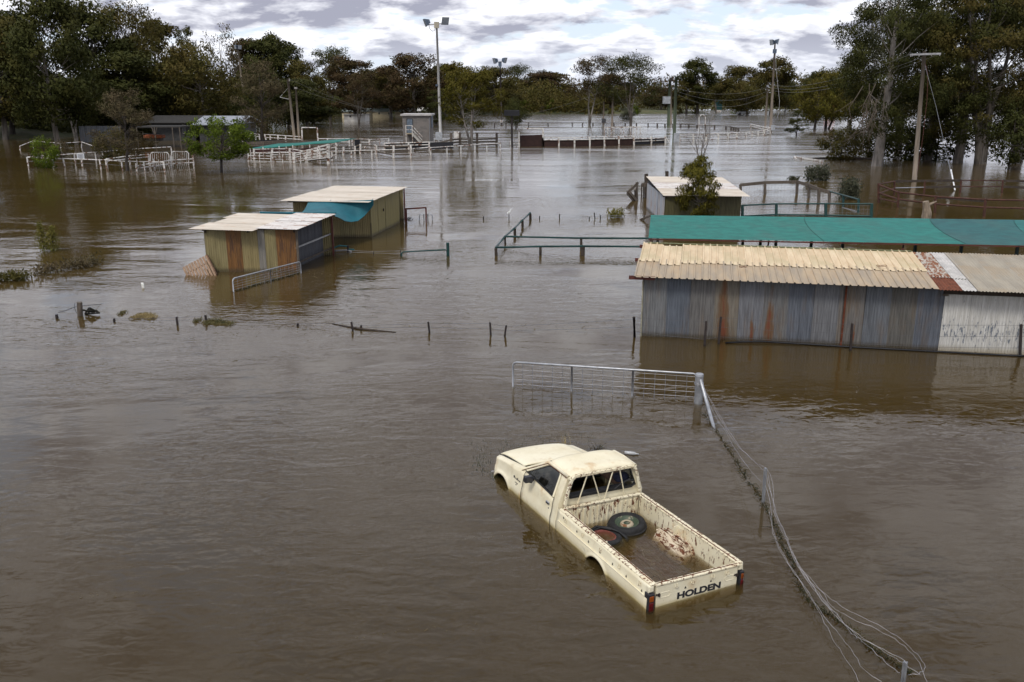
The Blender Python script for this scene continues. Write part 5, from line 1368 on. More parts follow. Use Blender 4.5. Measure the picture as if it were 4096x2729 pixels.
bays('inner_pen', 'long white rails of the pen left of the leafy green tree', cp, [(1775, 770, 1760, 660), (2045, 745, 2030, 590), (2298, 720, 2285, 540), (2640, 700, 2620, 520)], (0.6, 0.3), WHITEST, 0.12, 0.055)
yq = G(*cp(2150, 690)).y
for i, (x0, x1, y0) in enumerate(((1980, 2260, 495), (2300, 2560, 480))):
    g = empty('bar_gate', A(*cp(x0, y0 + 200), yq), 'rusty white barred pen gate with rounded top, left of the green tree' if i == 0 else 'rusty white barred pen gate half hidden behind the green tree', 'gate')
    fr = [A(*cp(x0, y0 + 220), yq), A(*cp(x0, y0 + 30), yq), A(*cp(x0 + 25, y0), yq), A(*cp(x1 - 25, y0), yq), A(*cp(x1, y0 + 30), yq), A(*cp(x1, y0 + 220), yq)]
    obj('frame', MB().tube(fr, 0.05, 6), WHITEST, g)
    for k in range(1, 9):
        x = x0 + (x1 - x0) * k / 9; obj('bar', MB().tube([A(*cp(x, y0), yq), A(*cp(x, y0 + 210), yq)], 0.022, 4), WHITEST, g)
bb = G(*cp(945, 690)); root = empty('notice_board', bb, 'white notice board on a post inside the sheep pen', 'sign')
post(root, bb, A(*cp(930, 560), bb.y), 0.12, WHITEST)
y1 = bb.y - 0.1
o = obj('board', MB().box((A(*cp(920, 555), y1)), (0.72, 0.04, 0.55)), mat('white_board', (0.68, 0.70, 0.74), 0.5, 0.1, 5), root)
for k in range(6):
    p = A(*cp(920, 555), y1) + Vector((0.02 * (k % 2), -0.03, 0.19 - k * 0.072)); obj('text_line', MB().box(p, (0.54 - 0.06 * (k % 3), 0.01, 0.028)), mat('print_grey', (0.22, 0.22, 0.25), 0.7, 0.1, 5), o)
for (pts, lb) in (([(0, 400), (105, 385), (110, 480)], 0), ([(190, 640), (190, 318), (300, 316)], 0), ([(620, 352), (935, 332)], 0), ([(1060, 445), (1250, 445)], 0), ([(790, 445), (965, 445), (968, 520)], 0)):
    pass
bays('back_rail', 'low white rail by the dark trees behind the sheep pen', cp, [(0, 455, 0, 395), (205, 430, 190, 318), (620, 440, 618, 352), (935, 420, 935, 332), (1250, 500, 1250, 445)], (0.97,), WHITEST, 0.10, 0.045)

# ------------------------------------------------------------------ cattle yards in the centre left
cy2 = crop(680, 440, 660 / 2354)
def panel_gate(name, label, x0, x1, yt, yb, nr, dy=0, m=WHITEST, c=cy2, stiles=2, Yb=None):
    ya = G(*c(x0, yb)).y if Yb is None else Yb; yb2 = G(*c(x1, yb + dy)).y if Yb is None else Yb
    tl, tr = A(*c(x0, yt), ya), A(*c(x1, yt + dy), yb2); bl, br = A(*c(x0, yb), ya), A(*c(x1, yb + dy), yb2)
    root = empty(name, bl, label, 'gate')
    for f in [k / (stiles - 1) for k in range(stiles)]: post(root, bl.lerp(br, f), tl.lerp(tr, f), 0.08, m)
    for k in range(nr):
        f = k / (nr - 1) * 0.92 + 0.06; obj('rail', MB().tube([bl.lerp(tl, f), br.lerp(tr, f)], 0.035, 6), m, root)
panel_gate('cattle_gate', 'rusty white rail panel left of the stock ramp, rightmost of two', 1450, 1765, 608, 742, 5, stiles=3)
panel_gate('cattle_gate', 'rusty white rail panel below the green shade, by the leafy tree', 1115, 1440, 610, 735, 4, 8, stiles=3)
# loading ramp
def build_ramp():
    root = empty('loading_ramp', G(*cy2(1780, 750)), 'white railed stock loading ramp rising to the right', 'ramp')
    ya, yb = G(*cy2(1775, 748)).y, G(*cy2(2285, 765)).y
    bot = lambda f: A(*cy2(1775 + 490 * f, 735 - 55 * f), ya + (yb - ya) * f); top = lambda f: A(*cy2(1775 + 490 * f, 622 - 132 * f), ya + (yb - ya) * f)
    for k in range(5):
        g = k / 4; obj('rail', MB().tube([bot(0).lerp(top(0), g), bot(1).lerp(top(1), g)], 0.045, 6), WHITEST, root)
    for f in (0.18, 0.5, 0.74):
        obj('post', MB().bar(bot(f) - Vector((0, 0, 0.2)), top(f), 0.09, 0.09), WHITEST, root)
    for x, yy, y0, w in ((1770, 748, 600, 0.26), (2262, 762, 488, 0.30)):
        b = G(*cy2(x, yy)); post(root, b, A(*cy2(x - 4, y0), b.y), w, WHITEST, 'gate_post')
    obj('ramp_deck', MB().bar(bot(0.5) + Vector((0, 0.5, -0.12)), bot(1) + Vector((0, 0.5, -0.12)), 1.1, 0.12), DARKWOOD, root)
    # far side rails
    off = Vector((0.3, 2.2, 0))
    for g in (0.1, 0.4, 0.7, 1.0): obj('rail', MB().tube([bot(0.05).lerp(top(0.05), g) + off, bot(1).lerp(top(1), g) + off], 0.045, 6), WHITEST, root)
    for f in (0.1, 0.45, 0.75, 1.0): obj('post', MB().bar(bot(f) + off - Vector((0, 0, .3)), top(f) + off, 0.10, 0.10), WHITEST, root)
build_ramp()
def yard_shade():
    ya = 111.0
    a, b, c_, d_ = A(*cy2(1120, 545), 104), A(*cy2(1720, 512), 107), A(*cy2(2330, 468), 110), A(*cy2(2330, 462), 116)
    root = empty('yard_shelter', (a.x, a.y, 0), 'flat green shade cloth over the white cattle yards', 'shade')
    rows = [[A(*cy2(1120 + 1210 * f, 541 - 78 * f + 7 * math.sin(f * 6)), 104 + 6 * f) + Vector((1.8 * g, 6 * g, -0.12 + 0.25 * g)) for g in (0, .33, .66, 1)] for f in [k / 14 for k in range(15)]]
    obj('cloth', MB().grid(rows), bpy.data.materials['shade_cloth_bright'], root, smooth=True, solid=0.03)
    for f in (0.02, 0.17, 0.36, 0.52, 0.72):
        p = A(*cy2(1120 + 1210 * f, 545 - 78 * f), 104 + 6 * f); obj('post', MB().bar((p.x, p.y, -0.5), (p.x, p.y, p.z), 0.10, 0.10), WHITEST, root)
yard_shade()
WHY = WHITEST
bays('yard_fence', 'white two-rail fence sloping down behind the green shade, left part', cy2, [(850, 470, 848, 312), (1035, 455, 1030, 325), (1128, 455, 1120, 332), (1228, 460, 1220, 340), (1282, 465, 1275, 346)], (0.98, 0.70), WHY, 0.16, 0.055)
bays('yard_fence', 'white two-rail fence right of the brown casuarina trunk', cy2, [(1385, 480, 1350, 348), (1435, 485, 1428, 352), (1545, 490, 1540, 358), (1655, 495, 1648, 366), (1885, 500, 1880, 382)], (0.98, 0.66), WHY, 0.16, 0.055)
root, P = bays('gallows_frame', 'tall white goalpost-shaped frame in the cattle yards', cy2, [(1890, 490, 1880, 252), (2112, 490, 2100, 254)], (1.0,), WHY, 0.16, 0.07, cat='frame')
bays('yard_fence', 'white rail fence right of the tall goalpost frame', cy2, [(2115, 520, 2112, 408), (2250, 525, 2246, 408), (2380, 528, 2376, 408), (2560, 535, 2556, 408)], (0.98, 0.6), WHY, 0.14, 0.055)
for i, (pts, w, lb) in enumerate((((1110, 500, 1620, 485), 0.7, 'long black rubber-sided race under the green shade'), )):
    a, b = A(*cy2(pts[0], pts[1]), 118), A(*cy2(pts[2], pts[3]), 121); single('race_siding', MB().bar(a, b, 0.10, 1.15), mat('black_panel', (0.012, 0.012, 0.016), 0.6, 0.3, 4), lb, 'panel', loc=a)
bays('grey_race', 'grey weathered rail race behind the green shade cloth', cy2, [(1110, 560, 1110, 462), (1340, 560, 1340, 455), (1620, 552, 1620, 435), (1850, 545, 1850, 440), (2100, 545, 2100, 450), (2320, 540, 2320, 430)], (0.97, 0.75, 0.5), TIMBER, 0.14, 0.06, flat=True)
bays('dark_rail', 'dark red-brown lower yard rails under the green shade', cy2, [(1115, 640, 1115, 570), (1460, 640, 1460, 565), (1850, 640, 1850, 560), (2240, 620, 2240, 520)], (0.95, 0.6), mat('oxblood_board', (0.05, 0.016, 0.014), 0.8, 0.3, 4), 0.1, 0.06, flat=True)
bays('yard_fence', 'white low yard rails behind the ramp panels', cy2, [(1200, 700, 1196, 555), (1460, 690, 1456, 548), (1710, 680, 1706, 548), (1950, 690, 1946, 585), (2135, 695, 2130, 560)], (0.94, 0.6), WHY, 0.18, 0.05)
cy3 = crop(1300, 420, 660 / 2354)
root, P = bays('front_rail', 'long single white rail along the near edge of the cattle yards', cy3, [(100, 790, 98, 657), (378, 775, 375, 650), (670, 765, 668, 642), (985, 765, 980, 634), (1232, 745, 1228, 622), (1510, 722, 1505, 606), (1740, 700, 1738, 592), (1938, 690, 1938, 580), (2138, 675, 2138, 565), (2308, 662, 2308, 553), (2500, 650, 2500, 545)], (0.97,), WHY, 0.12, 0.05)
bays('cattle_race', 'thick white-posted cattle race between ramp and block hut, left part', cy3, [(100, 720, 92, 590), (265, 710, 262, 602), (428, 690, 424, 590), (506, 690, 502, 560)], (0.95, 0.55, 0.15), TIMBER, 0.20, 0.05, flat=True)
bays('cattle_race', 'thick white-posted cattle race below the block hut stairs', cy3, [(506, 690, 502, 560), (735, 695, 730, 580), (982, 745, 978, 585), (1228, 740, 1224, 568)], (0.9, 0.5, 0.2), TIMBER, 0.20, 0.05, flat=True)
for i, x in enumerate((265, 428, 506, 575, 712, 735, 980, 1226)):
    by = {265: 712, 428: 692, 506: 692, 575: 640, 712: 640, 735: 700, 980: 750, 1226: 745}[x]; ty = {265: 600, 428: 588, 506: 558, 575: 572, 712: 558, 735: 580, 980: 582, 1226: 566}[x]
    b = G(*cy3(x, by)) - Vector((0, 0.25, 0)); 
    single('yard_post', MB().bar(b - Vector((0, 0, .5)), A(*cy3(x - 2, ty), b.y), 0.22, 0.2), WHY, 'thick white yard post, %s from the ramp along the race' % ('first', 'second', 'third', 'fourth', 'fifth', 'sixth', 'seventh', 'eighth')[i], 'post', 'white posts along the cattle race', loc=b)
b1, b2 = G(*cy3(432, 685)), G(*cy3(500, 680)); single('black_board', MB().bar(b1.lerp(b2, 0) + Vector((0, .1, .75)), b2 + Vector((0, .1, .75)), 0.08, 1.5), mat('black_panel', (.012, .012, .016), .6), 'black rubber board between two white race posts', 'panel', loc=b1)
bays('hut_yard', 'white rails with black boards in front of the block hut', cy3, [(850, 640, 848, 545), (1195, 640, 1192, 535), (1490, 640, 1486, 525), (1720, 600, 1720, 520)], (0.95, 0.62), WHY, 0.18, 0.06)
for i, (x0, x1, y0, y1) in enumerate(((855, 1190, 592, 590), (1200, 1480, 590, 585), (1500, 1830, 585, 575))):
    Yq = G(*cy3((x0 + x1) / 2, 640)).y + 0.2; a, b = A(*cy3(x0, y0), Yq), A(*cy3(x1, y1), Yq); single('black_board', MB().bar(a, b, 0.08, 0.8), MATS['black_panel'], ('leftmost', 'middle', 'rightmost')[i] + ' black board along the white rails before the block hut', 'panel', loc=a)
panel_gate('low_rail_gate', 'low white three-rail gate standing in front of the block hut', 1255, 1492, 622, 745, 3, -25, c=cy3)
bays('bent_top_gate', 'white round-cornered yard gate left of the block hut', cy3, [(390, 560, 385, 482), (628, 565, 625, 486)], (0.97, 0.4), WHY, 0.12, 0.05, cat='gate')
bays('bent_top_gate', 'white round-cornered yard gate nearest the block hut', cy3, [(640, 565, 638, 490), (780, 560, 778, 485), (910, 555, 908, 476)], (0.97, 0.5), WHY, 0.12, 0.05, cat='gate')
# block hut
def build_hut():
    c = cy3
    Y = G(*c(1300, 560)).y
    x0, x1 = A(*c(1108, 300), Y).x, A(*c(1500, 300), Y).x; zt = A(*c(1300, 152), Y).z
    side = A(*c(1583, 300), Y + 5).x
    root = empty('block_hut', (x0, Y, 0), 'grey concrete block hut with blue door and outside stair', 'hut')
    t = NT('concrete_block')
    br = t.n('ShaderNodeTexBrick'); br.inputs['Scale'].default_value = 1.0; br.inputs['Brick Width'].default_value = 0.4; br.inputs['Row Height'].default_value = 0.2; br.inputs['Mortar Size'].default_value = 0.012
    br.inputs['Color1'].default_value = (0.20, 0.185, 0.175, 1); br.inputs['Color2'].default_value = (0.12, 0.115, 0.11, 1); br.inputs['Mortar'].default_value = (0.14, 0.13, 0.125, 1); br.inputs['Bias'].default_value = -0.2
    cmb = t.n('ShaderNodeCombineXYZ'); sp_ = t.n('ShaderNodeSeparateXYZ'); t.L.new(t.tc.outputs['Object'], sp_.inputs[0])
    t.L.new(t.math('ADD', sp_.outputs[0], sp_.outputs[1]), cmb.inputs[0]); t.L.new(sp_.outputs[2], cmb.inputs[1]); t.L.new(cmb.outputs[0], br.inputs['Vector'])
    M_ = t.fin(t.mix(t.mapr(t.noise(1, 5), .3, .7, 0, .5), br.outputs[0], (0.23, 0.2, 0.18)), 0.95)
    w = x1 - x0
    obj('wall', MB().box(((x0 + x1) / 2, Y + 2.5, zt / 2 - 0.5), (w, 5, zt + 1)), M_, root)
    obj('roof_slab', MB().box(((x0 + x1) / 2, Y + 2.5, zt + 0.08), (w + 0.5, 5.5, 0.22)), mat('pale_slab', (0.45, 0.43, 0.42), 0.8, 0.2, 2), root)
    blue = mat('blue_grey_door', (0.12, 0.155, 0.20), 0.6, 0.3, 3)
    a, b = A(*c(1170, 405), Y), A(*c(1248, 197), Y)
    dr = obj('door', MB().box(((a.x + b.x) / 2, Y - 0.03, (a.z + b.z) / 2), (b.x - a.x, 0.08, b.z - a.z)), blue, root)
    obj('door_frame', MB().bar((a.x, Y - .06, a.z), (a.x, Y - .06, b.z), .08, .06).bar((b.x, Y - .06, a.z), (b.x, Y - .06, b.z), .08, .06).bar((a.x, Y - .06, b.z), (b.x, Y - .06, b.z), .06, .08), mat('frame_dark', (.06, .06, .065), .7), dr)
    p = A(*c(1530, 230), Y); obj('meter_box', MB().box((x1 + 0.02, Y + 2.6, p.z), (0.10, 2.0, 1.9)), blue, root)
    # landing and stair
    z0 = A(*c(1200, 412), Y - 1).z
    l0, l1 = A(*c(1155, 412), Y - 1.2).x, A(*c(1245, 412), Y - 1.2).x
    stair = obj('landing', MB().box(((l0 + l1) / 2, Y - 0.6, z0), (l1 - l0, 1.2, 0.1)), mat('cream_steel', (0.36, 0.29, 0.19), 0.7, 0.3, 4), root)
    for x in (l0, l1):
        obj('landing_post', MB().bar((x, Y - 1.15, -0.5), (x, Y - 1.15, z0 + 1.15), 0.09, 0.09), WHY, root)
    obj('landing_rail', MB().bar((l0, Y - 1.15, z0 + 1.1), (l1, Y - 1.15, z0 + 1.1), 0.07, 0.07), WHY, root)
    obj('landing_rail', MB().bar((l0, Y - 1.15, z0 + 0.55), (l1, Y - 1.15, z0 + 0.55), 0.06, 0.06), WHY, root)
    e = A(*c(1395, 545), Y - 1.2)
    for dy in (-1.15, -0.1): obj('stringer', MB().bar((l1, Y + dy, z0), (e.x, Y + dy, e.z - .3), 0.07, 0.26), mat('pale_steel', (0.45, 0.43, 0.40), 0.6, 0.2, 4), root)
    for k in range(7):
        f = (k + .5) / 7; obj('tread', MB().box((l1 + (e.x - l1) * f, Y - .62, z0 + (e.z - .3 - z0) * f), (0.26, 1.0, 0.05)), MATS['pale_steel'], root)
    for h_ in (1.1, 0.6): obj('hand_rail', MB().tube([(l1, Y - 1.15, z0 + h_), (e.x, Y - 1.15, e.z - .3 + h_)], 0.045, 6), WHY, root)
    obj('conduit', MB().tube([(x1 - .08, Y - .05, 0.2), (x1 - .08, Y - .05, zt - .3)], 0.05, 6), PIPE, root)
build_hut()
bays('race_post_group', 'grey and white drafting race right of the block hut', cy3, [(1590, 620, 1590, 500), (1800, 620, 1800, 395), (1925, 600, 1925, 395), (2170, 600, 2170, 400), (2450, 590, 2450, 395)], (0.55, 0.35, 0.15), TIMBER, 0.3, 0.07, flat=True)
single('race_hurdle', MB().bar(A(*cy3(1840, 515), 146), A(*cy3(1915, 515), 146), .08, 3.0), WHY, 'white boarded panel in the drafting race right of the hut', 'panel', loc=A(*cy3(1840, 515), 146))
# arena hoarding
ca = crop(1900, 420, 800 / 2354)
HOARD = mat('red_brown_hoarding', (0.032, 0.014, 0.011), 0.75, 0.35, 1.5)
root, P = bays('arena_fence', 'dark red-brown hoarding with white posts and top rail along the arena', ca, [(800, 488, 800, 385), (988, 490, 985, 385), (1172, 490, 1170, 382), (1352, 487, 1350, 378), (1525, 482, 1522, 372), (1695, 478, 1693, 370), (1870, 475, 1868, 366)], (0.98,), WHY, 0.20, 0.055)
for (b, t), (b2, t2) in zip(P, P[1:]): obj('hoarding_panel', MB().bar(b + Vector((0, .15, b.z + t.z * .30)), b2 + Vector((0, .15, t2.z * .30)), 0.08, t.z * 0.85), HOARD, root)
for (b, t), (b2, t2) in zip(P, P[1:]): obj('mid_rail', MB().tube([b.lerp(t, .73), b2.lerp(t2, .73)], .06, 5), WHY, root)
root, P = bays('chute_gate', 'black panelled gates at the right end of the arena hoarding', ca, [(1872, 470, 1870, 370), (2075, 458, 2075, 370), (2240, 448, 2238, 362)], (0.70, 0.40), WHY, 0.22, 0.06, cat='gate')
for (b, t), (b2, t2) in zip(P, P[1:]): obj('black_panel', MB().bar(b + Vector((0, .15, t.z * .36)), b2 + Vector((0, .15, t2.z * .36)), .08, t.z * .72), MATS['black_panel'], root)
obj('brace', MB().tube([P[-1][1].lerp(P[-1][0], .1), P[-1][0] + Vector((.6, -.2, 0))], .06, 5), WHY, root)
root, P = bays('announcer_frame', 'tall white pipe goalpost frame over red-brown boards', ca, [(518, 492, 518, 282), (800, 488, 800, 280)], (1.0,), WHY, 0.20, 0.09, cat='frame')
a, b = P[0][0] + Vector((0, .3, .65)), P[1][0] + Vector((0, .3, .7)); obj('board', MB().bar(a, b, .1, 1.6), HOARD, root)
panel_gate('arena_gate', 'white railed gates in front of the red-brown boards', 525, 740, 412, 488, 4, -4, c=ca, stiles=4)
panel_gate('arena_gate', 'white railed pen left of the tall goalpost frame', 418, 525, 422, 500, 3, -4, c=ca, stiles=2)
root = empty('chute_gantry', G(*ca(1525, 470)), 'row of tall white pipe frames standing on the arena hoarding', 'frame')
for x, y0, y1 in ((1525, 265, 372), (1562, 270, 372), (1603, 270, 372), (1636, 265, 362), (1718, 268, 370), (1750, 268, 362), (1832, 262, 372), (1865, 262, 370), (1903, 262, 362), (1945, 262, 370)):
    Yq = 160 if y1 > 365 else 163
    obj('upright', MB().tube([A(*ca(x, y1), Yq), A(*ca(x, y0), Yq)], .08, 5), WHY, root)
obj('top_bar', MB().tube([A(*ca(1525, 266), 160), A(*ca(1950, 261), 160)], .085, 5), WHY, root)
obj('catwalk', MB().bar(A(*ca(1530, 373), 161), A(*ca(1950, 368), 161), 1.2, .22), HOARD, root)
for x in (1603, 1718, 1945): obj('leg', MB().bar(A(*ca(x, 480), 160.5), A(*ca(x, 372), 160.5), .2, .2), mat('frame_dark', (.06, .06, .065), .7), root)
bb = G(*ca(437, 500)); root = empty('speaker_pole', bb, 'dark pole with a black box on top in front of the arena', 'pole')
post(root, bb, A(*ca(432, 105), bb.y), .26, PICKET); obj('speaker_box', MB().box(A(*ca(432, 95), bb.y), (2.0, .8, .7)), MATS['black_panel'], root)
bays('far_fence', 'long thin dark-posted fence crossing the arena water', ca, [(100, 270, 100, 212), (230, 270, 230, 210), (365, 268, 365, 208), (500, 262, 500, 206), (630, 258, 630, 204), (860, 252, 860, 210), (1145, 248, 1145, 206), (1265, 250, 1265, 208), (1388, 250, 1388, 208), (1635, 252, 1635, 208), (1768, 255, 1768, 210), (1900, 258, 1900, 212), (2037, 258, 2037, 214), (2147, 260, 2147, 216), (2237, 262, 2237, 222)], (0.95,), mat('grey_brown_post', (.09, .075, .065), .85, .3, 3), 0.25, 0.05)
cr2 = crop(2600, 380, 600 / 2354)
bays('far_fence', 'dark-posted fence continuing right behind the green pole', cr2, [(115, 510, 115, 445), (235, 512, 235, 450), (360, 515, 360, 455), (480, 518, 480, 452), (608, 520, 608, 455), (738, 525, 738, 470), (870, 530, 870, 478), (1012, 540, 1012, 480), (1192, 545, 1192, 488), (1273, 552, 1273, 496), (1310, 555, 1310, 502), (1345, 565, 1345, 510), (1385, 570, 1385, 516)], (0.95,), MATS['grey_brown_post'], 0.28, 0.05)
root, P = bays('white_rail_fence', 'white two-rail fence curving away right of the green pole', cr2, [(463, 735, 463, 622), (680, 725, 680, 615), (880, 715, 878, 625), (1072, 710, 1072, 600), (1222, 695, 1222, 600), (1362, 685, 1362, 588), (1505, 668, 1505, 585), (1600, 655, 1600, 575), (1695, 645, 1695, 568), (1790, 640, 1788, 560), (1888, 612, 1885, 515)], (0.97, 0.62, 0.15), WHY, 0.22, 0.06)
root, P = bays('white_rail_fence', 'white returning rails at the foot of the right floodlight pole', cr2, [(1888, 612, 1885, 515), (1780, 590, 1780, 500), (1582, 540, 1582, 455)], (0.95, 0.55), WHY, 0.24, 0.09)
root, P = bays('goal_hoop', 'thin white round-cornered goal frame far out in the water', cr2, [(768, 500, 770, 350), (868, 500, 870, 350)], (0.2,), WHY, 0.16, 0.06, cat='frame')
obj('top_bar', MB().tube([P[0][1], P[0][1] + Vector((.5, 0, .55)), P[1][1] + Vector((-.5, 0, .55)), P[1][1]], .08, 5), WHY, root)
# low white frame by the bush at right, and floating log
cR = crop(3072, 0, 1024 / 2294)
single('floating_hurdle', MB().bar(G(*cR(235, 1408), .1), G(*cR(490, 1445), .1), .16, .16).bar(G(*cR(235, 1408), .1), G(*cR(255, 1428), .0), .14, .14), WHITEST, 'white rail frame barely above water, left of the big gums', 'frame')
single('floating_log', MB().tube([G(*cR(400, 1420), .02), G(*cR(700, 1418), .1), G(*cR(960, 1430), .02)], [.08, .2, .12], 7), DARKWOOD, 'long dark log floating before the big gum trunk', 'log', smooth=True)
# ------------------------------------------------------------------ poles, lights, power lines
POLEW = mat('weathered_pole', (0.20, 0.165, 0.13), 0.9, 0.35, 1.5, stretch=(4, 4, 0.4))
POLEG = mat('green_treated_pole', (0.075, 0.095, 0.06), 0.85, 0.35, 1.2, stretch=(4, 4, 0.4))
POLEM = mat('pale_steel_pole', (0.42, 0.41, 0.40), 0.5, 0.2, 1.0)
LAMP = mat('lamp_shell', (0.10, 0.13, 0.18), 0.4, 0.3, 3, metal=0.3); LGLASS = mat('lamp_glass', (0.35, 0.38, 0.42), 0.2, 0.2, 3)
INSUL = mat('insulator', (0.3, 0.28, 0.26), 0.4, 0.2, 5)
def pole(name, label, base, top, r0, r1, m, cat='pole', Y=None):
    b = G(*base) if Y is None else A(*base, Y); t = A(*top, b.y)
    root = empty(name, b, label, cat)
    obj('mast', MB().tube([b - (t - b).normalized() * 1.0, t], r0, 9, r2=r1), m, root, smooth=True)
    return root, b, t
def flood(root, p, dirx, s=1.0, tilt=0.5):
    """boxy floodlight head: flared reflector, glass, bracket"""
    R = Matrix.Rotation(math.atan2(dirx[1], dirx[0]), 3, 'Z') @ Matrix.Rotation(tilt, 3, 'Y')
    h = MB(); a, b = 0.22 * s, 0.52 * s
    A_ = [R @ Vector((-0.35 * s, y, z)) + p for y, z in ((-a, -a), (a, -a), (a, a), (-a, a))]; B_ = [R @ Vector((0.35 * s, y, z)) + p for y, z in ((-b, -b), (b, -b), (b, b), (-b, b))]
    h.poly(A_[::-1])
    for k in range(4): h.quad(A_[k], A_[(k+1) % 4], B_[(k+1) % 4], B_[k])
    o = obj('lamp_head', h, LAMP, root)
    obj('lamp_glass', MB().poly([R @ Vector((0.345 * s, y, z)) + p for y, z in ((-b * .94, -b * .94), (b * .94, -b * .94), (b * .94, b * .94), (-b * .94, b * .94))]), LGLASS, o) if False else None
    g = MB().poly([R @ Vector((0.345 * s, y, z)) + p for y, z in ((-b * .94, -b * .94), (b * .94, -b * .94), (b * .94, b * .94), (-b * .94, b * .94))])
    obj('lamp_glass', g, LGLASS, root)
c3 = crop(1000, 0, 1048 / 2348)
root, b, t = pole('floodlight_pole', 'tallest floodlight mast with two lamps, right of the block hut', (1764, 586), (1746, 88), 0.22, 0.12, POLEM)
Y = b.y
obj('cross_arm', MB().bar(A(*c3(1598, 224), Y), A(*c3(1755, 210), Y), .10, .12), POLEM, root)
obj('junction_box', MB().box(A(*c3(1672, 225), Y - .2), (.62, .35, .75)), mat('cream_box', (.42, .38, .30), .7), root)
flood(root, A(*c3(1588, 198), Y), (-1, -0.3), 0.95, 0.35); flood(root, A(*c3(1742, 182), Y), (0.5, -1), 0.95, 0.4)
obj('cable', MB().tube([A(*c3(1603, 228), Y), A(*c3(1612, 262), Y), A(*c3(1638, 282), Y), A(*c3(1656, 272), Y), A(*c3(1662, 245), Y)], .03, 4), PICKET, root)
obj('switch_box', MB().box(A(*c3(1693, 1220), Y - .4), (.85, .4, 1.0)), mat('light_grey_box', (.40, .42, .45), .6), root)
for k in range(9):
    f = .45 + k * .055; p = b.lerp(t, f); obj('step_peg', MB().tube([p, p + Vector((.28 if k % 2 else -.28, 0, 0))], .015, 4), POLEM, root)
obj('small_light', MB().box(b.lerp(t, .50) + Vector((-.25, -.1, 0)), (.3, .3, .25)), LAMP, root)
root, b, t = pole('floodlight_pole', 'thin floodlight mast with two lamps farther out, behind the arena tree', (2007, 502), (2000, 246), 0.20, 0.12, PICKET)
obj('cross_arm', MB().bar(A(1984, 249, b.y), A(2018, 247, b.y), .12, .14), PICKET, root)
flood(root, A(1983, 242, b.y), (-1, -.5), 1.15, .3); flood(root, A(2016, 240, b.y), (1, -.5), 1.15, .3)
obj('junction_box', MB().box(A(2000, 258, b.y - .2), (.7, .4, .9)), LAMP, root)
obj('white_band', MB().tube([A(2006, 490, b.y), A(2006, 480, b.y)], .28, 8), WHITEST, root)
cR = crop(3072, 0, 1024 / 2294)
root, b, t = pole('floodlight_pole', 'tan floodlight mast at the right end of the white rails', cR(22, 1190), cR(63, 385), 0.28, 0.13, POLEW)
flood(root, A(*cR(43, 378), b.y), (-1, -.4), .9, .2); flood(root, A(*cR(78, 372), b.y), (1, -.4), .9, .2)
obj('cross_arm', MB().bar(A(*cR(40, 392), b.y), A(*cR(82, 388), b.y), .12, .12), PIPE, root)
obj('junction_box', MB().box(A(*cR(60, 460), b.y - .2), (.6, .4, .7)), LAMP, root)
obj('switch_box', MB().box(A(*cR(42, 1145), b.y - .3), (.7, .4, .9)), MATS['light_grey_box'], root)
obj('loose_cable', MB().tube([A(*cR(68, 470), b.y), A(*cR(72, 620), b.y), A(*cR(85, 740), b.y), A(*cR(103, 900), b.y), A(*cR(98, 1010), b.y), A(*cR(82, 1060), b.y)], .035, 4), POLEM, root)
root, b, t = pole('floodlight_pole', 'floodlight mast half lost in the left tree tops', (968, 330), (950, 190), 0.16, 0.12, POLEW, Y=165)
flood(root, A(945, 187, 165), (-1, -1), .7, .2); flood(root, A(956, 188, 165), (1, -1), .7, .2)
# power pole with the wide crossarm
root, b, t = pole('power_pole', 'tall timber power pole with wide crossarm, in front of the big gums', (3657, 724), (3698, 205), 0.20, 0.13, POLEW)
YP = b.y
arm_l, arm_r = A(3640, 219, YP - .1), A(3763, 215, YP - .1)
obj('cross_arm', MB().bar(arm_l, arm_r, .12, .14), mat('grey_arm', (.34, .34, .35), .8), root)
for f in (.03, .3, .7, .97): p = arm_l.lerp(arm_r, f); obj('insulator', MB().tube([p, p + Vector((0, 0, -.16))], .05, 6), INSUL, root)
obj('guy_wire', MB().tube([b.lerp(t, .93), A(3745, 430, YP - 1), G(3818, 760)], .011, 4), PIPE, root)
p1, p2 = A(3804, 680, 68), G(3820, 762, .05); obj('guy_guard', MB().tube([p1, p2], .05, 6), mat('white_guard', (.78, .78, .76), .5), root)
obj('tail_wire', MB().tube([b.lerp(t, .95), A(3712, 300, YP - .1), A(3708, 400, YP - .1), A(3690, 560, YP - .1), A(3668, 700, YP - .1)], .02, 4), REDSTEEL, root)
c4b = crop(2048, 0, 1024 / 2294)
root, bg, tg_ = pole('power_pole', 'green-grey pole with switch box at the end of the arena hoarding', c4b(1452, 1275), c4b(1472, 688), 0.26, 0.20, POLEG)
obj('switch_box', MB().box(A(*c4b(1474, 1235), bg.y - .3), (.8, .4, 1.3)), MATS['light_grey_box'], root)
obj('bracket', MB().tube([tg_ - Vector((.8, 0, .6)), tg_ - Vector((0, 0, .6))], .06, 5).box(tg_ - Vector((.7, 0, .35)), (.35, .3, .5)), PICKET, root)
root, bh, th = pole('power_pole', 'dark green pole with grey transformer left of the switch-box pole', c4b(1402, 1128), c4b(1414, 722), 0.38, 0.24, POLEG)
obj('transformer', MB().box(A(*c4b(1384, 898), bh.y - .5), (1.6, .8, 1.5)), MATS['light_grey_box'], root)
obj('cross_arm', MB().bar(A(*c4b(1382, 728), bh.y), A(*c4b(1438, 728), bh.y), .14, .16), TIMBER, root)
root, bi, ti = pole('power_pole', 'thin brown pole just behind the transformer pole', c4b(1426, 1112), c4b(1422, 735), 0.22, 0.16, POLEW)
obj('cap', MB().tube([ti, ti + Vector((0, 0, .2))], .2, 8), POLEW, root)
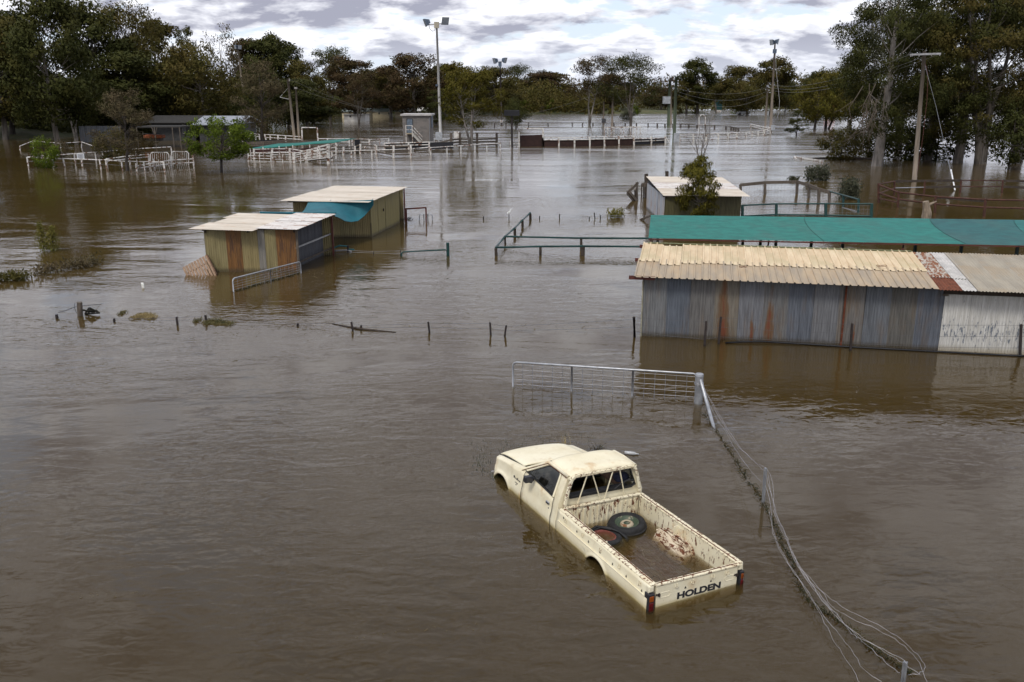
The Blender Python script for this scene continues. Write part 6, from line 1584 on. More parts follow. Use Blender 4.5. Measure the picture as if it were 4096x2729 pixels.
root, bj, tj = pole('power_pole', 'timber pole with crossarm between the two arena gums', c4b(896, 1130), c4b(907, 785), 0.24, 0.17, POLEW)
obj('cross_arm', MB().bar(A(*c4b(872, 792), bj.y), A(*c4b(945, 790), bj.y), .14, .16), TIMBER, root)
root, bk, tk = pole('short_pole', 'short grey pole with meter box left of the crossarm pole', c4b(818, 1130), c4b(824, 908), 0.22, 0.17, POLEW)
obj('meter_box', MB().box(A(*c4b(822, 1082), bk.y - .3), (.9, .4, .9)), mat('frame_dark', (.06, .06, .065), .7), root)
root, bl_, tl_ = pole('power_pole', 'slim brown pole left of the tan floodlight mast', (3060, 520), (3072, 330), 0.22, 0.15, POLEW)
obj('band', MB().tube([tl_ - Vector((0, 0, .8)), tl_ - Vector((0, 0, .5))], .24, 8), PIPE, root)
root, bm, tm = pole('power_pole', 'leaning timber pole in the cattle yards, nearer of two', c3(398, 1240), c3(338, 705), 0.24, 0.16, POLEW)
obj('stay_arm', MB().bar(A(*c3(268, 872), bm.y), A(*c3(352, 890), bm.y), .08, .08).bar(A(*c3(268, 872), bm.y), A(*c3(340, 790), bm.y), .04, .04), POLEM, root)
obj('insulator', MB().tube([tm + Vector((.25, 0, -.4)), tm + Vector((.25, 0, 0))], .1, 6), INSUL, root)
root, bn, tn = pole('power_pole', 'leaning timber pole in the cattle yards, farther of two', c3(436, 1195), c3(410, 790), 0.22, 0.15, POLEW)
obj('cap', MB().box(tn, (.5, .3, .3)), INSUL, root)
def power_line(label, a, b, sag, r=0.02, m=WIRE, n=14):
    pts = []
    for k in range(n + 1):
        f = k / n; p = Vector(a).lerp(Vector(b), f); p.z -= sag * 4 * f * (1 - f); pts.append(p)
    single('power_line', MB().tube(pts, r, 4), m, label, 'power line', loc=a)
LINE = mat('line_wire', (.16, .155, .14), .5, .2, 4, metal=.4)
power_line('upper power line from the wide crossarm to the slim brown pole', arm_l, tl_ - Vector((0, 0, .3)), 1.2, .016, LINE)
power_line('middle power line from the wide crossarm to the slim brown pole', arm_l.lerp(arm_r, .7), tl_ - Vector((0, 0, .8)), 1.4, .016, LINE)
power_line('lowest power line from the wide crossarm to the slim brown pole', arm_r, tl_ - Vector((0, 0, 1.3)), 1.5, .016, LINE)
for i in range(3): power_line(('upper', 'middle', 'lower')[i] + ' line between the switch-box pole and the slim brown pole', tg_ - Vector((0, 0, 1.6 + i * .35)), tl_ - Vector((0, 0, .9 + i * .7)), 1.0 + .5 * i, .016, LINE)
power_line('sagging line from the crossarm pole to the transformer pole', tj - Vector((-.8, 0, .3)), th - Vector((0, 0, 3.5)), 3.2, .018, LINE)
power_line('lower sagging line from the crossarm pole to the switch-box pole', tj - Vector((-.5, 0, .6)), tg_ - Vector((0, 0, 2.4)), 4.0, .018, LINE)
power_line('long line from the farther yard pole to the crossarm pole', tn, tj - Vector((1.2, 0, .3)), 6.0, .018, LINE)
power_line('long line from the nearer yard pole toward the short grey pole', tm, tk, 6.5, .018, LINE)

# ------------------------------------------------------------------ foliage
def leaf_mesh(name, P, size, rng, droop=0.6, aspect=0.38, nrm=None):
    """one rhombus leaf spray at each point of P"""
    n = len(P)
    d = rng.normal(size=(n, 3)); d[:, 2] -= droop; d /= np.linalg.norm(d, axis=1)[:, None]
    e = np.cross(d, rng.normal(size=(n, 3))); e /= np.linalg.norm(e, axis=1)[:, None] + 1e-9
    L = (size * rng.uniform(0.6, 1.5, n))[:, None]
    if nrm is not None:      # face every spray out of its clump
        e *= np.where((np.cross(d, e) * nrm).sum(1) < 0, 1.0, -1.0)[:, None]
    V = np.empty((n, 4, 3), np.float32)
    V[:, 0] = P - d * L * 0.5; V[:, 1] = P + e * L * aspect * 0.5; V[:, 2] = P + d * L * 0.5; V[:, 3] = P - e * L * aspect * 0.5
    me = bpy.data.meshes.new(name)
    me.vertices.add(n * 4); me.vertices.foreach_set("co", V.reshape(-1))
    me.loops.add(n * 4); me.loops.foreach_set("vertex_index", np.arange(n * 4, dtype=np.int32))
    me.polygons.add(n); me.polygons.foreach_set("loop_start", np.arange(0, n * 4, 4, dtype=np.int32))
    me.polygons.foreach_set("loop_total", np.full(n, 4, dtype=np.int32))
    me.update(calc_edges=True)
    if nrm is not None:
        me.polygons.foreach_set("use_smooth", np.ones(n, dtype=bool))
        me.normals_split_custom_set_from_vertices(np.repeat(nrm, 4, axis=0).astype(np.float32))
    return me
def leafmat(name, c1, c2, c3):
    t = NT(name)
    g = t.n('ShaderNodeNewGeometry'); r = g.outputs['Random Per Island']
    c = t.mix(t.mapr(r, 0, 1, smooth=False), c1, c2)
    c = t.mix(t.mapr(t.noise(0.35, 4, 0.6), 0.42, 0.66), c, c3)
    t.fin(c, 0.7, 0, 0.12)
    tr = t.n('ShaderNodeBsdfTranslucent'); t.put(c, tr.inputs[0])
    mx = t.n('ShaderNodeMixShader'); mx.inputs[0].default_value = 0.22
    t.L.new(t.b.outputs[0], mx.inputs[1]); t.L.new(tr.outputs[0], mx.inputs[2]); t.L.new(mx.outputs[0], t.out.inputs[0])
    return t.m
LEAF = dict(
    green=leafmat('leaf_dark_green', (0.040, 0.048, 0.012), (0.066, 0.070, 0.020), (0.064, 0.062, 0.015)),
    olive=leafmat('leaf_olive', (0.060, 0.057, 0.014), (0.098, 0.086, 0.022), (0.098, 0.074, 0.020)),
    brown=leafmat('leaf_red_brown', (0.062, 0.043, 0.020), (0.102, 0.064, 0.032), (0.070, 0.058, 0.020)),
    yellow=leafmat('leaf_yellow_green', (0.075, 0.075, 0.011), (0.14, 0.12, 0.018), (0.095, 0.075, 0.014)),
    bright=leafmat('leaf_bright_green', (0.065, 0.10, 0.011), (0.17, 0.22, 0.024), (0.08, 0.115, 0.010)),
    dead=leafmat('leaf_dead_brown', (0.085, 0.066, 0.036), (0.15, 0.115, 0.065), (0.09, 0.078, 0.036)),
    weed=leafmat('leaf_weed', (0.11, 0.105, 0.022), (0.21, 0.18, 0.05), (0.12, 0.13, 0.025)),
    grey=leafmat('leaf_grey_green', (0.05, 0.055, 0.035), (0.09, 0.095, 0.06), (0.06, 0.06, 0.03)))
BARK = mat('gum_bark', (0.14, 0.12, 0.10), 0.85, 0.55, 0.8, stretch=(3, 3, 0.5), bump=0.3, bsc=6)
BARKD = mat('dark_bark', (0.055, 0.045, 0.038), 0.9, 0.4, 1.5, stretch=(3, 3, 0.5), bump=0.3, bsc=8)
BARKP = mat('pale_smooth_bark', (0.23, 0.205, 0.18), 0.8, 0.5, 0.7, stretch=(2, 2, 0.6), bump=0.2, bsc=5)
def gen_tree(seed, H=20., W=11., lo=0.3, nclump=34, nleaf=6000, leaf=0.5, tr=0.42, stems=1, shape='gum', clump=0.17, droop=0.6, lean=0.0, spread=0.0, aspect=0.38, flat=0.75):
    """meshes of a trunk with limbs and of a crown of leaf sprays, base at the origin"""
    rng = np.random.default_rng(seed); rn = random.Random(seed)
    mb = MB(); cl = []
    tops = []
    for s in range(stems):
        a = rn.uniform(0, 6.28) if stems > 1 else 0
        sp = spread * W * (0.6 + 0.6 * rn.random()) if stems > 1 else lean * H
        ax = Vector((math.cos(a) * sp, math.sin(a) * sp, 0)) if stems > 1 else Vector((sp, 0, 0))
        top = ax + Vector((rn.uniform(-.05, .05) * H, rn.uniform(-.05, .05) * H, H * rn.uniform(.78, .9)))
        pts = [Vector((ax.x * .05, ax.y * .05, -1.0)), Vector((ax.x * .08, ax.y * .08, 0.2))]
        for k in range(1, 7):
            f = k / 6; p = Vector((0, 0, 0)).lerp(top, f); bend = math.sin(f * math.pi) * 0.03 * H
            pts.append(p + Vector((rn.gauss(0, .5), rn.gauss(0, .5), 0)) * bend * 0.5 + Vector((ax.x, ax.y, 0)) * (f ** 1.2 - f) * 0.3)
        rs = [tr * 1.25, tr * 1.1] + [tr * (1 - 0.85 * k / 6) for k in range(1, 7)]
        if stems > 1: rs = [r * 0.75 for r in rs]
        mb.tube(pts, rs, 7); tops.append(pts)
    for k in range(nclump):
        pts = tops[k % stems]
        if shape == 'gum':
            f = rn.random(); zf = lo + (1 - lo) * (f ** 0.8)
            env = math.sin(math.pi * min(1, max(0.0, (zf - lo * 0.75) / (1.06 - lo * 0.75))) ** 0.85) ** 0.6
            r = W / 2 * env * math.sqrt(rn.uniform(.12, 1))
        elif shape == 'cone':
            zf = lo + (1 - lo) * rn.random(); env = (1 - ((zf - lo) / (1 - lo)) ** 1.5) * .9 + .12; r = W / 2 * env * math.sqrt(rn.random())
        else:   # ball
            zf = lo + (1 - lo) * rn.random(); u = 2 * (zf - lo) / (1 - lo) - 1; r = W / 2 * math.sqrt(max(0.05, 1 - u * u)) * math.sqrt(rn.uniform(.2, 1))
        a = rn.uniform(0, 6.28)
        j = min(6, max(1, int(zf * 5.2))); base = pts[j + 0] if j < len(pts) else pts[-1]
        cx = base.x * 0.8 if stems > 1 else pts[-1].x * zf
        cyy = base.y * 0.8 if stems > 1 else pts[-1].y * zf
        p = Vector((cx + r * math.cos(a), cyy + r * math.sin(a), zf * H - clump * W * .3))
        fi = 1 + min(5.9, zf * 4.9); st = pts[int(fi)].lerp(pts[int(fi) + 1], fi - int(fi))
        mid = st.lerp(p, .55) + Vector((0, 0, -0.02 * H + rn.gauss(0, .02) * H))
        if k % (5 if H > 25 else 3) == 0 or (k % 3 == 1 and H <= 25): mb.tube([st, mid, p], [tr * .20 * (1.15 - zf) + .03, tr * .10, tr * .03], 5, cap=False)
        cl.append((p, clump * W * rn.uniform(.65, 1.3)))
    w = np.array([c[1] ** 2 for c in cl]); w /= w.sum()
    idx = rng.choice(len(cl), nleaf, p=w)
    C = np.array([[*c[0]] for c in cl])[idx]; R = np.array([c[1] for c in cl])[idx][:, None]
    o = rng.normal(size=(nleaf, 3)); o /= np.linalg.norm(o, axis=1)[:, None]; o *= (rng.random(nleaf) ** 0.45)[:, None]
    # ragged sub-tufts inside each clump
    o += 0.22 * np.sin(5 * o[:, [1, 2, 0]] + idx[:, None])
    P = C + o * R * np.array([1, 1, flat])
    cc = np.array([C[:, 0].mean(), C[:, 1].mean(), H * (lo + .45 * (1 - lo))])
    NV = o + 0.5 * (P - cc) / (W * .5) + 0.35 * rng.normal(size=(nleaf, 3)) + np.array([0, 0, .15])
    NV /= np.linalg.norm(NV, axis=1)[:, None]
    tm = bpy.data.meshes.new('trunk'); tm.from_pydata(mb.v, [], mb.f); tm.update(); tm.polygons.foreach_set("use_smooth", [True] * len(tm.polygons))
    return tm, leaf_mesh('crown', P, leaf, rng, droop, aspect, NV)
PROTO = {}
def proto(key, **k):
    PROTO[key] = (gen_tree(**k), k)
proto('gum_a', seed=1, H=20, W=11, lo=.24, nclump=46, nleaf=15000, leaf=.46, aspect=.5)
proto('gum_b', seed=2, H=20, W=10, lo=.28, nclump=36, nleaf=13000, leaf=.46, aspect=.5, lean=.04)
proto('gum_c', seed=3, H=20, W=13, lo=.18, nclump=54, nleaf=19000, leaf=.46, aspect=.5)
proto('gum_d', seed=4, H=20, W=9, lo=.40, nclump=24, nleaf=8000, leaf=.4, lean=-.05)
proto('gum_fork', seed=5, H=20, W=14, lo=.36, nclump=44, nleaf=11000, leaf=.42, stems=3, spread=.16, tr=.34)
proto('gum_open', seed=6, H=20, W=13, lo=.42, nclump=36, nleaf=8000, leaf=.40, stems=2, spread=.13, tr=.33, clump=.13)
proto('sparse', seed=7, H=20, W=15, lo=.25, nclump=50, nleaf=2600, leaf=.5, clump=.12, tr=.36)
proto('round', seed=8, H=10, W=10, lo=.26, nclump=44, nleaf=10000, leaf=.36, shape='ball', tr=.28)
proto('casuarina', seed=9, H=14, W=9.5, lo=.12, nclump=60, nleaf=9000, leaf=.5, shape='cone', tr=.26, clump=.10, droop=.1, aspect=.16)
proto('arena', seed=41, H=20, W=15, lo=.30, nclump=70, nleaf=15000, leaf=.42, stems=3, spread=.17, tr=.4, clump=.105, droop=1.0)
proto('feather', seed=42, H=12, W=9, lo=.16, nclump=60, nleaf=6500, leaf=.5, tr=.24, clump=.11, droop=.1, aspect=.15)
proto('leafy', seed=43, H=8, W=9, lo=.30, nclump=52, nleaf=9000, leaf=.30, shape='ball', tr=.22, clump=.10, stems=3, spread=.16)
proto('bush', seed=10, H=5, W=6, lo=.05, nclump=34, nleaf=3800, leaf=.32, shape='ball', tr=.12, droop=.2)
proto('hedge', seed=12, H=2.0, W=3.4, lo=.05, nclump=16, nleaf=900, leaf=.30, shape='ball', tr=.08, droop=.1)
proto('big_a', seed=21, H=30, W=16, lo=.13, nclump=100, nleaf=52000, leaf=.29, tr=.75, clump=.10, droop=1.2)
proto('big_b', seed=22, H=30, W=19, lo=.08, nclump=120, nleaf=62000, leaf=.29, tr=.6, stems=4, spread=.30, clump=.092, droop=1.2)
proto('big_c', seed=23, H=30, W=15, lo=.10, nclump=80, nleaf=42000, leaf=.29, droop=1.2, tr=.6, stems=2, spread=.15, clump=.13)
def tree(name, label, kind, leafm, bark, base=None, Y=None, px=None, top=None, width=None, rot=None, group=None, zb=None):
    """stand a tree: base = photo pixel of its foot in the water, or px + distance Y; top row and crown width in photo pixels"""
    (tm, cm), k = PROTO[kind]
    if base is not None: b = G(*base)
    else:
        b = Vector((ray(px, 500).x / ray(px, 500).y * Y, Y, 0)); b.z = max(-0.3, ground_h(b.x, b.y)) if zb is None else zb
    H = A(px if px else base[0], top, b.y).z - b.z; sz = H / k['H']; sx = width * b.y / FPX / k['W'] / 1.02
    e = empty(name, b, label, 'bush' if name in ('bush', 'shrub') else 'tree', group)
    e.scale = (sx, sx, sz); e.rotation_euler = (0, 0, rot if rot is not None else random.uniform(0, 6.28))
    for nm, me, m in (('trunk', tm, bark), ('crown', cm, LEAF[leafm])):
        if not me.materials: me.materials.append(m)
        o = bpy.data.objects.new(nm, me); link(o, e)
        o.material_slots[0].link = 'OBJECT'; o.material_slots[0].material = m
    return e
T = tree
# left-hand wood, front to back
T('gum_tree', 'huge dark gum with pale straight trunk, tallest at the left', 'gum_c', 'green', BARK, base=(232, 577), top=-25, width=330, rot=0.4)
T('gum_tree', 'olive gum cut by the left edge of the picture', 'gum_a', 'olive', BARK, px=15, Y=139, top=38, width=300)
T('gum_tree', 'dark gum between the left edge and the huge pale-trunked gum', 'gum_b', 'green', BARK, px=112, Y=152, top=48, width=240)
T('gum_tree', 'dark gum with pale upper limbs, right of the huge gum', 'gum_a', 'green', BARK, px=425, Y=152, top=18, width=290, rot=2)
T('gum_tree', 'tall gum with a pale bare upper branch against the sky', 'gum_fork', 'olive', BARKP, px=555, Y=158, top=24, width=290, rot=1)
T('gum_tree', 'slim gum stepping down right of the tall forked gum', 'gum_b', 'olive', BARK, px=665, Y=170, top=84, width=220)
T('gum_tree', 'rounded yellow-olive gum overhanging the dark sheds', 'round', 'olive', BARK, px=825, Y=152, top=185, width=330, zb=1)
T('gum_tree', 'small-crowned gum sprig poking above the rounded olive gum', 'gum_d', 'green', BARK, px=755, Y=195, top=104, width=110)
T('gum_tree', 'gum with twin pale trunks leaning over the grey iron fence', 'gum_fork', 'green', BARKP, base=(305, 562), top=190, width=260, rot=3)
T('gum_tree', 'low dark gum under the left edge canopy', 'gum_c', 'green', BARKD, px=45, Y=145, top=215, width=330)
T('gum_tree', 'low dark gum filling the shade behind the brown sapling', 'gum_c', 'green', BARKD, px=520, Y=150, top=215, width=360, rot=5)
T('gum_tree', 'low dark gum behind the grey farm shed', 'gum_a', 'olive', BARKD, px=680, Y=160, top=235, width=300)
T('gum_tree', 'thin brown half-bare gum against the sky above the light mast', 'sparse', 'dead', BARKP, px=905, Y=200, top=106, width=190)
T('gum_tree', 'reddish gum crown right of the half-bare brown gum', 'gum_b', 'brown', BARK, px=990, Y=205, top=158, width=170)
T('gum_tree', 'dark gum at the top of the slope before the skyline dip', 'gum_a', 'green', BARK, px=1062, Y=205, top=142, width=190)
T('gum_tree', 'dark gum dropping toward the skyline notch', 'gum_b', 'green', BARK, px=1160, Y=210, top=168, width=190)
T('gum_tree', 'low olive gum at the skyline notch', 'gum_c', 'olive', BARK, px=1228, Y=200, top=248, width=190)
T('casuarina', 'feathery brown casuarina standing in the cattle yards', 'feather', 'dead', BARKD, base=(1049, 570), top=252, width=230, rot=1)
T('gum_tree', 'broad dark understorey gum behind the leaning poles', 'gum_c', 'green', BARKD, px=1180, Y=185, top=320, width=300)
T('gum_tree', 'dark shrubby gum behind the white goalpost frame', 'round', 'green', BARKD, px=1255, Y=215, top=430, width=150, zb=-.3)
T('gum_tree', 'dark gum with airy left side, first after the notch', 'gum_open', 'green', BARK, px=1320, Y=235, top=190, width=210, rot=2)
T('gum_tree', 'rusty brown gum beside the airy dark gum', 'gum_a', 'brown', BARK, px=1425, Y=228, top=228, width=220)
T('gum_tree', 'drooping gum standing in water before the cream cabins', 'gum_open', 'brown', BARK, base=(1434, 516), top=300, width=150)
T('gum_tree', 'gum with forked dark trunk between the cream cabins', 'gum_fork', 'olive', BARKD, base=(1482, 474), top=290, width=180)
T('gum_tree', 'low green gum filling the dip above the cabins', 'gum_c', 'green', BARK, px=1530, Y=265, top=278, width=170)
T('gum_tree', 'pale-trunked gum right of the cream cabins', 'gum_b', 'brown', BARKP, base=(1565, 473), top=265, width=150)
T('gum_tree', 'broad rusty brown gum left of the tallest light mast', 'gum_c', 'brown', BARK, px=1655, Y=245, top=222, width=240, rot=4)
T('gum_tree', 'dark green pine-like tree behind the block hut', 'casuarina', 'green', BARKD, px=1745, Y=200, top=360, width=150)
T('gum_tree', 'small dark gum crown just right of the tallest light mast', 'gum_b', 'green', BARK, px=1785, Y=275, top=258, width=140)
T('gum_tree', 'olive gum behind the arena tree', 'gum_a', 'yellow', BARK, px=1850, Y=255, top=254, width=170)
T('gum_tree', 'slanting pale-limbed gum standing in the drafting yards', 'arena', 'yellow', BARKP, base=(1882, 590), top=283, width=270, rot=.6)
T('gum_tree', 'dark gum behind the thin floodlight mast', 'gum_c', 'olive', BARK, px=1985, Y=290, top=272, width=190)
T('gum_tree', 'twin-tufted dark gum crown right of the thin mast', 'gum_fork', 'green', BARK, px=2080, Y=335, top=262, width=130)
T('gum_tree', 'brown-green gum in the far row, left of the arena gums', 'gum_a', 'brown', BARK, px=2145, Y=330, top=284, width=150)
T('gum_tree', 'olive gum in the far row just left of the arena gums', 'gum_b', 'olive', BARK, px=2225, Y=335, top=292, width=150)
T('small_tree', 'small dark tree in open water beside the speaker pole', 'round', 'green', BARKD, base=(2064, 516), top=398, width=100)
T('gum_tree', 'left one of the two tall arena gums, red-brown crown', 'gum_open', 'brown', BARKP, base=(2356, 502), top=226, width=215, rot=1.3)
T('gum_tree', 'right one of the two tall arena gums, dark drooping crown', 'gum_fork', 'green', BARK, base=(2524, 504), top=226, width=225, rot=.2)
T('bush', 'drooping grey-green bush at the foot of the right arena gum', 'bush', 'grey', BARKD, base=(2506, 480), top=430, width=62)
T('gum_tree', 'dark gum in the far row between the arena gums', 'gum_c', 'brown', BARK, px=2440, Y=330, top=300, width=170)
T('gum_tree', 'low reddish far tree right of the arena gums', 'gum_c', 'brown', BARK, px=2640, Y=345, top=350, width=150)
T('gum_tree', 'dark tall gum right of the transformer pole', 'gum_a', 'green', BARK, base=(2790, 456), top=238, width=150)
T('gum_tree', 'gum trunk cluster left of the dark tall gum', 'gum_b', 'olive', BARK, base=(2745, 456), top=320, width=110)
T('gum_tree', 'small round-headed gum in the gap right of the dark tall gum', 'gum_d', 'green', BARK, px=2862, Y=330, top=288, width=75)
T('gum_tree', 'broad olive gum below the line wires', 'gum_c', 'olive', BARK, px=2955, Y=296, top=268, width=210)
T('gum_tree', 'drooping olive gum with white car beneath', 'round', 'olive', BARK, px=2985, Y=285, top=330, width=170, zb=-.2)
T('gum_tree', 'dark gum behind the tan floodlight mast', 'gum_a', 'olive', BARK, px=3080, Y=300, top=234, width=170)
T('gum_tree', 'low far gum right of the tan floodlight mast', 'gum_c', 'green', BARK, px=3135, Y=330, top=300, width=90)
T('gum_tree', 'grey-green far gum in the gap before the golden trees', 'gum_b', 'grey', BARK, px=3225, Y=400, top=312, width=130)
T('gum_tree', 'far gum behind the golden-green trees', 'gum_a', 'green', BARK, px=3290, Y=340, top=284, width=150)
T('gum_tree', 'far gum touching the left side of the big gums', 'gum_open', 'green', BARK, px=3395, Y=210, top=246, width=180)
T('golden_tree', 'golden-green round tree in the water, leftmost of three', 'round', 'yellow', BARKD, base=(3258, 520), top=322, width=180)
T('golden_tree', 'golden-green round tree in the water, middle and tallest of three', 'round', 'yellow', BARKD, base=(3302, 515), top=288, width=200, rot=2)
T('golden_tree', 'golden-green round tree in the water, nearest the big gums', 'round', 'yellow', BARKD, base=(3400, 505), top=300, width=190, rot=4)
T('small_tree', 'small dark pine-like tree alone in the water', 'casuarina', 'green', BARKD, base=(3185, 545), top=440, width=105)
bb = G(3312, 516); single('leaning_trunk', MB().tube([bb - Vector((0, 0, .3)), A(3335, 470, bb.y), A(3350, 445, bb.y)], .22, 6), BARKD, 'bare leaning trunk between the golden-green trees', 'trunk', loc=bb)
# big gums at the right
T('gum_tree', 'big gum with thick broken trunk, left of the power pole', 'big_a', 'green', BARKP, base=(3508, 664), top=-190, width=430, rot=2.2)
T('gum_tree', 'big gum behind the power pole', 'big_c', 'green', BARK, base=(3705, 640), top=-160, width=480, rot=.5)
T('gum_tree', 'big many-stemmed gum right of the power pole', 'big_b', 'green', BARK, base=(3830, 652), top=-170, width=560, rot=1.0)
T('gum_tree', 'big spreading gum at the right edge, stems leaning right', 'big_b', 'olive', BARK, base=(3925, 655), top=-150, width=620, rot=3.4)
T('gum_tree', 'farther brown-green gum cut by the right edge', 'big_a', 'olive', BARK, px=4090, Y=100, top=-60, width=480, rot=5)
T('gum_tree', 'farther gum showing between the big gum crowns', 'big_c', 'olive', BARK, px=3610, Y=118, top=40, width=420, rot=4)
T('gum_tree', 'airy side crown overhanging the golden trees, left of the big gums', 'gum_open', 'grey', BARKP, base=(3470, 600), top=95, width=240, rot=1)
T('sapling', 'leafy sapling growing round the thick broken gum trunk', 'bush', 'olive', BARKD, base=(3475, 630), top=480, width=170)
T('bush', 'round olive bush standing in water before the big gums', 'bush', 'olive', BARKD, base=(3362, 640), top=508, width=170)
T('bush', 'low dark bush between the big gum trunks', 'bush', 'green', BARKD, base=(3620, 640), top=500, width=240)
T('bush', 'low dark bush behind the power pole guy wire', 'bush', 'green', BARKD, px=3760, Y=98, top=470, width=260)
T('bush', 'low dark bush hanging at the right edge of the picture', 'bush', 'green', BARKD, px=4060, Y=84, top=440, width=200, zb=.8)
# mid-ground trees
T('leafy_tree', 'bright green leafy tree standing in the pens', 'leafy', 'bright', BARKD, base=(884, 690), top=462, width=275, rot=.7)
T('bare_tree', 'thin brown casuarina sapling in the sheep pen, half bare', 'feather', 'dead', BARKD, base=(510, 684), top=368, width=250, rot=2)
T('bush', 'olive leafy skirt on the left of the thin brown casuarina', 'bush', 'olive', BARKD, base=(450, 640), top=520, width=150)
T('shrub', 'small bright green shrub at the left end of the sheep pen', 'bush', 'bright', BARKD, base=(186, 672), top=552, width=120)
T('shrub', 'bare brown shrub just right of the small bright shrub', 'bush', 'dead', BARKD, px=228, Y=100, top=565, width=70, zb=0)
proto('sapling', seed=31, H=4.4, W=2.6, lo=.06, nclump=60, nleaf=8500, leaf=.20, tr=.05, clump=.16, droop=1.6, aspect=.22, shape='gum')
T('gum_sapling', 'young gum with drooping leaves in front of the olive shed', 'sapling', 'yellow', BARK, base=(2795, 905), top=628, width=158)
b = G(2795, 905); rn = random.Random(4); mb = MB(); p0 = A(2800, 680, b.y)
def twig(p, d, l, r, dep):
    q_ = p + d * l; mb.tube([p, p.lerp(q_, .5) + Vector((rn.gauss(0, .03), 0, 0)), q_], [r, r * .8, r * .5], 4, cap=False)
    if dep:
        for k in range(2): twig(p.lerp(q_, rn.uniform(.45, 1)), (d + Vector((rn.gauss(0, .5), rn.gauss(0, .3), rn.uniform(-.1, .3)))).normalized(), l * rn.uniform(.45, .7), r * .55, dep - 1)
for dx in (-.22, .05, .25): twig(p0, Vector((dx, 0, 1)).normalized(), rn.uniform(1.5, 2.0), .035, 3)
single('bare_twigs', mb, mat('grey_twig', (.16, .14, .12), .9), 'bare grey twigs rising above the young gum', 'twigs', loc=p0)
# leaning dead branches on the broken gum
p0 = A(3490, 330, 83); mb = MB(); rn = random.Random(9)
for k in range(16): twig(p0 + Vector((rn.gauss(0, .5), rn.gauss(0, .4), rn.uniform(-3, 0))), Vector((rn.uniform(-.6, .1), 0, -1)).normalized(), rn.uniform(1.2, 2.4), .05, 2)
single('dead_branches', mb, mat('dark_twig', (.10, .08, .06), .9), 'hanging tangle of dead grey branches on the broken gum', 'branches', loc=p0)
# weeds
for i, (x0, x1, by, ty, seed, lb) in enumerate(((178, 158, 1003, 898, 1, 'taller yellow-green weed stalk in open water at the left'), (212, 205, 1003, 910, 2, 'shorter yellow-green weed stalk in open water at the left'))):
    b = G(x0, by); t = A(x1, ty, b.y); rng = np.random.default_rng(seed); f = rng.random(900)
    P = np.array([*b])[None] * (1 - f[:, None]) + np.array([*t])[None] * f[:, None] + rng.normal(size=(900, 3)) * (.12 * (1.1 - f[:, None]) + .05)
    me = leaf_mesh('foliage', P.astype(np.float32) - np.array([*b]), .14, rng, -1.2, .2); me.materials.append(LEAF['weed'])
    e = empty('weed_stalk', b, lb, 'weed'); o = bpy.data.objects.new('foliage', me); link(o, e); obj('stem', MB().tube([b - Vector((0, 0, .3)), t], .025, 5), BARKD, e)
def weed_patch(name, label, pts, n, h, leafm, leaf=.12, seed=1, lean=0):
    rng = np.random.default_rng(seed); c0 = G(*pts[0]); P = []
    for i in range(n):
        f = rng.random() * (len(pts) - 1); k = min(int(f), len(pts) - 2); f -= k
        b = G(pts[k][0] + (pts[k+1][0] - pts[k][0]) * f, pts[k][1] + (pts[k+1][1] - pts[k][1]) * f)
        hh = h * (0.5 + 0.5 * math.sin(i * .37) ** 2); z = rng.random() ** .8 * hh
        P.append((b.x + rng.normal() * .12 + lean * z - c0.x, b.y + rng.normal() * .2 - c0.y, z))
    me = leaf_mesh(name, np.array(P, np.float32), leaf, rng, -.6, .3); me.materials.append(LEAF[leafm])
    o = bpy.data.objects.new(name, me); link(o); o.location = c0
    return tag(o, label, kind='stuff') if name == 'weed_patch' else tag(o, label, 'weeds')
weed_patch('weed_row', 'row of brown weed tips breaking the water at the left', [(140, 1100), (215, 1088), (300, 1072), (345, 1068), (385, 1052)], 900, .45, 'dead', .14, 3)
weed_patch('weed_patch', 'dark weed patch at the left edge of the water', [(-20, 1130), (50, 1118), (95, 1120)], 700, .35, 'olive', .14, 4)
weed_patch('reed_tuft', 'leaning green reed tuft in the water left of the shade cloth', [(2440, 872), (2490, 868)], 420, .55, 'weed', .16, 5)
weed_patch('weed_heap', 'heap of grey-green weeds behind the timber yard', [(3225, 726), (3270, 722), (3310, 724)], 1500, 1.3, 'grey', .22, 6)
weed_patch('weed_heap', 'grey-green shrub growing through the timber yard fence', [(3360, 800), (3400, 792), (3425, 800)], 1600, 1.5, 'grey', .2, 7)
weed_patch('weed_heap', 'small tuft of weed on the timber yard corner', [(3160, 722), (3190, 724)], 250, .4, 'grey', .2, 8)
# clipped bushes and shrubs along the far bank
rn = random.Random(12)
HEDGES = [(2062, 466, 30, 'olive'), (2092, 462, 62, 'bright'), (2118, 470, 26, 'bright'), (2140, 470, 22, 'yellow'), (2170, 466, 26, 'dead'), (2203, 464, 42, 'bright'), (2208, 472, 38, 'yellow'), (2232, 472, 24, 'yellow'), (2258, 470, 26, 'dead'), (2272, 472, 36, 'yellow'), (2290, 472, 20, 'dead'), (2320, 472, 36, 'yellow'), (2340, 472, 18, 'olive'), (2392, 470, 34, 'brown'), (2400, 474, 22, 'dead'), (2425, 472, 28, 'olive'), (2444, 470, 24, 'yellow'), (2470, 472, 28, 'yellow'), (2538, 470, 34, 'bright'), (2552, 474, 22, 'yellow'), (2712, 466, 30, 'olive'), (2780, 462, 26, 'yellow'), (2945, 458, 44, 'bright'), (2975, 460, 30, 'olive')]
ORD = ['first', 'second', 'third', 'fourth', 'fifth', 'sixth', 'seventh', 'eighth', 'ninth', 'tenth', 'eleventh', 'twelfth', 'thirteenth', 'fourteenth', 'fifteenth', 'sixteenth', 'seventeenth', 'eighteenth', 'nineteenth', 'twentieth', 'twenty-first', 'twenty-second', 'twenty-third', 'twenty-fourth']
